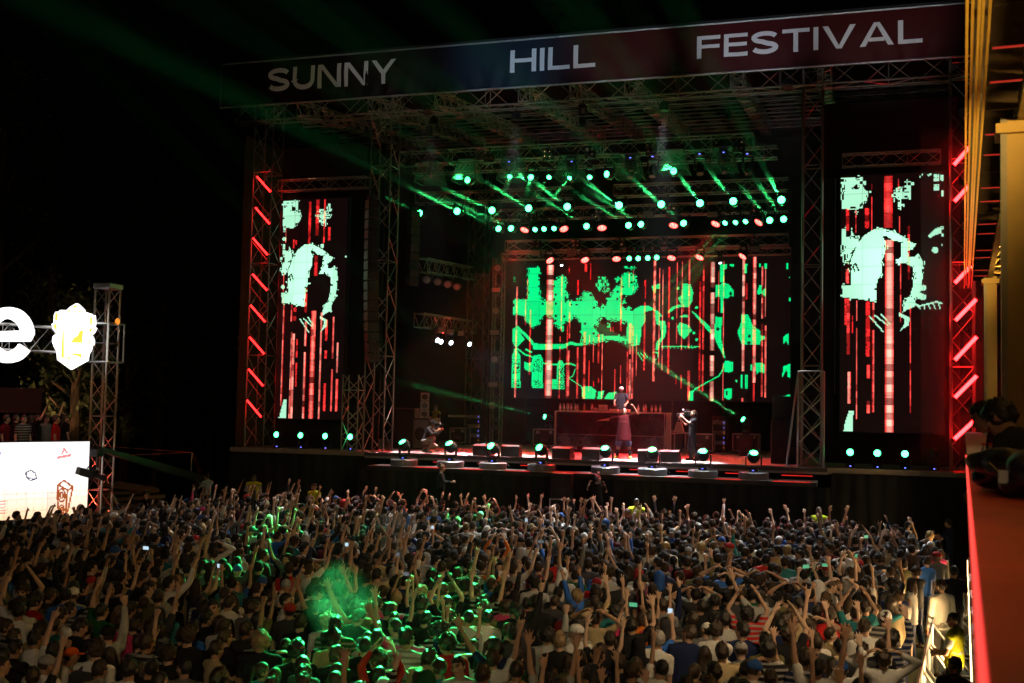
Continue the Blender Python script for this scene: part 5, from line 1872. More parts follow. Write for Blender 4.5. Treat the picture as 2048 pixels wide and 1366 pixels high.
# hair and headgear in skull coordinates
def hair_mesh(kind):
    mb = MB()
    if kind in ('short', 'crop', 'curly', 'quiff'):
        g = {'short': 0.010, 'crop': 0.004, 'curly': 0.026, 'quiff': 0.010}[kind]
        amp = {'short': 0.020, 'crop': 0.003, 'curly': 0.034, 'quiff': 0.022}[kind]
        mb.ell((0, -0.008, 0.016), (0.0775 + g, 0.0985 + g, 0.1045 + g), None, 28, 20)
        out = []
        for (x, y, z) in mb.v:
            p = Vector((x, y, z))
            face = (y > 0.035 and z < 0.052) or (y > -0.012 and z < -0.002) or z < -0.068
            n = noise.noise(p * (30 if kind == 'curly' else 22)) + .5 * noise.noise(p * 75)
            if face:
                p = Vector((0, -0.008, 0.0)) + (p - Vector((0, -0.008, 0.0))) * 0.80
            else:
                p = p * (1 + n * amp / 0.1)
                if kind == 'quiff' and y > 0.01 and z > 0.05:
                    p.z += 0.022
            out.append(tuple(p))
        mb.v = out
        me = mb.build('hair', HAIRM, smooth=True, data_only=True)
        return me
    if kind in ('long', 'bun', 'ponytail', 'shoulder'):
        mb.ell((0, -0.012, 0.018), (0.088, 0.106, 0.112), None, 20, 14)
        if kind in ('long', 'shoulder'):
            low = -0.34 if kind == 'long' else -0.2
            for q in (-0.062, -0.03, 0.0, 0.03, 0.062):
                mb.cap((q, -0.05, 0.0), (q * 1.25, -0.085 - .01 * math.cos(q * 30), low + 0.04 * abs(q) / .06), 0.040, 0.026, 10, 3)
            for sg in (-1, 1):
                mb.cap((sg * 0.076, -0.01, 0.01), (sg * 0.085, 0.005, low * 0.75), 0.026, 0.02, 8, 3)
        if kind == 'bun':
            mb.ell((0, -0.075, 0.105), (0.048, 0.048, 0.045))
        if kind == 'ponytail':
            mb.ell((0, -0.115, 0.05), (0.03, 0.03, 0.03))
            mb.cap((0, -0.125, 0.04), (0, -0.155, -0.17), 0.034, 0.016, 10, 3)
        me = grown(mb, 'hair', HAIRM, 0.011, 700, 1)
        for v in me.vertices:
            x, y, z = v.co
            if (y > 0.055 and z < 0.055 and abs(x) < 0.066) or (y > 0.03 and z < 0.03 and abs(x) < .07):
                v.co = (x * 0.8, min(y, 0.075) * 0.72 - .006, z)
            else:
                v.co = v.co * (1 + 0.05 * noise.noise(v.co * 40))
        return me
    if kind == 'cap':
        mb.ell((0, -0.004, 0.030), (0.090, 0.110, 0.098), None, 20, 14)
        mb.v = [(x, y, max(z, 0.028 - 0.02 * (y < 0))) for x, y, z in mb.v]
        n = 10
        vs, fs = [], []
        for i in range(n + 1):
            t = -0.9 + 1.8 * i / n
            for r_, dz in ((0.100, 0.034), (0.185, 0.018), (0.185, 0.010), (0.100, 0.026)):
                vs.append((math.sin(t) * (0.088 if r_ < .11 else 0.078), math.cos(t) * r_, dz))
        for i in range(n):
            for q in range(4):
                a, b_ = i * 4 + q, i * 4 + (q + 1) % 4
                fs.append((a, b_, b_ + 4, a + 4))
        mb.add(vs, fs)
        mb.ell((0, -0.004, 0.128), (0.01, 0.01, 0.008), None, 8, 4)
        return mb.build('cap', CLOTHM, smooth=True, data_only=True)
    if kind == 'hood':
        mb.ell((0, -0.02, 0.01), (0.105, 0.120, 0.135), None, 20, 14)
        mb.cap((0, -0.04, -0.05), (0, -0.03, -0.16), 0.10, 0.12, 12, 3)
        me = grown(mb, 'hood', CLOTHM, 0.014, 600, 2)
        for v in me.vertices:
            x, y, z = v.co
            if y > 0.05 and abs(x) < 0.07 and -0.09 < z < 0.09:
                v.co = (x, 0.03, z)
        return me


HAIR = {k: hair_mesh(k) for k in ('short', 'crop', 'curly', 'quiff', 'long', 'shoulder', 'bun', 'ponytail', 'cap', 'hood')}
for _m, _v in ((CLOTHM, 0.12), (SHIRTM, 0.12), (SKIN, 0.35)):
    _m.node_tree.nodes['Principled BSDF'].inputs['Specular IOR Level'].default_value = _v
SKINS = [(0.52, 0.33, 0.23), (0.46, 0.28, 0.19), (0.58, 0.39, 0.29), (0.38, 0.22, 0.14), (0.50, 0.31, 0.22)]
HAIRC = {'black': (0.018, 0.014, 0.012), 'dark brown': (0.035, 0.022, 0.014), 'brown': (0.042, 0.026, 0.015), 'light brown': (0.12, 0.075, 0.04), 'blond': (0.32, 0.22, 0.11), 'grey': (0.32, 0.31, 0.30)}


def hero(name, label, fig, loc, facing, skin=0, top=None, bottom=None, hair=None, shoes=None, cat='person', group=None, quality=5000, extra=None, scale=1.0):
    """a single person with clothes; facing = rotation about Z from +Y"""
    root = thing(name, label, cat, loc, group, (0, 0, facing))
    root.scale = (scale,) * 3
    b_ = link_obj('body', fig.body(quality, 0.0085), root)
    b_.color = (*SKINS[skin % len(SKINS)], 1)
    if top:
        kw = dict(top)
        c_ = kw.pop('color')
        o = link_obj(kw.get('name', 't_shirt'), fig.top(target=1600, **kw), root)
        o.color = (*c_, 1)
    if bottom:
        kw = dict(bottom)
        c_ = kw.pop('color')
        o = link_obj(kw.get('name', 'trousers'), fig.trousers(target=1100, **kw), root)
        o.color = (*c_, 1)
    if hair:
        o = link_obj('hair' if hair[0] not in ('cap', 'hood') else hair[0], HAIR[hair[0]], root, fig.head_matrix() @ (Matrix.Rotation(hair[2], 4, 'Z') if len(hair) > 2 else Matrix()))
        o.color = (*hair[1], 1)
    if shoes:
        for k in 'RL':
            o = link_obj('shoe', fig.shoe(k), root)
            o.color = (*shoes, 1)
    return root


def vest_on(root, fig, col=(0.55, 0.62, 0.03), seed=5):
    """sleeveless high-visibility vest with two pale bands"""
    me = fig.top(target=1100, sleeve=0.0, hem=0.9, name='vest', g=0.032, seed=seed)
    o = link_obj('vest', me, root)
    o.color = (*col, 1)
    for z in (1.02, 1.14):
        mb = MB()
        n = 24
        vs, fs = [], []
        for i in range(n):
            t = 2 * PI * i / n
            for dz in (-0.022, 0.022):
                rx_, ry_ = 0.150 * fig.heavy + 0.040, 0.105 * fig.heavy ** 2 + 0.044
                vs.append(fig.T((rx_ * math.cos(t), 0.005 + ry_ * math.sin(t), z + dz)))
        for i in range(n):
            j = (i + 1) % n
            fs.append((2 * i, 2 * j, 2 * j + 1, 2 * i + 1))
        mb.add(vs, fs)
        link_obj('reflective_band', mb.build('reflective_band', mat('reflective_tape', (0.75, 0.75, 0.72), 0.3, 0.2), data_only=True), o)
    return o
# ------------------------------------------------------------------ people on and around the stage
BLK, WHT, NAVY = (0.016, 0.016, 0.018), (0.68, 0.68, 0.68), (0.016, 0.026, 0.07)
DENIM = (0.10, 0.16, 0.30)


def feet_at(x, y, Z):
    return at(x, y, Z=Z)


def leg_set(hip, r, l):
    """r, l = (knee, ankle, foot direction) in figure coordinates"""
    hip = Vector(hip)
    return {'R': (hip + vec(0.09, 0, -0.01), Vector(r[0]), Vector(r[1]), Vector(r[2])), 'L': (hip + vec(-0.09, 0, -0.01), Vector(l[0]), Vector(l[1]), Vector(l[2]))}


def to_face(P, target):
    d = Vector(target) - Vector(P)
    return math.atan2(-d.x, d.y)


# performer: facing the crowd, one arm stretched out, the other folded up to the head
PP = at(1247, 917, Z=ZD)
pf = Figure(R_=((0.97, 0.10, -0.22), (0.98, 0.15, -0.12), (0, 0, -1), 'open'), L_=((-0.85, 0.15, 0.30), (0.45, 0.25, 0.85), (0.6, 0.3, 0), 'grip'), head=(0.1, -0.35, 0.05), lean=-0.08, heavy=1.22,
            legs=leg_set((0, 0, 0.92), ((0.19, 0.02, 0.48), (0.22, -0.01, 0.085), (0.35, 1, 0)), ((-0.19, 0.02, 0.48), (-0.22, -0.01, 0.085), (-0.35, 1, 0))), hip=(0, 0, 0.92))
perf = hero('person', 'performer in long dark red t-shirt and denim shorts, arm stretched out', pf, PP, to_face(PP, (0, 0, 0)) - 0.15, 1,
            dict(color=(0.05, 0.002, 0.004), hem=0.62, flare=0.05, sleeve=0.9, seed=4), dict(color=DENIM, length=0.4, name='shorts'), ('crop', HAIRC['grey']), (0.45, 0.55, 0.05), scale=1.03)
for k in 'RL':
    H, K, A, f_ = pf.legs[k]
    sk = MB().cap(A, A.lerp(K, 0.5), 0.048, 0.062, 12, 3)
    o = link_obj('sock', sk.build('sock', CLOTHM, smooth=True, data_only=True), perf)
    o.color = (*BLK, 1)
# hand microphone held at the face
w_ = pf.arms['L'][2]
mic = thing('microphone', 'hand microphone held up by the performer', 'microphone', (0, 0, 0))
mic.matrix_world = Matrix.Translation(PP) @ Matrix.Rotation(perf.rotation_euler.z, 4, 'Z') @ Matrix.Translation(w_ + vec(0.06, 0.06, 0.06))
MB().cyl((0, 0, -0.12), (0, 0.02, 0.06), 0.012, 0.018, 10).build('handle', BLACK, mic, local=True)
MB().ell((0, 0.025, 0.09), (0.026, 0.026, 0.03)).build('grille', STEEL, mic, True, local=True)

# DJ behind the table
DP = Vector((at(1243, 800, Y=44.35).x, 44.35, ZD + 0.89))
df = Figure(R_=((0.28, 0.35, -0.95), (-0.12, 0.95, -0.25), (0, 0, -1), 'relax'), L_=((-0.28, 0.35, -0.95), (0.15, 0.95, -0.22), (0, 0, -1), 'relax'), head=(-0.15, 0.25, 0), lean=0.1)
djp = hero('person', 'DJ in black t-shirt and white cap behind the glossy table', df, DP, PI + 0.1, 0, dict(color=(0.02, 0.024, 0.035)), dict(color=BLK), ('shoulder', HAIRC['brown']), BLK)
o = link_obj('cap', HAIR['cap'], djp, df.head_matrix() @ Matrix.Rotation(PI, 4, 'Z') @ Matrix.Scale(1.06, 4))
o.color = (*WHT, 1)


def video_camera(M, label, group=None, sc=1.0):
    """shoulder video camera: body, lens, viewfinder, handle, lamp; looks along +Y of M"""
    root = thing('video_camera', label, 'camera', (0, 0, 0), group)
    root.matrix_world = M @ Matrix.Scale(sc, 4)
    MB().bbox((0, -0.05, 0), (0.12, 0.34, 0.17), 0.015).build('body', BLACK, root, local=True)
    l_ = MB().lathe([(0.05, 0), (0.055, 0.1), (0.065, 0.16), (0.06, 0.2)], (0, 0.12, 0), 14, Matrix.Rotation(-PI / 2, 3, 'X')).build('lens', BLACK, root, local=True)
    MB().box((0, 0.34, 0.0), (0.15, 0.09, 0.11)).build('matte_box', BLACKM, l_, local=True)
    MB().tube([(0, -0.1, 0.085), (0, -0.08, 0.15), (0, 0.1, 0.15), (0, 0.12, 0.08)], 0.014).build('handle', BLACKM, root, local=True)
    MB().bbox((-0.09, 0.08, 0.08), (0.06, 0.16, 0.06), 0.01).build('viewfinder', BLACK, root, local=True)
    MB().bbox((0, -0.27, 0), (0.1, 0.1, 0.16), 0.01).build('battery', GREYG, root, local=True)
    MB().bbox((0.0, 0.14, 0.17), (0.07, 0.05, 0.05), 0.008).build('top_light', WHITEP, root, local=True)
    return root


# stage camera operator: side on, looking at the performer
CP = at(1384, 921, Z=ZD)
cf = Figure(R_=((0.30, 0.55, -0.55), (-0.10, 0.75, 0.75), (-1, 0, 0), 'grip'), L_=((-0.25, 0.85, -0.35), (0.15, 0.75, 0.62), (1, 0, 0), 'grip'), head=(0.0, -0.05, 0.08), lean=-0.06, fem=True,
            legs=leg_set((0, 0, 0.94), ((0.11, 0.06, 0.49), (0.12, 0.0, 0.085), (0.2, 1, 0)), ((-0.11, -0.02, 0.49), (-0.13, -0.16, 0.085), (-0.1, 1, 0))))
cface = to_face(CP, PP + Vector((-1, -1.5, 0)))
hero('person', 'stage camera operator in black t-shirt and dark trousers shouldering a video camera', cf, CP, cface, 0, dict(color=BLK), dict(color=(0.022, 0.024, 0.028)), ('ponytail', HAIRC['brown']), BLK)
video_camera(Matrix.Translation(CP) @ Matrix.Rotation(cface, 4, 'Z') @ Matrix.Translation((0.08, 0.16, 1.62)) @ Matrix.Rotation(-0.1, 4, 'X'), 'black video camera on the shoulder of the stage camera operator')

# crouching photographer
KP = at(852, 905, Z=ZD)
kf = Figure(R_=((0.30, 0.75, -0.35), (-0.35, 0.45, 0.85), (-1, 0, 0), 'grip'), L_=((-0.30, 0.75, -0.35), (0.35, 0.5, 0.85), (1, 0, 0), 'grip'), head=(0, 0.1, 0), lean=0.38, hip=(0, -0.05, 0.42),
            legs=leg_set((0, -0.05, 0.42), ((0.20, 0.36, 0.52), (0.16, 0.10, 0.085), (0.2, 1, 0)), ((-0.18, 0.32, 0.24), (-0.14, -0.14, 0.10), (0, 1, -0.3))))
kface = to_face(KP, PP)
kr = hero('person', 'crouching photographer in dark cap and jacket with pale trousers on the stage lip', kf, KP, kface, 1, dict(color=(0.03, 0.028, 0.03), sleeve=1.6, name='jacket'), dict(color=(0.42, 0.40, 0.38)), ('cap', BLK), (0.5, 0.5, 0.5))
video_camera(Matrix.Translation(KP) @ Matrix.Rotation(kface, 4, 'Z') @ Matrix.Translation(kf.skull + vec(0, 0.2, -0.02)), 'small black photo camera held to the eye by the crouching photographer', None, 0.55)

# technician in a vest at the back
TP = Vector((at(872, 830, Y=44).x, 44.0, ZD))
tf = Figure(R_=((0.2, 0.5, -0.8), (-0.3, 0.9, 0.1), (0, 0, -1), 'relax'), head=(0.3, 0.2, 0))
tr_ = hero('person', 'stage technician in a dull yellow vest standing behind the speakers at the back', tf, TP, PI - 0.6, 1, dict(color=BLK), dict(color=BLK), ('short', HAIRC['black']), BLK)
vest_on(tr_, tf, (0.30, 0.32, 0.05))

# the pit: woman with a bun, camera operator, guards on the barrier step
BP = Vector((at(882, 960, Y=35.2).x, 35.2, 1.12))
bf = Figure(R_=((0.2, 0.45, -0.85), (-0.25, 0.95, 0.05), (-1, 0, 0), 'grip'), L_=((-0.2, 0.45, -0.85), (0.3, 0.95, 0.0), (1, 0, 0), 'grip'), head=(0, 0.18, 0), fem=True)
hero('person', 'woman with a hair bun in dark jacket standing raised in the pit', bf, BP, -PI / 2 + 0.3, 2, dict(color=(0.03, 0.034, 0.036), sleeve=1.7, name='jacket'), dict(color=BLK), ('bun', HAIRC['light brown']), BLK)
tag(MB().bbox((BP.x, 35.2, 0.56), (0.9, 0.5, 1.12), 0.02).build('pit_box', BLACK), 'black box in the pit under the woman with the bun', 'box')
VP = Vector((at(1194, 975, Y=34.9).x, 34.9, 0.95))
vf = Figure(R_=((0.35, 0.6, -0.5), (-0.2, 0.6, 0.85), (-1, 0, 0), 'grip'), L_=((-0.25, 0.8, -0.35), (0.2, 0.7, 0.65), (1, 0, 0), 'grip'), head=(0, -0.1, 0.1))
vface = to_face(VP, PP)
hero('person', 'pit camera operator in black with a video camera raised towards the stage', vf, VP, vface + 0.3, 1, dict(color=BLK), dict(color=BLK), ('short', HAIRC['black']), BLK)
video_camera(Matrix.Translation(VP) @ Matrix.Rotation(vface + .3, 4, 'Z') @ Matrix.Translation((0.06, 0.18, 1.66)) @ Matrix.Rotation(0.2, 4, 'X'), 'black video camera of the pit camera operator')
tag(MB().bbox((VP.x, 34.9, 0.475), (0.9, 0.5, 0.95), 0.02).build('pit_box', BLACK), 'black box in the pit under the pit camera operator', 'box')
GV = 'stewards in yellow vests'
for k, (x, y, yaw, rx_, lab) in enumerate([(508, 948, 0.4, ((0.2, 0.5, -0.75), (-0.6, 0.5, 0.6), (0, 0, 1), 'fist'), 'yellow-vested steward with a hand at the chin, nearest the camera crane'),
                                          (629, 966, -0.2, None, 'yellow-vested steward half hidden by the front row, below the narrow screen'),
                                          (1273, 996, 0.1, None, 'yellow-vested steward facing the crowd below the performer'),
                                          (1638, 1012, -0.3, ((0.2, 0.5, -0.75), (-0.55, 0.6, 0.45), (0, 0, 1), 'fist'), 'bald yellow-vested steward facing the crowd below the scaffold frame')]):
    HP = at(x, y, Y=35.0)                    # top of the head
    f_ = Figure(R_=rx_, head=(0.1 * (-1) ** k, 0.1, 0))
    gz = HP.z - 1.78
    r_ = hero('person', lab, f_, (HP.x, 35.0, gz), PI + yaw, (1, 0, 2, 0)[k], dict(color=(0.5, 0.5, 0.5) if k != 1 else WHT, sleeve=0.55 if k else 1.5), dict(color=BLK), ('crop' if k in (0, 3) else 'short', HAIRC['black'] if k != 3 else (0.2, 0.13, 0.1)), BLK, group=GV)
    vest_on(r_, f_, (0.50, 0.58, 0.03), k)
    if gz > 0.1:
        tag(MB().bbox((HP.x, 35.0, gz / 2), (0.7, 0.4, gz), 0.02).build('barrier_step', STEEL), 'steel barrier step under the %s yellow-vested steward from the crane side' % ORD[k], 'step')

# ------------------------------------------------------------------ crowd
VAR = []


def var(desc, fem=False, **kw):
    VAR.append(dict(desc=desc, fem=fem, fig=Figure(fem=fem, **kw)))


UP = (0, 1, 0.1)
var('arms down')
var('head turned to one side', head=(0.6, 0, 0))
var('head bowed', head=(-0.35, 0.3, 0.05))
var('arms down', fem=True)
var('head turned to one side', fem=True, head=(-0.7, 0.05, 0.05))
var('hands clasped in front', R_=((0.2, 0.4, -0.85), (-0.5, 0.85, 0.15), (-1, 0, 0), 'relax'), L_=((-0.2, 0.4, -0.85), (0.5, 0.85, 0.1), (1, 0, 0), 'relax'), head=(0.2, 0.1, 0))
var('one fist raised straight up', R_=((0.22, 0.12, 1), (0.02, 0.10, 1), UP, 'fist'))
var('one bent arm raised', R_=((0.45, 0.45, 0.65), (-0.05, 0.40, 1), UP, 'open'), head=(-0.2, -0.1, 0))
var('one arm raised pointing up', L_=((-0.20, 0.25, 1), (0.0, 0.35, 1), UP, 'point'))
var('both arms raised', R_=((0.30, 0.15, 1), (0.12, 0.18, 1), UP, 'open'), L_=((-0.30, 0.2, 1), (-0.1, 0.25, 1), UP, 'open'), head=(0, -0.15, 0))
var('both arms raised', fem=True, R_=((0.35, 0.35, 0.85), (0.0, 0.25, 1), UP, 'open'), L_=((-0.35, 0.25, 0.9), (-0.05, 0.35, 1), UP, 'open'))
var('phone held up', R_=((0.25, 0.75, 0.40), (-0.12, 0.35, 1), UP, 'grip'))
var('phone in both hands', R_=((0.35, 0.60, 0.75), (-0.30, 0.25, 1), (-1, 0.3, 0), 'grip'), L_=((-0.35, 0.60, 0.75), (0.30, 0.25, 1), (1, 0.3, 0), 'grip'), fem=True)
var('clapping overhead', R_=((0.40, 0.25, 0.9), (-0.55, 0.15, 0.9), (-1, 0.2, 0), 'open'), L_=((-0.40, 0.25, 0.9), (0.55, 0.15, 0.9), (1, 0.2, 0), 'open'))
var('hands folded on the head', R_=((0.85, 0.05, 0.55), (-0.80, -0.15, 0.45), (0, 0, -1), 'relax'), L_=((-0.85, 0.05, 0.55), (0.80, -0.15, 0.45), (0, 0, -1), 'relax'))
var('one arm up, two fingers spread', fem=True, R_=((0.18, 0.25, 1), (0.05, 0.2, 1), UP, 'peace'))
var('leaning with one arm raised', L_=((-0.5, 0.2, 0.85), (-0.35, 0.25, 1), UP, 'open'), side=-0.10)
var('one arm up, two fingers up', R_=((0.30, 0.30, 0.9), (0.15, 0.15, 1), UP, 'horns'), head=(0.2, -0.1, 0))
var('head tilted to one side', head=(-0.25, -0.08, 0.22), side=0.06)
var('head turned far round', head=(1.05, 0, 0), twist=0.15)
var('head thrown back', fem=True, head=(0.15, -0.3, -0.1))
var('leaning to a neighbour', head=(0.55, 0.12, 0.15), side=0.14)
var('one arm round a neighbour', R_=((0.95, 0.05, 0.08), (0.75, 0.35, 0.1), (0, 0, -1), 'relax'), head=(-0.3, 0, 0))
var('fist held at the shoulder', R_=((0.35, 0.55, -0.45), (-0.1, 0.45, 0.9), (-1, 0.2, 0), 'fist'))
DOWN, RAISED, PHONE = [0, 0, 0, 1, 1, 2, 3, 3, 4, 5, 18, 18, 19, 20, 21, 22], [6, 7, 7, 8, 9, 10, 10, 13, 14, 15, 16, 17, 23], [11, 12]
for v in VAR:
    f_ = v['fig']
    v['body'] = f_.body(2900, 0.0088)
    v['tops'] = [('t-shirt', f_.top(700, 0.6, name='t_shirt', voxel=0.018, seed=1)), ('long-sleeved top', f_.top(800, 1.85, name='long_sleeved_top', voxel=0.018, seed=2)), ('tank top', f_.top(600, 0.0, name='tank_top', voxel=0.018, seed=3))]
for v in VAR:
    for _, m_ in v['tops'][:2]:
        m_.materials[0] = SHIRTM
TROU = Figure().trousers(350, voxel=0.02)
SHIRTS = [('black', (0.016, 0.016, 0.018), 40), ('charcoal', (0.045, 0.045, 0.05), 15), ('navy', (0.014, 0.022, 0.07), 8), ('white', (0.66, 0.65, 0.62), 13), ('light grey', (0.40, 0.40, 0.39), 7), ('grey', (0.16, 0.16, 0.165), 7), ('bright blue', (0.03, 0.13, 0.50), 3),
          ('dark green', (0.015, 0.09, 0.03), 2), ('olive', (0.13, 0.12, 0.05), 4), ('maroon', (0.14, 0.012, 0.02), 3), ('red', (0.45, 0.02, 0.02), 2), ('pink', (0.60, 0.05, 0.16), 1), ('beige', (0.48, 0.38, 0.22), 5), ('orange', (0.60, 0.15, 0.02), 1), ('teal', (0.03, 0.20, 0.22), 2)]
HTXT = {'short': 'short %s hair', 'crop': 'cropped %s hair', 'curly': 'curly %s hair', 'quiff': 'swept-up %s hair', 'long': 'long %s hair', 'shoulder': 'shoulder-length %s hair', 'bun': '%s hair in a bun', 'ponytail': 'a %s ponytail'}


def thin(me, target):
    o = bpy.data.objects.new('tmp', me)
    BENCH.collection.objects.link(o)
    d = o.modifiers.new('d', 'DECIMATE')
    d.ratio = min(1, target / max(1, len(me.polygons)))
    out = bpy.data.meshes.new_from_object(bench_eval(o))
    bpy.data.objects.remove(o)
    return out


def arrays(me):
    n = len(me.vertices)
    co = np.empty(n * 3)
    me.vertices.foreach_get('co', co)
    me.calc_loop_triangles()
    t = np.empty(len(me.loop_triangles) * 3, np.int32)
    me.loop_triangles.foreach_get('vertices', t)
    return co.reshape(-1, 3), t.reshape(-1, 3)


# where people stand: jittered close packing on the field
barA, barB = at(1838, 1366, Z=1.05), at(1893, 1125, Z=1.05)


def barrier_x(y):
    return barA.x + (barB.x - barA.x) * (y - barA.y) / (barB.y - barA.y)


WALL_P, WALL_U = Vector((-21.59, 27.86, 0)), Vector((math.sin(R(23.5)), math.cos(R(23.5)), 0))


def wall_x(y):
    return WALL_P.x + (y - WALL_P.y) * WALL_U.x / WALL_U.y


rr = random.Random(21)
spots = []
y = 11.2
row = 0
while y < 34.35:
    x = -30.0 + (row % 2) * 0.29
    while x < 6:
        X, Y_ = x + rr.uniform(-.15, .15), y + rr.uniform(-.15, .15)
        ok = X > wall_x(Y_) + 0.75 if Y_ < 29.4 else X > -21.0 - (Y_ - 29) * .06
        if Y_ < 26.5:
            ok &= X < barrier_x(Y_) - 0.35
        else:
            ok &= X < barrier_x(26.5) + 0.2
        if Y_ > 33.2 and X > -1.0 + rr.random():
            ok = False
        if rr.random() < 0.05:
            ok = False
        if abs(X + 21.4) < 0.7 and abs(Y_ - 28.0) < 0.8:
            ok = False
        if ok:
            u_, v_, d_ = px((X, Y_, 1.72))
            if -420 < u_ < 2120 and v_ < 1500 and d_ > 8:
                spots.append((X, Y_, d_ + (0 if -45 < u_ < 2090 and v_ < 1425 else 500)))
        x += 0.575
    y += 0.50
    row += 1
spots.sort(key=lambda q: q[2])
NEAR = 300
people = []
wsum = [s_[2] for s_ in SHIRTS]
for i, (X, Y_, d_) in enumerate(spots):
    q = rr.random()
    far = Y_ > 29.5
    pr = 0.30 if far else 0.20
    vi = rr.choice(RAISED) if q < pr else (rr.choice(PHONE) if q < pr + 0.022 else rr.choice(DOWN))
    v = VAR[vi]
    hk = rr.choice(['long', 'long', 'shoulder', 'ponytail', 'bun', 'long']) if v['fem'] else rr.choice(['short', 'short', 'short', 'crop', 'quiff', 'curly', 'short', 'cap' if rr.random() < .7 else 'crop'])
    if not v['fem'] and rr.random() < 0.012:
        hk = 'hood'
    hc = rr.choices(list(HAIRC), [44, 36, 14, 3, 2, 1])[0]
    sh = rr.choices(SHIRTS, wsum)[0]
    tp = 0 if rr.random() < .72 else (2 if v['fem'] and rr.random() < .6 else 1)
    base = to_face((X, Y_, 0), (-8.5, 42, 0))
    t_ = rr.random()
    yaw = base + (rr.gauss(0, .22) if t_ < .84 else (rr.uniform(-1.3, 1.3) if t_ < .985 else PI + rr.uniform(-.6, .6)))
    people.append(dict(X=X, Y=Y_, d=d_, v=vi, hk=hk, hc=hc, sh=sh, tp=tp, yaw=yaw, sc=rr.uniform(0.95, 1.06) if not v['fem'] else rr.uniform(0.90, 0.99), skin=rr.randrange(5), turned=abs(((yaw - base + PI) % (2 * PI)) - PI)))

# a few that the photograph singles out
def nearest_to(x, y, Z=1.68, lim=NEAR):
    return min(people[:lim], key=lambda p_: (px((p_['X'], p_['Y'], Z))[0] - x) ** 2 + (px((p_['X'], p_['Y'], Z))[1] - y) ** 2)


NAMEC = {n: (n, c_) for n, c_, _ in SHIRTS}
for (x, y, col_, tp, hk, hc) in ((1567, 1335, 'pink', 0, 'short', 'dark brown'), (1388, 1345, 'beige', 0, 'short', 'black'), (980, 1310, 'beige', 0, 'short', 'dark brown'), (1045, 1290, 'dark green', 0, 'short', 'black'), (770, 1270, 'red', 0, 'short', 'black'),
                             (60, 1230, 'white', 0, 'curly', 'dark brown'), (1005, 1330, 'white', 0, 'short', 'brown'), (855, 1290, 'beige', 0, 'quiff', 'dark brown'), (1800, 1190, 'beige', 1, 'long', 'brown'), (135, 1290, 'orange', 0, 'cap', 'black'), (380, 1220, 'bright blue', 0, 'short', 'black'), (120, 1250, 'teal', 0, 'crop', 'dark brown')):
    p_ = nearest_to(x, y)
    p_.update(sh=NAMEC[col_], tp=tp, hk=hk, hc=hc)
    if VAR[p_['v']]['fem'] != (hk in ('long', 'bun', 'ponytail', 'shoulder')):
        p_['v'] = 3 if hk in ('long', 'bun', 'ponytail', 'shoulder') else 0

for p_ in people[:NEAR]:
    if p_['sh'][0] == 'orange' and p_['X'] > -3:
        p_['sh'] = NAMEC['white']
PHB = mat('phone_body', (0.02, 0.02, 0.022), 0.3)
PHS = [emat('phone_screen_cool', (0.65, 0.85, 1.0), 0.9), emat('phone_screen_green', (0.15, 0.7, 0.35), 0.6), emat('phone_screen_dim', (0.5, 0.55, 0.6), 0.25)]
phm = MB().bbox((0, 0, 0), (0.078, 0.009, 0.155), 0.004).build('body', PHB, data_only=True)
phs = [MB().box((0, -0.0055, 0), (0.070, 0.002, 0.142)).build('screen', m_, data_only=True) for m_ in PHS]
phones = []


def phone_for(p_, k):
    f_ = VAR[p_['v']]['fig']
    A = f_.arms['R']
    both = p_['v'] == 12
    c_ = (A[2] + f_.arms['L'][2]) / 2 + vec(0, 0.03, 0.12) if both else A[2] + A[3].normalized() * 0.13 + vec(0, 0.012, 0.0)
    M_ = Matrix.Translation((p_['X'], p_['Y'], 0)) @ Matrix.Rotation(p_['yaw'], 4, 'Z') @ Matrix.Scale(p_['sc'], 4) @ Matrix.Translation(c_) @ Matrix.Rotation(0.15, 4, 'X') @ (Matrix.Rotation(PI / 2, 4, 'Y') if both else Matrix())
    t_ = thing('phone', 'x', 'phone', (0, 0, 0), 'phones held up in the crowd')
    t_.matrix_world = M_
    link_obj('body', phm, t_)
    link_obj('screen', phs[k % 3], t_)
    phones.append((t_, px(M_.translation)))


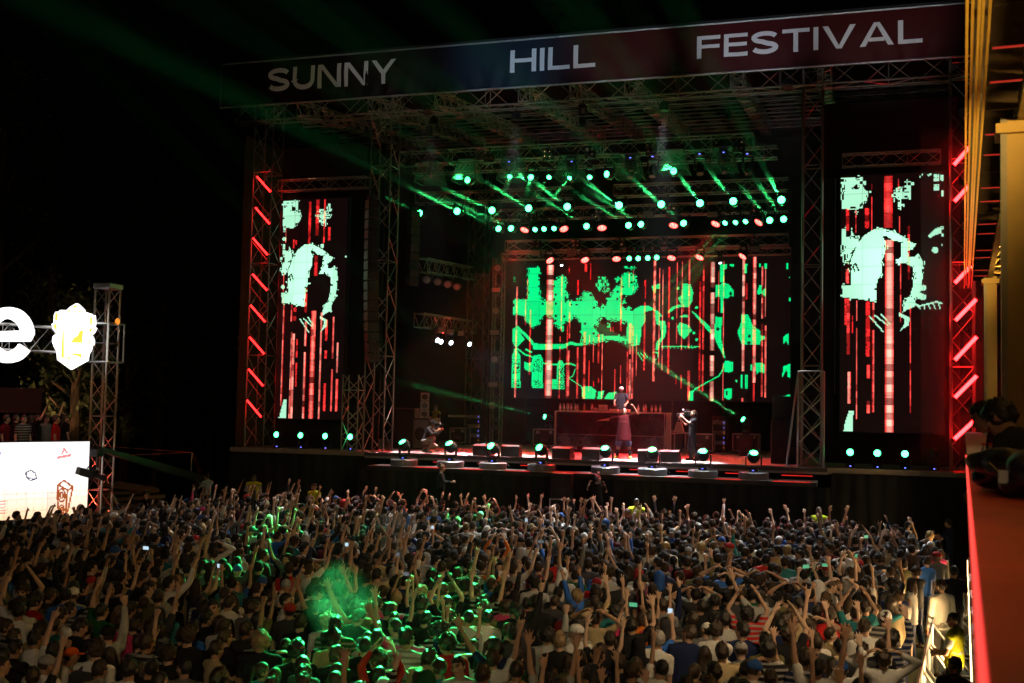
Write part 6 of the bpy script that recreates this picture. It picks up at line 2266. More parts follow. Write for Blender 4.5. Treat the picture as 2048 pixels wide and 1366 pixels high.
pk = 0
for p_ in people[:NEAR]:
    v = VAR[p_['v']]
    root = thing('person', 'x', 'person', (p_['X'], p_['Y'], 0), 'people standing in the near crowd', (0, 0, p_['yaw']))
    root.scale = (p_['sc'] * rr.uniform(.96, 1.10), p_['sc'] * rr.uniform(.96, 1.08), p_['sc'])
    p_['root'] = root
    o = link_obj('body', v['body'], root)
    o.color = (*SKINS[p_['skin']], 1)
    gn, me = v['tops'][p_['tp']]
    o = link_obj(me.name.split('.')[0], me, root)
    o.color = (*p_['sh'][1], 1)
    o = link_obj('trousers', TROU, root)
    o.color = (*rr.choice([BLK, NAVY, DENIM, (0.05, 0.05, 0.055), (0.25, 0.22, 0.17)]), 1)
    Mh = v['fig'].head_matrix()
    if p_['hk'] in ('cap', 'hood'):
        o = link_obj('hair', HAIR['crop'], root, Mh)
        o.color = (*HAIRC[p_['hc']], 1)
        cc = rr.choice([('white', WHT), ('black', BLK), ('grey', (0.3, 0.3, 0.3)), ('red', (0.4, 0.03, 0.03)), ('blue', (0.03, 0.1, 0.35))])
        if p_['sh'][0] == 'orange':
            cc = ('orange', (0.7, 0.12, 0.02))
        p_['capc'] = cc[0] if p_['hk'] == 'cap' else p_['sh'][0]
        o = link_obj(p_['hk'], HAIR[p_['hk']], root, Mh @ (Matrix.Rotation(PI if rr.random() < .35 else 0, 4, 'Z')))
        o.color = (*(cc[1] if p_['hk'] == 'cap' else p_['sh'][1]), 1)
    else:
        o = link_obj('hair', HAIR[p_['hk']], root, Mh)
        o.color = (*HAIRC[p_['hc']], 1)
    p_['pack'] = p_['hk'] not in ('long',) and rr.random() < 0.05
    if p_['pack']:
        bp = MB().bbox((0, -0.20, 1.22), (0.30, 0.16, 0.42), 0.05)
        o = link_obj('backpack', bp.build('backpack', CLOTHM, data_only=True), root)
        o.color = (*rr.choice([BLK, (0.05, 0.05, 0.06), (0.02, 0.03, 0.09)]), 1)
        for sg in (-1, 1):
            st = MB().tube([(sg * .1, -.14, 1.40), (sg * .105, -.02, 1.475), (sg * .11, .12, 1.38), (sg * .12, .14, 1.2), (sg * .15, -.02, 1.05)], 0.022, 6)
            s_ = link_obj('strap', st.build('strap', CLOTHM, data_only=True), o)
            s_.color = o.color
    if p_['v'] in PHONE:
        phone_for(p_, pk)
        pk += 1
nfar = 0
for p_ in people[NEAR:]:
    if p_['v'] in PHONE and nfar < 14:
        phone_for(p_, pk)
        pk += 1
        nfar += 1
# each phone by its order across the picture
phones.sort(key=lambda q: q[1][0])
TENS = ['', '', 'twenty', 'thirty', 'forty', 'fifty']


def PHL(k):
    n_ = ORD[k] if k < 20 else (TENS[(k + 1) // 10] + '-' + ORD[(k + 1) % 10 - 1] if (k + 1) % 10 else {30: 'thirtieth', 40: 'fortieth', 50: 'fiftieth'}[k + 1])
    return '%s phone from the left among those held up in the crowd' % n_


for k, (t_, u_) in enumerate(phones):
    t_['label'] = PHL(k)

# labels of the near people: looks first, order from the left among those that look alike
from collections import defaultdict
byl = defaultdict(list)
for p_ in people[:NEAR]:
    gn = VAR[p_['v']]['tops'][p_['tp']][0]
    hd = ('%s cap' % p_['capc']) if p_['hk'] == 'cap' else ('hood up' if p_['hk'] == 'hood' else HTXT[p_['hk']] % p_['hc'])
    pose = VAR[p_['v']]['desc']
    ex = ', backpack' if p_['pack'] else ''
    byl['%s %s, %s%s, %s' % (p_['sh'][0], gn, hd, ex, pose)].append(p_)
for l_, ps in byl.items():
    if len(ps) == 1:
        ps[0]['root']['label'] = 'person in ' + l_
    else:
        ps.sort(key=lambda p_: px((p_['X'], p_['Y'], 1.7))[0])
        for k, p_ in enumerate(ps):
            w_ = 'leftmost' if k == 0 else ('rightmost' if k == len(ps) - 1 else ORD[k] + ' from left')
            p_['root']['label'] = '%s: %s' % (w_, l_)

# everybody further back as one mass
LOW = []
for v in VAR:
    LOW.append((arrays(thin(v['body'], 640)), [arrays(thin(t_[1], 210)) for t_ in v['tops']], np.array(v['fig'].head_matrix())))
LHAIR = {k: arrays(thin(m_, 150)) for k, m_ in HAIR.items()}
LTROU = arrays(thin(TROU, 60))
av, af, ac = [], [], []
off = 0
for p_ in people[NEAR:]:
    bod, tops, Hm = LOW[p_['v']]
    cz, sz = math.cos(p_['yaw']), math.sin(p_['yaw'])
    Rm = np.array([[cz, -sz, 0], [sz, cz, 0], [0, 0, 1]]) * p_['sc']
    pos = np.array([p_['X'], p_['Y'], 0])
    hv, ht = LHAIR[p_['hk']]
    hv = (np.c_[hv, np.ones(len(hv))] @ Hm.T)[:, :3]
    hcol = HAIRC[p_['hc']] if p_['hk'] not in ('cap', 'hood') else rr.choice([WHT, BLK, (0.3, 0.3, 0.3), (0.4, 0.03, 0.03), (0.03, 0.1, 0.35)])
    for (co, tr3), col_ in ((bod, SKINS[p_['skin']]), (tops[p_['tp']], p_['sh'][1]), ((hv, ht), hcol), (LTROU, NAVY)):
        av.append(co @ Rm.T + pos)
        af.append(tr3 + off)
        ac.append(np.tile((*col_, 1.0), (len(co), 1)))
        off += len(co)
V_, F_, C_ = np.vstack(av), np.vstack(af), np.vstack(ac).astype(np.float32)
me = bpy.data.meshes.new('crowd')
me.vertices.add(len(V_))
me.vertices.foreach_set('co', V_.ravel())
me.loops.add(F_.size)
me.loops.foreach_set('vertex_index', F_.ravel().astype(np.int32))
me.polygons.add(len(F_))
me.polygons.foreach_set('loop_start', np.arange(0, F_.size, 3, dtype=np.int32))
me.polygons.foreach_set('use_smooth', np.ones(len(F_), bool))
me.update(calc_edges=True)
me.validate()
a_ = me.attributes.new('tone', 'FLOAT_COLOR', 'POINT')
a_.data.foreach_set('color', C_.ravel())
cm = bpy.data.materials.new('crowd_tones')
cm.use_nodes = True
_at = cm.node_tree.nodes.new('ShaderNodeAttribute')
_at.attribute_name = 'tone'
cm.node_tree.links.new(_at.outputs['Color'], cm.node_tree.nodes['Principled BSDF'].inputs['Base Color'])
cm.node_tree.nodes['Principled BSDF'].inputs['Roughness'].default_value = 0.7
cm.node_tree.nodes['Principled BSDF'].inputs['Specular IOR Level'].default_value = 0.2
me.materials.append(cm)
co_ = bpy.data.objects.new('crowd', me)
COL.objects.link(co_)
tag(co_, 'dense dark crowd of people filling the field up to the stage', 'crowd', kind='stuff')
print('people', len(people), 'crowd tris', len(F_))
# ------------------------------------------------------------------ bar stand with LED wall and glowing sign on the dark side of the field
WN = Vector((WALL_U.y, -WALL_U.x, 0))            # towards the crowd


def onwall(x, y, off=0.0):
    r = ray_at(x, y)
    t = ((WALL_P + WN * off - CAM).dot(WN)) / r.dot(WN)
    p = CAM + r * t
    return p


def wall_sz(x, y):
    p = onwall(x, y)
    return ((p - WALL_P).dot(WALL_U), p.z)


S0, S1, LZ0, LZ1 = -6.4, -0.27, 1.45, 3.60
W_, H_ = 220, 84
gs, gz_ = np.meshgrid(S0 + (np.arange(W_) + .5) / W_ * (S1 - S0), LZ1 - (np.arange(H_) + .5) / H_ * (LZ1 - LZ0))
img = np.ones((H_, W_, 3)) * np.array((1.0, 0.97, 0.96))
tt = np.clip((2.55 - gz_) / 1.1, 0, 1)[..., None]
img = img * (1 - tt) + np.array((1.0, 0.62, 0.34)) * tt
brick = ((np.abs((gz_ * 9) % 1 - .5) > .44) | (np.abs((gs * 4 + np.floor(gz_ * 9) * .5) % 1 - .5) > .465)) & (gz_ < 2.3) & (rng.random(gz_.shape) < .75)
img[brick] *= np.array((0.93, 0.80, 0.70))
DRAW = np.array((0.36, 0.08, 0.02))


def wl(pts, w, col, k=1.0):
    m_ = near_line([wall_sz(*p) for p in pts], w, gs, gz_)
    img[m_] = col


A7 = lambda pts: [(x / 4.27, 740 + y / 4.27) for x, y in pts]
wl(A7([(495, 985), (545, 942), (622, 998), (580, 1028), (505, 985)]), 0.05, DRAW)
wl(A7([(495, 985), (492, 1110), (500, 1225), (562, 1225), (575, 1030)]), 0.05, DRAW)
wl(A7([(622, 998), (598, 1110), (580, 1205), (562, 1225)]), 0.05, DRAW)
for cx_, cy2, rx_, ry_ in ((526, 1070, 30, 54), (526, 1070, 13, 26), (526, 1188, 22, 34), (526, 1188, 10, 16)):
    wl(A7([(cx_ + rx_ * math.cos(a_ * PI / 8), cy2 + ry_ * math.sin(a_ * PI / 8)) for a_ in range(17)]), 0.045, DRAW)
GREYD = np.array((0.10, 0.09, 0.14))
wl(A7([(220, 880), (262, 855), (300, 880), (312, 925), (258, 948), (228, 915), (220, 880)]), 0.035, GREYD)
wl(A7([(228, 915), (300, 935)]), 0.02, GREYD)
REDL = np.array((0.85, 0.25, 0.25))
wl(A7([(495, 748), (600, 728)]), 0.06, REDL)
wl(A7([(530, 715), (548, 672), (570, 705)]), 0.045, REDL)
for q in range(5):
    wl(A7([(-20, 1125 + q * 26), (45, 1120 + q * 26)]), 0.025, REDL)
wl(A7([(0, 700), (0, 720)]), 0.05, np.array((.5, .4, .7)))
# the wall left of the frame goes on in the same drawing style
for k in range(3):
    s_ = -3.6 - 0.9 * k
    for z_ in (1.7, 2.4, 3.1):
        m_ = near_line([(s_ - .2, z_), (s_ + .1, z_ + .25), (s_ + .25, z_ - .1), (s_ - .2, z_)], 0.03, gs, gz_)
        img[m_] = DRAW
lw = thing('led_wall', 'bright white LED wall with drawn loudspeaker and ice cube under the glowing sign', 'screen', WALL_P + WALL_U * S1)
o0 = WALL_P + WALL_U * S0
led_sheet('display', img, (o0.x, o0.y, LZ0), WALL_U, (0, 0, 1), S1 - S0, LZ1 - LZ0, led_mat('led_wall_glow', 1.3), lw)
MBx = Matrix(((WALL_U.x, -WN.x, 0), (WALL_U.y, -WN.y, 0), (0, 0, 1)))
cen = WALL_P + WALL_U * ((S0 + S1) / 2)
MB().box(Vector((cen.x, cen.y, (LZ0 + LZ1) / 2)) - WN * .11, (S1 - S0 + .06, 0.2, LZ1 - LZ0 + .06), MBx).build('housing', BLACKM, lw)
st = thing('bar_stand', 'dark raised bar platform behind the LED wall', 'platform', cen)
MB().box(Vector((cen.x, cen.y, 0.70)) - WN * .15, (S1 - S0, 0.12, 1.40), MBx).build('base_skirt', DRAPE, st)
MB().box(Vector((cen.x, cen.y, 2.5)) - WN * 2.6, (S1 - S0 + 2, 4.6, 0.16), MBx).build('floor', BLACK, st)
MB().box(Vector((cen.x, cen.y, 1.2)) - WN * 4.8, (S1 - S0 + 2, 0.1, 2.4), MBx).build('rear_skirt', DRAPE, st)
for k in range(5):
    p_ = WALL_P + WALL_U * (S0 + .3 + k * 1.4)
    MB().cyl(Vector((p_.x, p_.y, 2.58)) - WN * 4.7, Vector((p_.x, p_.y, 3.6)) - WN * 4.7, 0.03).build('rail_post', STEEL, st)
a_, b_ = WALL_P + WALL_U * S0 - WN * 4.7, WALL_P + WALL_U * S1 - WN * 4.7
MB().cyl((a_.x, a_.y, 3.6), (b_.x, b_.y, 3.6), 0.03).build('rail', STEEL, st)
# tower and sign truss
tw = truss('sign_tower', (WALL_P.x + .05, WALL_P.y + .1, 0), (WALL_P.x + .05, WALL_P.y + .1, 8.15), 0.5, 0.5, 'aluminium truss tower beside the glowing sign and LED wall', None, 0.55, 0.035, 0.018, cat='tower')
tz = Vector((WALL_P.x + .05, WALL_P.y + .1, 8.22))
MB().bbox(tz, (0.62, 0.62, 0.16), 0.02).build('top_plate', STEEL, tw)
for z_ in (5.95, 7.1):
    for sx in (-1, 1):
        MB().cyl(tz + Vector((sx * .36, -.36, z_ - 8.22)), tz + Vector((sx * .36, .36, z_ - 8.22)), 0.03).build('sleeve_bar', STEEL, tw)
        MB().cyl(tz + Vector((-.36, sx * .36, z_ - 8.22)), tz + Vector((.36, sx * .36, z_ - 8.22)), 0.03).build('sleeve_bar', STEEL, tw)
for sx in (-1, 1):
    for sy in (-1, 1):
        MB().cyl(tz + Vector((sx * .36, sy * .36, 5.95 - 8.22)), tz + Vector((sx * .36, sy * .36, 7.1 - 8.22)), 0.028).build('sleeve_post', STEEL, tw)
MB().ell(tz + Vector((.38, 0, -1.05)), (0.07, 0.07, 0.1)).build('warning_lamp', emat('amber_lamp', (1, .28, .03), 1.2), tw, True)
a_ = WALL_P - WN * .35 + WALL_U * -0.4
b_ = WALL_P - WN * .35 + WALL_U * -6.2
truss('sign_truss', (a_.x, a_.y, 6.55), (b_.x, b_.y, 6.55), 0.45, 0.72, 'dark horizontal truss carrying the glowing letter and crest', None, 0.6, 0.03, 0.014)
guy = thing('guy_brace', 'pale slanting steel brace at the foot of the sign tower', 'brace', (WALL_P.x + 1.2, WALL_P.y + 1.5, 0))
g0, g1 = at(222, 985, Y=WALL_P.y + .6), at(250, 1035, Y=WALL_P.y + 1.2)
dd = (g1 - g0)
g2 = g1 + dd * ((g1.z - 0.02) / (g0.z - g1.z))
MB().cyl(g0, g2, 0.04, n=8).build('tube', STEEL, guy)
rl2 = thing('added_tower_uplight', 'added red uplight inside the foot of the sign tower', 'lamp', (WALL_P.x + .05, WALL_P.y + .1, 0.3))  # lamp added to redden the tower chords
MB().lathe([(0.12, 0), (0.13, .02), (0.12, .2)], rl2.location, 12).build('housing', BLACK, rl2)
MB().lathe([(0.11, .201), (0.02, .21)], rl2.location, 12).build('lens', emat('added_red_uplight_lens', (1, .04, .03), 5), rl2)
spot('uplight', rl2.location + Vector((.0, .0, .25)), (0, 0, 1), 900, (1, .08, .04), 40, .5, .08, rl2)
gl = thing('added_tree_lamp', 'small warm lamp added behind the bar platform to light the tree', 'lamp', onwall(70, 870, -6.5))  # lamp added out of sight behind the platform to brighten the trees
MB().lathe([(0.08, 0), (0.09, .02), (0.08, .2)], gl.location, 10).build('housing', BLACK, gl)
MB().lathe([(0.07, .201), (0.02, .21)], gl.location, 10).build('lens', emat('added_tree_lamp_lens', (1, .6, .25), 4), gl)
spot('added_tree_light', gl.location + Vector((0, 0, .25)), (-0.1, 0.7, 0.7), 220, (1, .5, .22), 110, .6, .1, gl)

SIGNW = emat('sign_white', (1.0, 1.0, 1.0), 2.0, (0.8, 0.8, 0.8))
SIGNY = emat('sign_yellow', (1.0, 0.88, 0.10), 1.0, (0.8, 0.7, 0.1))
sg_ = thing('letter_sign', 'glowing white letter e hanging on the sign truss', 'sign', onwall(20, 720))


def wall_prism(pts, off, depth, name, m_, root):
    P = [onwall(x, y, off) for x, y in pts]
    n = len(P)
    mb = MB()
    mb.add(P + [p + WN * depth for p in P], [tuple(range(n, 2 * n))[::1], tuple(range(n - 1, -1, -1))] + [(i, (i + 1) % n, n + (i + 1) % n, n + i) for i in range(n)])
    return mb.build(name, m_, root)


# the e: bowl stroke as a ring with a gap, and the bar
ecx, ecy, erx, ery, ew = 18.0, 670.0, 40.0, 44.0, 25.0
outer, inner = [], []
for i in range(41):
    a_ = R(0 + (326) * i / 40)
    ca, sa = math.cos(a_), -math.sin(a_)
    wv = ew * (1.0 if abs(ca) > .3 else 0.95)
    outer.append((ecx + (erx + wv / 2 * 0.95) * ca, ecy + (ery + wv / 2) * sa))
    inner.append((ecx + (erx - wv / 2) * ca, ecy + (ery - wv / 2 * .95) * sa))
mb = MB()
for lay, dep in ((outer, 0), (inner, 0)):
    pass
vsF = [onwall(x, y, 0.2) for x, y in outer] + [onwall(x, y, 0.2) for x, y in inner]
vsB = [p - WN * 0.14 for p in vsF]
n = len(outer)
fs = []
for i in range(n - 1):
    fs.append((i, n + i, n + i + 1, i + 1))
    fs.append((2 * n + i, 2 * n + i + 1, 3 * n + i + 1, 3 * n + i))
    fs.append((i, i + 1, 2 * n + i + 1, 2 * n + i))
    fs.append((n + i + 1, n + i, 3 * n + i, 3 * n + i + 1))
fs += [(0, 2 * n, 3 * n, n), (n - 1, 2 * n - 1, 4 * n - 1, 3 * n - 1)]
# bar
kb = len(vsF) + len(vsB)
bar = [(ecx - 30, 663), (ecx + 52, 660), (ecx + 50, 672), (ecx + 44, 683), (ecx - 30, 683)]
bF = [onwall(x, y, 0.203) for x, y in bar]
bB = [p - WN * 0.145 for p in bF]
nb = len(bar)
fs += [tuple(kb + i for i in range(nb)), tuple(kb + nb + i for i in range(nb - 1, -1, -1))] + [(kb + i, kb + nb + i, kb + nb + (i + 1) % nb, kb + (i + 1) % nb) for i in range(nb)]
mb.add(vsF + vsB + bF + bB, fs)
mb.build('glowing_face', SIGNW, sg_)
MB().box(onwall(20, 655, -.05), (0.08, 0.3, 0.08), MBx).build('bracket', BLACKM, sg_)
cr_ = thing('crest_sign', 'glowing white and yellow shield crest on the sign truss beside the tower', 'sign', onwall(140, 738))
Z6 = lambda pts: [(x / 6.83, 560 + y / 6.83) for x, y in pts]
shield = [(1030, 322), (1065, 345), (1130, 410), (1138, 440), (1235, 470), (1240, 490), (1275, 485), (1285, 600), (1270, 650), (1298, 660), (1270, 720), (1225, 760), (1245, 780), (1265, 830), (1262, 885), (1235, 900), (1225, 960), (1190, 1020), (1180, 1100), (960, 1222), (780, 1090), (770, 980), (730, 900), (710, 840), (720, 770), (770, 730), (720, 670), (702, 600), (730, 590), (735, 480), (755, 435), (800, 440), (812, 412), (905, 415), (950, 370)]
wall_prism(Z6(shield), 0.06, 0.14, 'panel', SIGNW, cr_)
for pts in ([(755, 450), (787, 455), (782, 555), (750, 555)], [(725, 608), (772, 602), (772, 695), (742, 655)], [(735, 822), (765, 775), (760, 815)], [(1228, 512), (1256, 515), (1256, 605), (1230, 610)], [(1218, 662), (1265, 662), (1222, 735)], [(1212, 800), (1236, 862), (1214, 872)],
            [(1000, 352), (1030, 342), (1052, 372), (1010, 386)], [(912, 442), (962, 394), (950, 440)], [(1068, 432), (1095, 410), (1112, 456)], [(965, 855), (1010, 790), (1060, 760), (1085, 700), (1135, 680), (1120, 860)], [(855, 690), (870, 700), (872, 1066), (835, 1055), (842, 900)],
            [(885, 1086), (930, 1062), (945, 1040), (962, 1076)], [(960, 1022), (1020, 1000), (1110, 1010), (1110, 1066), (1060, 1036)], [(920, 882), (940, 870), (932, 915)], [(808, 438), (1225, 480), (1225, 487), (808, 446)], [(800, 1100), (960, 1200), (1165, 1108), (960, 1192)], [(825, 540), (875, 545), (875, 552), (825, 548)]):
    wall_prism(Z6(pts), 0.205, 0.012, 'yellow_inlay', SIGNY, cr_)
MB().box(onwall(145, 668, -.05), (0.5, 0.2, 0.08), MBx).build('bracket', BLACKM, cr_)

# people on the bar platform, seen over the wall
for k, (x, vi, yw, dep, col_) in enumerate(((12, 1, -1.2, 1.6, 'maroon'), (30, 5, -0.6, 2.2, 'black'), (47, 0, -1.8, 1.4, 'charcoal'), (62, 3, -0.4, 2.4, 'navy'), (75, 7, -1.0, 1.8, 'black'), (92, 2, -1.5, 2.6, 'grey'), (112, 8, -0.9, 1.2, 'red'), (128, 4, -0.2, 3.0, 'black'))):
    p_ = onwall(x, 850, -dep)
    v = VAR[vi]
    root = thing('person', '%s person from the left on the bar platform above the LED wall, %s top' % (ORD[k], col_), 'person', (p_.x, p_.y, 2.58), 'people on the bar platform', (0, 0, yw))
    for nm, me_, c_ in (('body', v['body'], SKINS[k % 5]), ('t_shirt', v['tops'][0][1], NAMEC[col_][1]), ('trousers', TROU, BLK)):
        o = link_obj(nm, me_, root)
        o.color = (*c_, 1)
    o = link_obj('hair', HAIR['long' if v['fem'] else 'short'], root, v['fig'].head_matrix())
    o.color = (*HAIRC['dark brown'], 1)
p_ = onwall(15, 790, -4.2)
tag(MB().box((p_.x, p_.y, 4.75), (2.2, 0.06, 0.8), MBx).build('bar_banner', mat('red_cloth', (0.06, 0.006, 0.008), 0.8, 0, 0.2, 3)), 'dim red cloth hanging behind the people on the bar platform', 'banner')
bl_ = thing('bar_lamp', 'small red lamp over the bar platform at the picture edge', 'lamp', onwall(-40, 700, -1.5))
MB().bbox(bl_.location, (0.3, 0.2, 0.2), 0.03).build('housing', BLACK, bl_)
MB().box(bl_.location + Vector((0, 0, -.11)), (0.24, 0.15, 0.02)).build('lens', emat('red_bar_lens', (1, .05, .03), 4), bl_)
spot('bar_light', bl_.location + Vector((0, 0, -.15)), (0.2, 0.25, -1), 70, (1, .06, .04), 130, .5, .1, bl_)

# camera crane with its operator
piv = at(392, 956, Y=35.0)
hd = at(196, 897, Y=26.7)
cr = thing('camera_crane', 'black camera crane with cables coloured as if red-lit, reaching across the sign tower', 'crane', (piv.x, piv.y, 0))
dv = (hd - piv)
L_ = dv.length
un = dv / L_
sd = Vector((0, 0, 1)).cross(un).normalized()
upv = un.cross(sd)
CR_M = mat('crane_black', (0.03, 0.03, 0.032), 0.4, 0.3, 0.2, 6)
mb = MB()
A = piv - un * 0.9
vs = []
for P_, hw, hh in ((A, .11, .15), (piv + un * 3, .10, .13), (hd, .06, .06)):
    for a_, b_ in ((-1, -1), (1, -1), (1, 1), (-1, 1)):
        vs.append(P_ + sd * (a_ * hw) + upv * (b_ * hh))
fs = [(0, 3, 2, 1), (8, 9, 10, 11)] + [(j * 4 + i, j * 4 + (i + 1) % 4, j * 4 + 4 + (i + 1) % 4, j * 4 + 4 + i) for j in range(2) for i in range(4)]
mb.add(vs, fs).build('arm', CR_M, cr)
post = piv + un * 0.55
ptop = post + Vector((0, 0, 0.85))
MB().cyl(post, ptop, 0.025).build('cable_post', STEEL, cr)
CAB = mat('crane_cable_red_lit', (0.65, 0.05, 0.04), 0.5)  # red stage light on the cables is put into their colour
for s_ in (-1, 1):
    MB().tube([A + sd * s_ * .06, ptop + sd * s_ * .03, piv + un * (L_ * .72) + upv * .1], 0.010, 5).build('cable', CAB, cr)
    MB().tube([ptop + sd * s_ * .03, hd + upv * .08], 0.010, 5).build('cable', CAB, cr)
MB().cyl((piv.x, piv.y, 0.9), piv, 0.07, n=10).build('pivot_column', CR_M, cr)
for k in range(3):
    a_ = k * 2 * PI / 3 + .4
    MB().cyl((piv.x, piv.y, 1.0), (piv.x + math.cos(a_) * .75, piv.y + math.sin(a_) * .75, 0.02), 0.035).build('leg', CR_M, cr)
for k in range(3):
    MB().lathe([(0.13, 0), (0.14, .02), (0.14, .10), (0.13, .12)], A - un * (.1 + .13 * k), 14, lookm(un).to_3x3()).build('counterweight', BLACKM, cr)
hh = hd + Vector((0, 0, -0.12))
MB().cyl(hd, hd + Vector((0, 0, -0.75)), 0.04).build('head_arm', CR_M, cr)
MB().bbox(hd + Vector((-.02, -.02, -.12)), (0.28, 0.3, 0.22), 0.03).build('pan_motor', BLACK, cr)
video_camera(Matrix.Translation(hd + Vector((-.12, -.15, -.72))) @ Matrix.Rotation(R(-75), 4, 'Z') @ Matrix.Rotation(-0.25, 4, 'X'), 'video camera slung from the end of the camera crane', None, 1.25)
OP = at(415, 946, Y=35.6)
of = Figure(R_=((0.2, 0.6, -0.7), (-0.1, 0.95, 0.2), (-1, 0, 0), 'grip'), L_=((-0.2, 0.6, -0.7), (0.1, 0.95, 0.2), (1, 0, 0), 'grip'), head=(0.2, 0.1, 0))
OZ = OP.z - 1.76
hero('person', 'crane operator in pale blue shirt behind the camera crane pivot', of, (OP.x, 35.6, OZ), 1.3, 0, dict(color=(0.40, 0.46, 0.55)), dict(color=NAVY), ('short', HAIRC['black']), BLK)
tag(MB().bbox((OP.x, 35.6, OZ / 2), (1.2, 0.8, OZ), 0.03).build('crane_platform', BLACK), 'black platform that the crane operator stands on', 'platform')
QP = at(292, 982, Y=30.5)
qf = Figure(R_=((0.15, 0.85, -0.25), (0.0, 1, 0.05), (0, 0, -1), 'point'), L_=((-0.15, 0.7, -0.55), (0.1, 1, -0.15), (0, 0, -1), 'open'), head=(0, 0, 0))
QZ = QP.z - 1.76
hero('person', 'man in black t-shirt stretching both arms forward beside the sign tower', qf, (QP.x, 30.5, QZ), -PI / 2 + .2, 1, dict(color=BLK), dict(color=BLK), ('short', HAIRC['black']), BLK)
tag(MB().bbox((QP.x, 30.5, QZ / 2), (1.0, 0.9, QZ), 0.03).build('step_platform', BLACK), 'low black platform under the man stretching his arms beside the sign tower', 'platform')
# handrails near the crane
for k, (pa, pb, Y_, lab) in enumerate((((250, 1030), (345, 1011), 29.6, 'pale steel handrail in front of the man stretching his arms'), ((388, 1005), (468, 988), 34.0, 'pale steel handrail below the camera crane pivot'))):
    A, B = at(*pa, Y=Y_), at(*pb, Y=Y_ + .4)
    t_ = thing('handrail', lab, 'rail', (A.x, A.y, 0))
    MB().cyl(A, B, 0.03, n=8).build('top_rail', STEEL, t_)
    for q in (0.02, 0.5, 0.98):
        c_ = A.lerp(B, q)
        MB().cyl((c_.x, c_.y, 0), c_, 0.025, n=8).build('post', STEEL, t_)
    MB().cyl(A + Vector((0, 0, -.45)), B + Vector((0, 0, -.45)), 0.022, n=8).build('lower_rail', STEEL, t_)
# heap of boards behind the tower
hp = at(262, 990, Y=33)
WOOD = mat('old_boards', (0.16, 0.10, 0.06), 0.8, 0, 0.4, 8, 0.3)
t_ = thing('board_stack', 'dim stack of old boards behind the foot of the sign tower', 'boards', (hp.x, 33, 0))
for k in range(9):
    MB().box((hp.x + .15 * math.sin(k * 2.3), 33 + .1 * math.cos(k), 0.3 + .19 * k), (2.2 - .08 * k, 0.9, 0.12), Matrix.Rotation(0.12 * math.sin(k * 1.7), 3, 'Y')).build('plank', WOOD, t_)

# ------------------------------------------------------------------ the stand (tribune) along the other side
rA, rB = at(1974, 1366, Z=4.48), at(1940, 985, Z=4.48)
UT = Vector((rB.x - rA.x, rB.y - rA.y, 0)).normalized()
NT = Vector((UT.y, -UT.x, 0))                    # away from the field


def tri(s_, off, z):
    """point s metres along the stand edge from the camera, off metres inwards"""
    q = rA + UT * (s_ - rA.y) + NT * off
    return Vector((q.x, q.y, z))


MT = Matrix(((NT.x, UT.x, 0), (NT.y, UT.y, 0), (0, 0, 1)))
YEL = mat('cream_painted_steel', (0.62, 0.47, 0.20), 0.5, 0.0, 0.15, 3, 0.1)
YELB = mat('yellow_fascia', (0.75, 0.52, 0.10), 0.35, 0.2, 0.12, 4)
DBR = mat('dark_louvre', (0.055, 0.038, 0.025), 0.7, 0, 0.3, 6)
trb = thing('spectator_stand', 'yellow-lit steel spectator stand with louvred roof and red-orange ledge', 'stand', tri(14, 1.5, 0))
SA, SB = -4.0, 31.0
MB().box(tri((SA + SB) / 2, 2.2, 3.4), (4.0, SB - SA, 0.2), MT).build('floor', mat('stand_floor', (0.12, 0.11, 0.1), 0.8), trb)
MB().box(tri((SA + SB) / 2, 0.30, 1.65), (0.1, SB - SA, 3.3), MT).build('outer_wall', mat('stand_wall', (0.42, 0.33, 0.2), 0.7, 0, 0.2, 1.5), trb)
MB().box(tri((SA + SB) / 2, 4.2, 4.6), (0.12, SB - SA, 9.2), MT).build('rear_wall', mat('stand_wall_rear', (0.30, 0.24, 0.13), 0.8, 0, 0.2, 1.5), trb)
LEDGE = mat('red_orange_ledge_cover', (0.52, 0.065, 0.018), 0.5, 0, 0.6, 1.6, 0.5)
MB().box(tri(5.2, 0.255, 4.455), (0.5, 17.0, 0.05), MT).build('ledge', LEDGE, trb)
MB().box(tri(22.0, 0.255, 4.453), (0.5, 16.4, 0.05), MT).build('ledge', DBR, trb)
MB().box(tri((SA + SB) / 2, 0.1, 3.9), (0.06, SB - SA, 1.05), MT).build('parapet', mat('parapet_panel', (0.45, 0.30, 0.14), 0.6, 0, 0.2, 2), trb)
RSTR = emat('red_led_edge', (1.0, 0.06, 0.05), 1.3)
MB().cyl(tri(-2, -0.006, 4.475), tri(13.5, -0.006, 4.475), 0.009, n=8).build('edge_light', RSTR, trb)
for k, (o_, z_) in enumerate(((0.0, 8.0), (0.04, 8.06), (0.085, 8.0), (0.115, 8.07), (0.16, 8.02))):
    MB().box(tri((SA + 29.0) / 2, o_, z_), (0.022, 29.0 - SA, 0.05), MT).build('fascia_strip', YELB, trb)
MB().box(tri((SA + 29) / 2, 2.2, 8.75), (4.3, 29 - SA, 0.1), MT).build('roof_sheet', DBR, trb)
for k in range(26):
    s_ = 1.6 + 1.04 * k
    bfl = MB().box(tri(s_, 0.335, 8.33), (0.29, 0.03, 0.66), MT).build('louvre_board', DBR, trb)
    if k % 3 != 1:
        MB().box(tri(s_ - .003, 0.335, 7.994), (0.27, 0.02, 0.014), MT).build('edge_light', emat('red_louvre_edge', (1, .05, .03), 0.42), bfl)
for o_, z_ in ((0.53, 7.98), (1.35, 7.98), (0.95, 8.5)):
    MB().box(tri((SA + 28) / 2, o_, z_), (0.09, 28 - SA, 0.09), MT).build('roof_chord', YEL, trb)
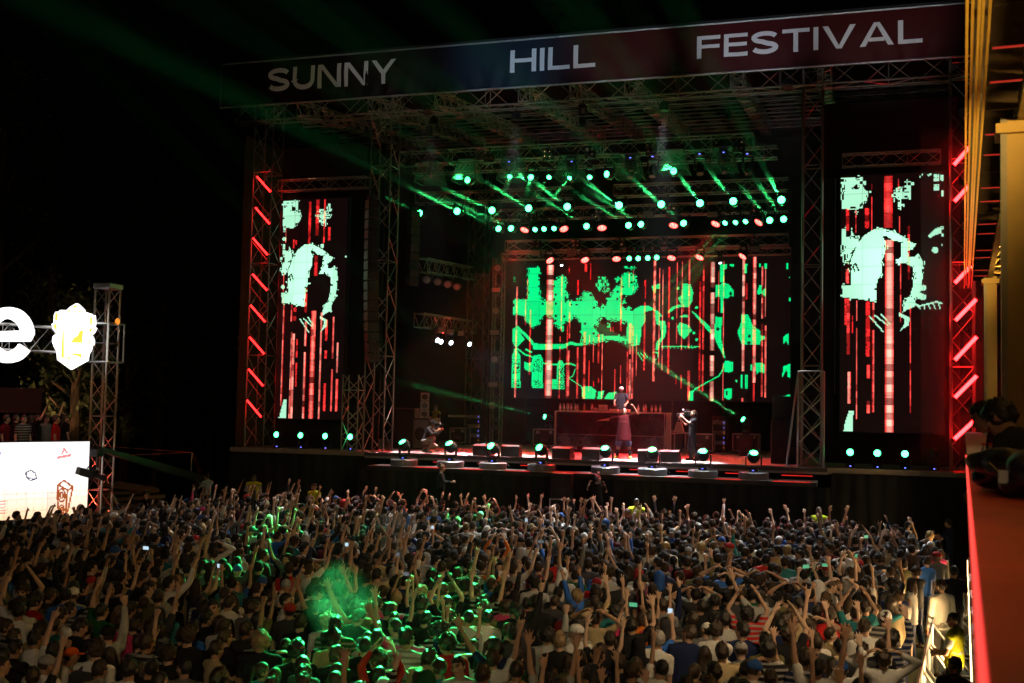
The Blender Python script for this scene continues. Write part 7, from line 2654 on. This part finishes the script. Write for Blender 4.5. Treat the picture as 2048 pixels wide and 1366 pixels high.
for k in range(26):
    s0_, s1_ = SA + 1 + 1.2 * k, SA + 1.6 + 1.2 * k
    if s1_ > 28:
        break
    MB().cyl(tri(s0_, 0.53, 7.98), tri(s1_, 1.35, 7.98), 0.03, n=6).build('roof_brace', YEL, trb)
    MB().cyl(tri(s1_, 1.35, 7.98), tri(s0_ + 1.2, 0.53, 7.98), 0.03, n=6).build('roof_brace', YEL, trb)
    MB().cyl(tri(s0_, 0.53, 7.98), tri(s1_, .95, 8.5), 0.025, n=6).build('roof_brace', YEL, trb)
for s_, w_, o_ in ((12.4, 0.62, 0.33), (26.6, 0.26, 0.40)):
    cl = MB().box(tri(s_, o_ + w_ / 2, 5.72), (w_, 0.32, 4.5), MT).build('column', YEL, trb)
    MB().box(tri(s_ - .17, o_ + .025, 5.72), (0.06, 0.03, 4.5), MT).build('column_edge', STEEL, cl)
    MB().box(tri(s_, o_ + w_ / 2, 7.85), (w_ + .10, 0.48, 0.1), MT).build('column_cap', YEL, cl)
# warm lamps under the stand roof
for k, s_ in enumerate((4.5, 10.0, 17.0, 24.0)):
    l_ = thing('roof_lamp', 'warm lamp under the stand roof, %s from the camera' % ORD[k], 'lamp', tri(s_, 1.9, 7.6), 'warm lamps under the stand roof')
    MB().bbox(tri(s_, 1.9, 7.68), (0.5, 0.3, 0.14), 0.02, MT).build('housing', BLACK, l_)
    MB().box(tri(s_, 1.9, 7.60), (0.42, 0.24, 0.02), MT).build('lens', emat('warm_lens', (1, .62, .2), 6), l_)
    spot('lamp_light', tri(s_, 1.9, 7.55), (-0.35, 0, -1), (60, 6, 130, 130)[k], (1, .58, .18), 150, .6, .15, l_)
    spot('lamp_light', tri(s_, 1.9, 7.80), (-0.8, 0, 0.22), 700, (1, .55, .12), 160, .6, .1, l_)
# light battens at the foot of the stand
for k in range(9):
    c_ = at(1944 - k * 1.2, 1425 - k * 36, Z=0.55)
    l_ = thing('wall_batten', '%s warm light batten at the foot of the stand, counted from the near end' % ORD[k], 'lamp', (c_.x, c_.y, 0.3), 'warm light battens along the stand foot')
    MB().bbox((c_.x + .06, c_.y, 0.55), (0.08, 1.2, 0.5), 0.02, MT).build('housing', mat('batten_housing', (0.5, 0.45, 0.35), 0.5), l_)
    MB().box((c_.x + .01, c_.y, 0.55), (0.02, 1.1, 0.34), MT).build('diffuser', emat('warm_batten', (1, .70, .30), 5), l_)
    MB().cyl((c_.x + .06, c_.y, 0), (c_.x + .06, c_.y, 0.3), 0.04).build('foot', BLACKM, l_)
    spot('batten_light', (c_.x - .05, c_.y, 0.75), (-1, -0.15, 0.35), (110, 160, 240, 240, 220, 200, 180, 160, 150)[k], (1, .60, .25), 140, .5, .2, l_)
# amber uplights on the ground, washing the stand front and the underside of its roof
for k, (s_, ty) in enumerate(((5.0, 0.35), (10.5, 0.55), (29.0, -0.85))):
    q = tri(s_, -0.3, 0.0)
    l_ = thing('ground_uplight', '%s amber uplight on the ground along the stand front, counted from the near end' % ORD[k], 'lamp', q, 'amber uplights along the stand')
    MB().lathe([(0.16, 0.0), (0.17, 0.02), (0.15, 0.24), (0.13, 0.25)], q, 14).build('housing', BLACK, l_)
    MB().lathe([(0.13, 0.251), (0.02, 0.26)], q, 14).build('lens', emat('amber_uplight_lens', (1, .6, .15), 6), l_)
    spot('uplight', q + Vector((0, 0, .3)), (0.04, ty, 1), (2600, 3600, 3000)[k], (1, .60, .16), 46, .8, .1, l_)
# things and people on the stand ledge
JACK = mat('black_nylon', (0.012, 0.012, 0.014), 0.45, 0, 0.3, 14, 0.5)
bg = thing('shoulder_bag', 'crumpled black bag lying on the red-orange ledge of the stand', 'bag', tri(6.8, 0.2, 4.48))
mb = MB()
for k in range(9):
    a_ = k * 0.75
    mb.ell(tri(7.1 + .30 * math.sin(a_ * 1.7), 0.26 + .09 * math.cos(a_ * 2.3), 4.56 + .05 * (k % 3)), (0.11, 0.20, 0.085), Matrix.Rotation(a_, 3, 'Z'))
o = link_obj('body', grown(mb, 'body', JACK, 0.02, 1500, 1, 0.02), bg)
o.location = -bg.location
MB().tube([tri(6.8, .16, 4.60), tri(6.95, .10, 4.66), tri(7.2, .10, 4.65), tri(7.4, .18, 4.58)], 0.014).build('strap', JACK, bg)
MB().box(tri(6.8, 0.17, 4.60), (0.05, 0.09, 0.07), MT).build('buckle', GREYG, bg)
for k, (s_, o_, h_) in enumerate(((8.6, 0.10, 0.26), (8.9, 0.22, 0.27), (9.4, 0.16, 0.24))):
    q = tri(s_, o_, 4.482)
    bottle(q.x, q.y, q.z, h_, 0.034, 0 if k != 1 else 2, '%s bottle on the stand ledge behind the black bag' % ORD[k], 'drink_bottle', 'bottle', 'bottles on the stand ledge')
lf = Figure(R_=((0.35, 0.75, -0.55), (-0.5, 0.8, 0.1), (0, 0, -1), 'relax'), L_=((-0.35, 0.75, -0.55), (0.5, 0.8, 0.1), (0, 0, -1), 'relax'), head=(0.2, -0.3, 0), lean=0.85)
for k, (s_, o_, tc_, lab) in enumerate(((9.8, 0.60, (0.08, 0.02, 0.02), 'spectator leaning on the stand ledge behind the bottles, rimmed in red light'), (8.3, 0.62, (0.02, 0.02, 0.022), 'dark curly-haired spectator leaning on the stand ledge beside the black bag'))):
    hero('person', lab, lf, tri(s_, o_, 3.5), 1.15 - .25 * k, 3, dict(color=tc_, sleeve=1.6 if k else .6), dict(color=BLK), ('short' if not k else 'curly', HAIRC['black']), BLK, group='spectators on the stand', scale=1.0)

# ------------------------------------------------------------------ the aisle: barrier, stewards
nseg = 6
for k in range(nseg):
    ya, yb = 14.6 + (26.6 - 14.6) * k / nseg, 14.6 + (26.6 - 14.6) * (k + 1) / nseg - .08
    A, B = Vector((barrier_x(ya), ya, 0)), Vector((barrier_x(yb), yb, 0))
    t_ = thing('crowd_barrier', '%s steel crowd barrier along the aisle, counted from the near end' % ORD[k], 'barrier', A, 'crowd barriers along the aisle')
    U_ = (B - A).normalized()
    Nb = Vector((U_.y, -U_.x, 0))
    z1, z0 = 1.1, 0.15
    MB().tube([A + Vector((0, 0, z0)), A + Vector((0, 0, z1)), B + Vector((0, 0, z1)), B + Vector((0, 0, z0)), A + Vector((0, 0, z0))], 0.024, 6).build('frame', STEEL, t_)
    for q in range(1, 9):
        c_ = A.lerp(B, q / 9)
        MB().cyl(c_ + Vector((0, 0, z0)), c_ + Vector((0, 0, z1)), 0.010, n=5).build('bar', STEEL, t_)
    for c_ in (A.lerp(B, .08), A.lerp(B, .92)):
        MB().cyl(c_ + Vector((0, 0, 1.0)), c_ + Nb * 0.75 + Vector((0, 0, 0.03)), 0.028, n=6).build('slanted_leg', STEEL, t_)
        MB().cyl(c_ + Vector((0, 0, 0.03)), c_ + Nb * 0.75 + Vector((0, 0, 0.03)), 0.022, n=6).build('floor_bar', STEEL, t_)


def stand_at(x, y, H=1.78):
    return at(x, y, Z=H) - Vector((0, 0, H))


P1 = stand_at(1909, 1222)
f1 = Figure(head=(0.5, 0.1, 0), R_=((0.2, 0.2, -0.9), (-0.5, 0.75, -0.2), (-1, 0, 0), 'relax'), L_=((-0.2, 0.2, -0.9), (0.5, 0.75, -0.2), (1, 0, 0), 'relax'))
r_ = hero('person', 'steward in bright yellow vest and white t-shirt standing in the aisle', f1, P1, 1.2, 3, dict(color=WHT), dict(color=BLK), ('crop', HAIRC['black']), BLK, group=GV)
vest_on(r_, f1, (0.62, 0.68, 0.03), 9)
P2 = stand_at(1882, 1158, 1.82)
f2 = Figure(head=(0.35, 0.05, 0))
hero('person', 'tall man in white shirt and grey trousers standing in the aisle', f2, P2, 0.55, 0, dict(color=(0.72, 0.69, 0.62), sleeve=1.8, name='shirt'), dict(color=(0.22, 0.20, 0.18)), ('short', HAIRC['dark brown']), (0.08, 0.05, 0.03), scale=1.03)
P3 = stand_at(1908, 1128, 1.8)
hero('person', 'man in black t-shirt behind the white-shirted man in the aisle', Figure(head=(0.2, 0, 0)), P3, 0.2, 1, dict(color=BLK), dict(color=BLK), ('short', HAIRC['black']), BLK)
P4 = stand_at(1911, 1308, 1.8)
r_ = hero('person', 'bearded man in dark suit jacket at the bottom edge of the aisle', Figure(head=(-0.1, 0.1, 0)), P4, PI - 0.5, 1, dict(color=(0.03, 0.022, 0.02), sleeve=1.85, name='suit_jacket'), dict(color=BLK), ('short', HAIRC['black']), BLK)
fg_ = Figure(head=(-0.1, 0.1, 0))
bd = MB().ell((0, 0.045, -0.075), (0.056, 0.052, 0.045), None, 14, 10)
o = link_obj('beard', bd.build('beard', HAIRM, smooth=True, data_only=True), r_, fg_.head_matrix())
o.color = (*HAIRC['black'], 1)
P5 = stand_at(1640, 1172, 1.74)
hero('person', 'man in white t-shirt leaning forward above the people around him', Figure(lean=0.35, head=(-0.5, 0.2, 0), R_=((0.3, 0.5, -0.8), (0.4, 0.9, -0.3), (0, 0, -1), 'open')), P5 + Vector((0, 0, .14)), -0.9, 0, dict(color=WHT), dict(color=NAVY), ('short', HAIRC['brown']), BLK)
tag(MB().bbox(P5 + Vector((0, 0, .07)), (0.5, 0.4, 0.14), 0.02).build('drink_crate', mat('crate_plastic', (0.05, 0.12, 0.3), 0.5)), 'low plastic crate under the leaning man in the white t-shirt', 'crate')
for k, (x, y, col_, yw, fm) in enumerate(((1838, 1022, 'charcoal', 0.2, 0), (1858, 1030, 'grey', 0.9, 0), (1898, 1040, 'navy', 1.0, 0), (1925, 1024, 'black', 1.3, 0), (1850, 1090, 'beige', 1.0, 1), (1815, 1045, 'light grey', 0.4, 0))):
    p_ = stand_at(x, y, 1.74)
    vi = 4 if fm else (0, 1, 5, 2, 4, 0)[k]
    v = VAR[vi]
    root = thing('person', '%s person from the left in the loose group at the aisle end, %s top' % (ORD[[1, 3, 4, 5, 2, 0][k]], col_), 'person', p_, 'loose group at the aisle end', (0, 0, yw))
    for nm, me_, c_ in (('body', v['body'], SKINS[k % 5]), ('t_shirt', v['tops'][0][1], NAMEC[col_][1]), ('trousers', TROU, NAVY)):
        o = link_obj(nm, me_, root)
        o.color = (*c_, 1)
    o = link_obj('hair', HAIR['long' if fm else 'short'], root, v['fig'].head_matrix())
    o.color = (*HAIRC['dark brown'], 1)

# ------------------------------------------------------------------ trees at the dark side
LEAF = mat('leaf', (0.06, 0.085, 0.03), 0.7, 0, 0.5, 1.2)
BARK = mat('bark', (0.09, 0.06, 0.04), 0.9, 0, 0.3, 10, 0.5)


def tree(x, y, h, rad, label, seed, conif=False):
    q = random.Random(seed)
    root = thing('tree', label, 'tree', (x, y, 0), 'trees behind the bar stand')
    tk = MB()
    tk.cyl((x, y, 0), (x + .2, y, h * .45), 0.28, 0.2, 8).cyl((x + .2, y, h * .45), (x, y + .2, h * .9), 0.2, 0.06, 8)
    for k in range(9):
        a_ = k * 2.4
        z_ = h * (.35 + .055 * k)
        tk.cyl((x + .1, y + .1, z_), (x + math.cos(a_) * rad * .75, y + math.sin(a_) * rad * .75, z_ + h * .12), 0.09, 0.03, 5)
    tk.build('trunk', BARK, root)
    cr = MB()
    clumps = []
    for k in range(34):
        t = q.random() ** .8
        z_ = h * (.32 + .68 * t)
        rr_ = rad * ((1 - t) ** .7 if conif else math.sin(PI * min(1, .25 + t * .75)) + .15)
        a_ = q.random() * 2 * PI
        d_ = rr_ * math.sqrt(q.random())
        clumps.append((Vector((x + math.cos(a_) * d_, y + math.sin(a_) * d_, z_)), rad * q.uniform(.16, .34)))
    for c_, s_ in clumps:
        for _ in range(70):
            p_ = c_ + Vector((q.gauss(0, 1), q.gauss(0, 1), q.gauss(0, .8))) * s_ * .6
            u1 = Vector((q.gauss(0, 1), q.gauss(0, 1), q.gauss(0, 1))).normalized()
            u2 = u1.cross(Vector((q.gauss(0, 1), q.gauss(0, 1), q.gauss(0, 1)))).normalized()
            z1 = q.uniform(.08, .17)
            cr.add([p_ - u1 * z1, p_ + u2 * z1 * .5, p_ + u1 * z1, p_ - u2 * z1 * .5], [(0, 1, 2, 3)])
    cr.build('crown', LEAF, root)


for k, (x, Y_, ytop, rad, cf_, lab) in enumerate(((150, 34, 600, 1.7, 0, 'small warm-lit tree behind the people on the bar platform'), (110, 46, 290, 3.0, 1, 'tall dim conifer above the glowing crest'), (10, 40, 120, 3.2, 0, 'tall dark tree at the left picture edge'),
                                                 (330, 52, 400, 3.5, 0, 'dark broad tree between the sign tower and the stage'), (430, 58, 520, 3.0, 0, 'dark tree beside the outer stage tower'), (255, 48, 640, 2.4, 0, 'low dark tree behind the sign tower'))):
    tp_ = at(x, ytop, Y=Y_)
    tree(tp_.x, Y_, tp_.z, rad, lab, 50 + k, cf_)
# ------------------------------------------------------------------ show lights aimed at the crowd, the stage and the banner
def show_lamp(pos, target, power, col, deg, label, blend=0.5, rad=0.12, group='white show lamps', lens=True, aimdir=None):
    pos = Vector(pos)
    d = (Vector(target) - pos).normalized()
    root = thing('flood_lamp', label, 'lamp', pos, group)
    M_ = lookm(d).to_3x3()
    MB().lathe([(0.10, -0.28), (0.16, -0.2), (0.17, 0.0), (0.19, 0.04), (0.18, 0.045), (0.165, 0.02)], pos, 14, M_).build('housing', LAMPB, root)
    MB().lathe([(0.163, 0.005), (0.15, 0.012), (0.02, 0.016)], pos, 14, M_).build('lens', emat('lens_%s' % label[:12], col, 8), root)
    MB().cyl(pos + Vector((0, 0, .1)), pos + Vector((0, 0, .4)), 0.02).build('clamp', BLACKM, root)
    spot('lamp_light', pos + d * 0.08, d, power, col, deg, blend, rad, root)
    return root


# key lamps on the front roof truss
show_lamp((-6.6, 38.0, 15.3), (-6.7, 37.4, ZD), 80000, (.96, .97, 1), 24, 'white lamp under the front roof truss shining straight down on the performer')
show_lamp((-12.0, 38.0, 15.3), (-12.2, 37.4, ZD), 45000, (1, .95, .94), 24, 'white lamp under the front roof truss over the SUNNY half of the lip')
show_lamp((-9.4, 37.6, 15.3), DP + Vector((0, 0, 1.4)), 26000, (.97, .97, 1), 7, 'narrow white lamp under the front roof truss aimed at the DJ')
show_lamp((-15.2, 38.0, 15.3), (-15.2, 37.6, ZD), 20000, (1, .9, .9), 20, 'white lamp under the front roof truss over the crouching photographer')
lp_ = at(1577, 146, Y=37.3)
show_lamp((lp_.x, 36.8, 15.5), (-3.5, 30.0, 1.2), 14000, (.90, .96, 1), 58, 'bright white lamp glaring under the banner below FESTIVAL, aimed at the crowd', 0.8)
show_lamp((-15.0, 36.8, 15.45), (-13.5, 30.5, 1.2), 10500, (.98, .97, .96), 58, 'white lamp under the banner near SUNNY, aimed at the crowd', 0.8)
# green movers sweeping the crowd
for k, (x, y, pw, dg, sx_) in enumerate(((545, 1075, 330000, 4.8, 1142), (470, 1150, 170000, 3.6, 1100), (800, 1285, 330000, 6.4, 1063), (690, 1330, 260000, 5.0, 1020), (905, 1190, 150000, 3.4, 1180))):
    src = at(sx_, 352, Y=39.6)
    tg = at(x, y, Z=1.5)
    moving_head(src, tg - src, 'spot', 'green', '%s of the green lamps aimed down at the crowd, counted from the SUNNY end' % ORD[(3, 2, 1, 0, 4)[k]], 'green lamps aimed at the crowd', True, 0.8, False, (pw, GB, dg))
# red back light for the performers from the lower red row is part of the wash lamps
# unseen mast and lamps added behind the camera to light field and banner
mast = truss('added_lamp_mast', (-9, -7, 0), (-9, -7, 10.2), 0.5, 0.5, 'added lamp mast, unseen behind the camera and the crowd', None, 0.7, 0.035, 0.018, cat='mast')
truss('added_lamp_bar', (-12.5, -7, 10.0), (-5.5, -7, 10.0), 0.4, 0.4, 'added horizontal lamp bar on the unseen mast behind the camera', None, 0.6)
MG_ = 'added lamps on the mast behind the crowd'
for k, (x, tx, pw, col_, dg) in enumerate(((-12.0, -20.0, 2600, (1, .85, .65), 7), (-10.8, -16.5, 7000, (.95, .95, 1), 7), (-9.6, -12.0, 26000, (.55, .75, 1), 7.5), (-8.4, -8.0, 20000, (.85, .88, 1), 6), (-7.2, -3.6, 24000, (.85, .88, 1), 6.5), (-6.0, 0.6, 20000, (.95, .90, .92), 7))):
    show_lamp((x, -7, 9.65), (tx, 37, 17.5), pw, col_, dg, '%s narrow lamp on the mast bar, aimed at the banner' % ORD[k], 0.9, 0.1, MG_)
show_lamp((-11.4, -7, 9.65), (-11, 17, 1.3), 300, (1, .82, .66), 56, 'warm lamp on the mast bar over the SUNNY side of the crowd', 1.0, 0.15, MG_)
# amber floods on the stand roof, over the aisle side of the crowd
for k, (s_, tg, pw) in enumerate(((-1.5, (-6.5, 15.0, 1.3), 1150), (13.0, (-3.0, 20.0, 1.3), 1300))):
    show_lamp(tri(s_, 0.75, 7.7), tg, pw, (1, .70, .38), 56 if k == 0 else 78, 'amber flood lamp under the stand roof edge, %s end' % ('near', 'middle')[k], 1.0, 0.2, 'amber floods of the stand')


# puffs of smoke over the crowd
def puff(c_, rad, density, label, seed):
    o = MB().ell(c_, rad, None, 16, 12).build('smoke_puff', None)
    m = bpy.data.materials.new('smoke_puff_air')
    m.use_nodes = True
    nt = m.node_tree
    nt.nodes.remove(nt.nodes['Principled BSDF'])
    v = nt.nodes.new('ShaderNodeVolumePrincipled')
    v.inputs['Color'].default_value = (0.9, 0.9, 0.9, 1)
    n = nt.nodes.new('ShaderNodeTexNoise')
    n.noise_dimensions = '4D'
    n.inputs['W'].default_value = seed
    n.inputs['Scale'].default_value = 2.2
    n.inputs['Detail'].default_value = 3
    tc = nt.nodes.new('ShaderNodeTexCoord')
    g_ = nt.nodes.new('ShaderNodeTexGradient')
    g_.gradient_type = 'SPHERICAL'
    mp = nt.nodes.new('ShaderNodeMapping')
    mp.inputs['Location'].default_value = [-a / b for a, b in zip(c_, rad)]
    mp.inputs['Scale'].default_value = [1 / b for b in rad]
    nt.links.new(tc.outputs['Object'], n.inputs['Vector'])
    nt.links.new(tc.outputs['Object'], mp.inputs['Vector'])
    nt.links.new(mp.outputs[0], g_.inputs[0])
    mr = nt.nodes.new('ShaderNodeMapRange')
    mr.inputs['From Min'].default_value = 0.42
    mr.inputs['From Max'].default_value = 0.75
    mr.inputs['To Max'].default_value = density
    nt.links.new(n.outputs['Fac'], mr.inputs['Value'])
    mu = nt.nodes.new('ShaderNodeMath')
    mu.operation = 'MULTIPLY'
    nt.links.new(mr.outputs[0], mu.inputs[0])
    nt.links.new(g_.outputs['Fac'], mu.inputs[1])
    nt.links.new(mu.outputs[0], v.inputs['Density'])
    nt.links.new(v.outputs[0], nt.nodes['Material Output'].inputs['Volume'])
    o.data.materials.append(m)
    tag(o, label, kind='stuff')


puff(at(678, 1200, Z=2.05), (0.6, 0.6, 0.6), 0.55, 'puff of green-lit smoke over the near crowd', 1.0)
puff(at(795, 1050, Z=2.0), (0.7, 0.7, 0.4), 0.8, 'pale puff of smoke over the front half of the crowd', 4.0)
build_haze('side_smoke', (3.1, 37.5, 8.6), (2.6, 1.6, 10.6), 0.055, 'wisp of smoke glowing red around the bright red tubes')
bpy.data.scenes.remove(BENCH)
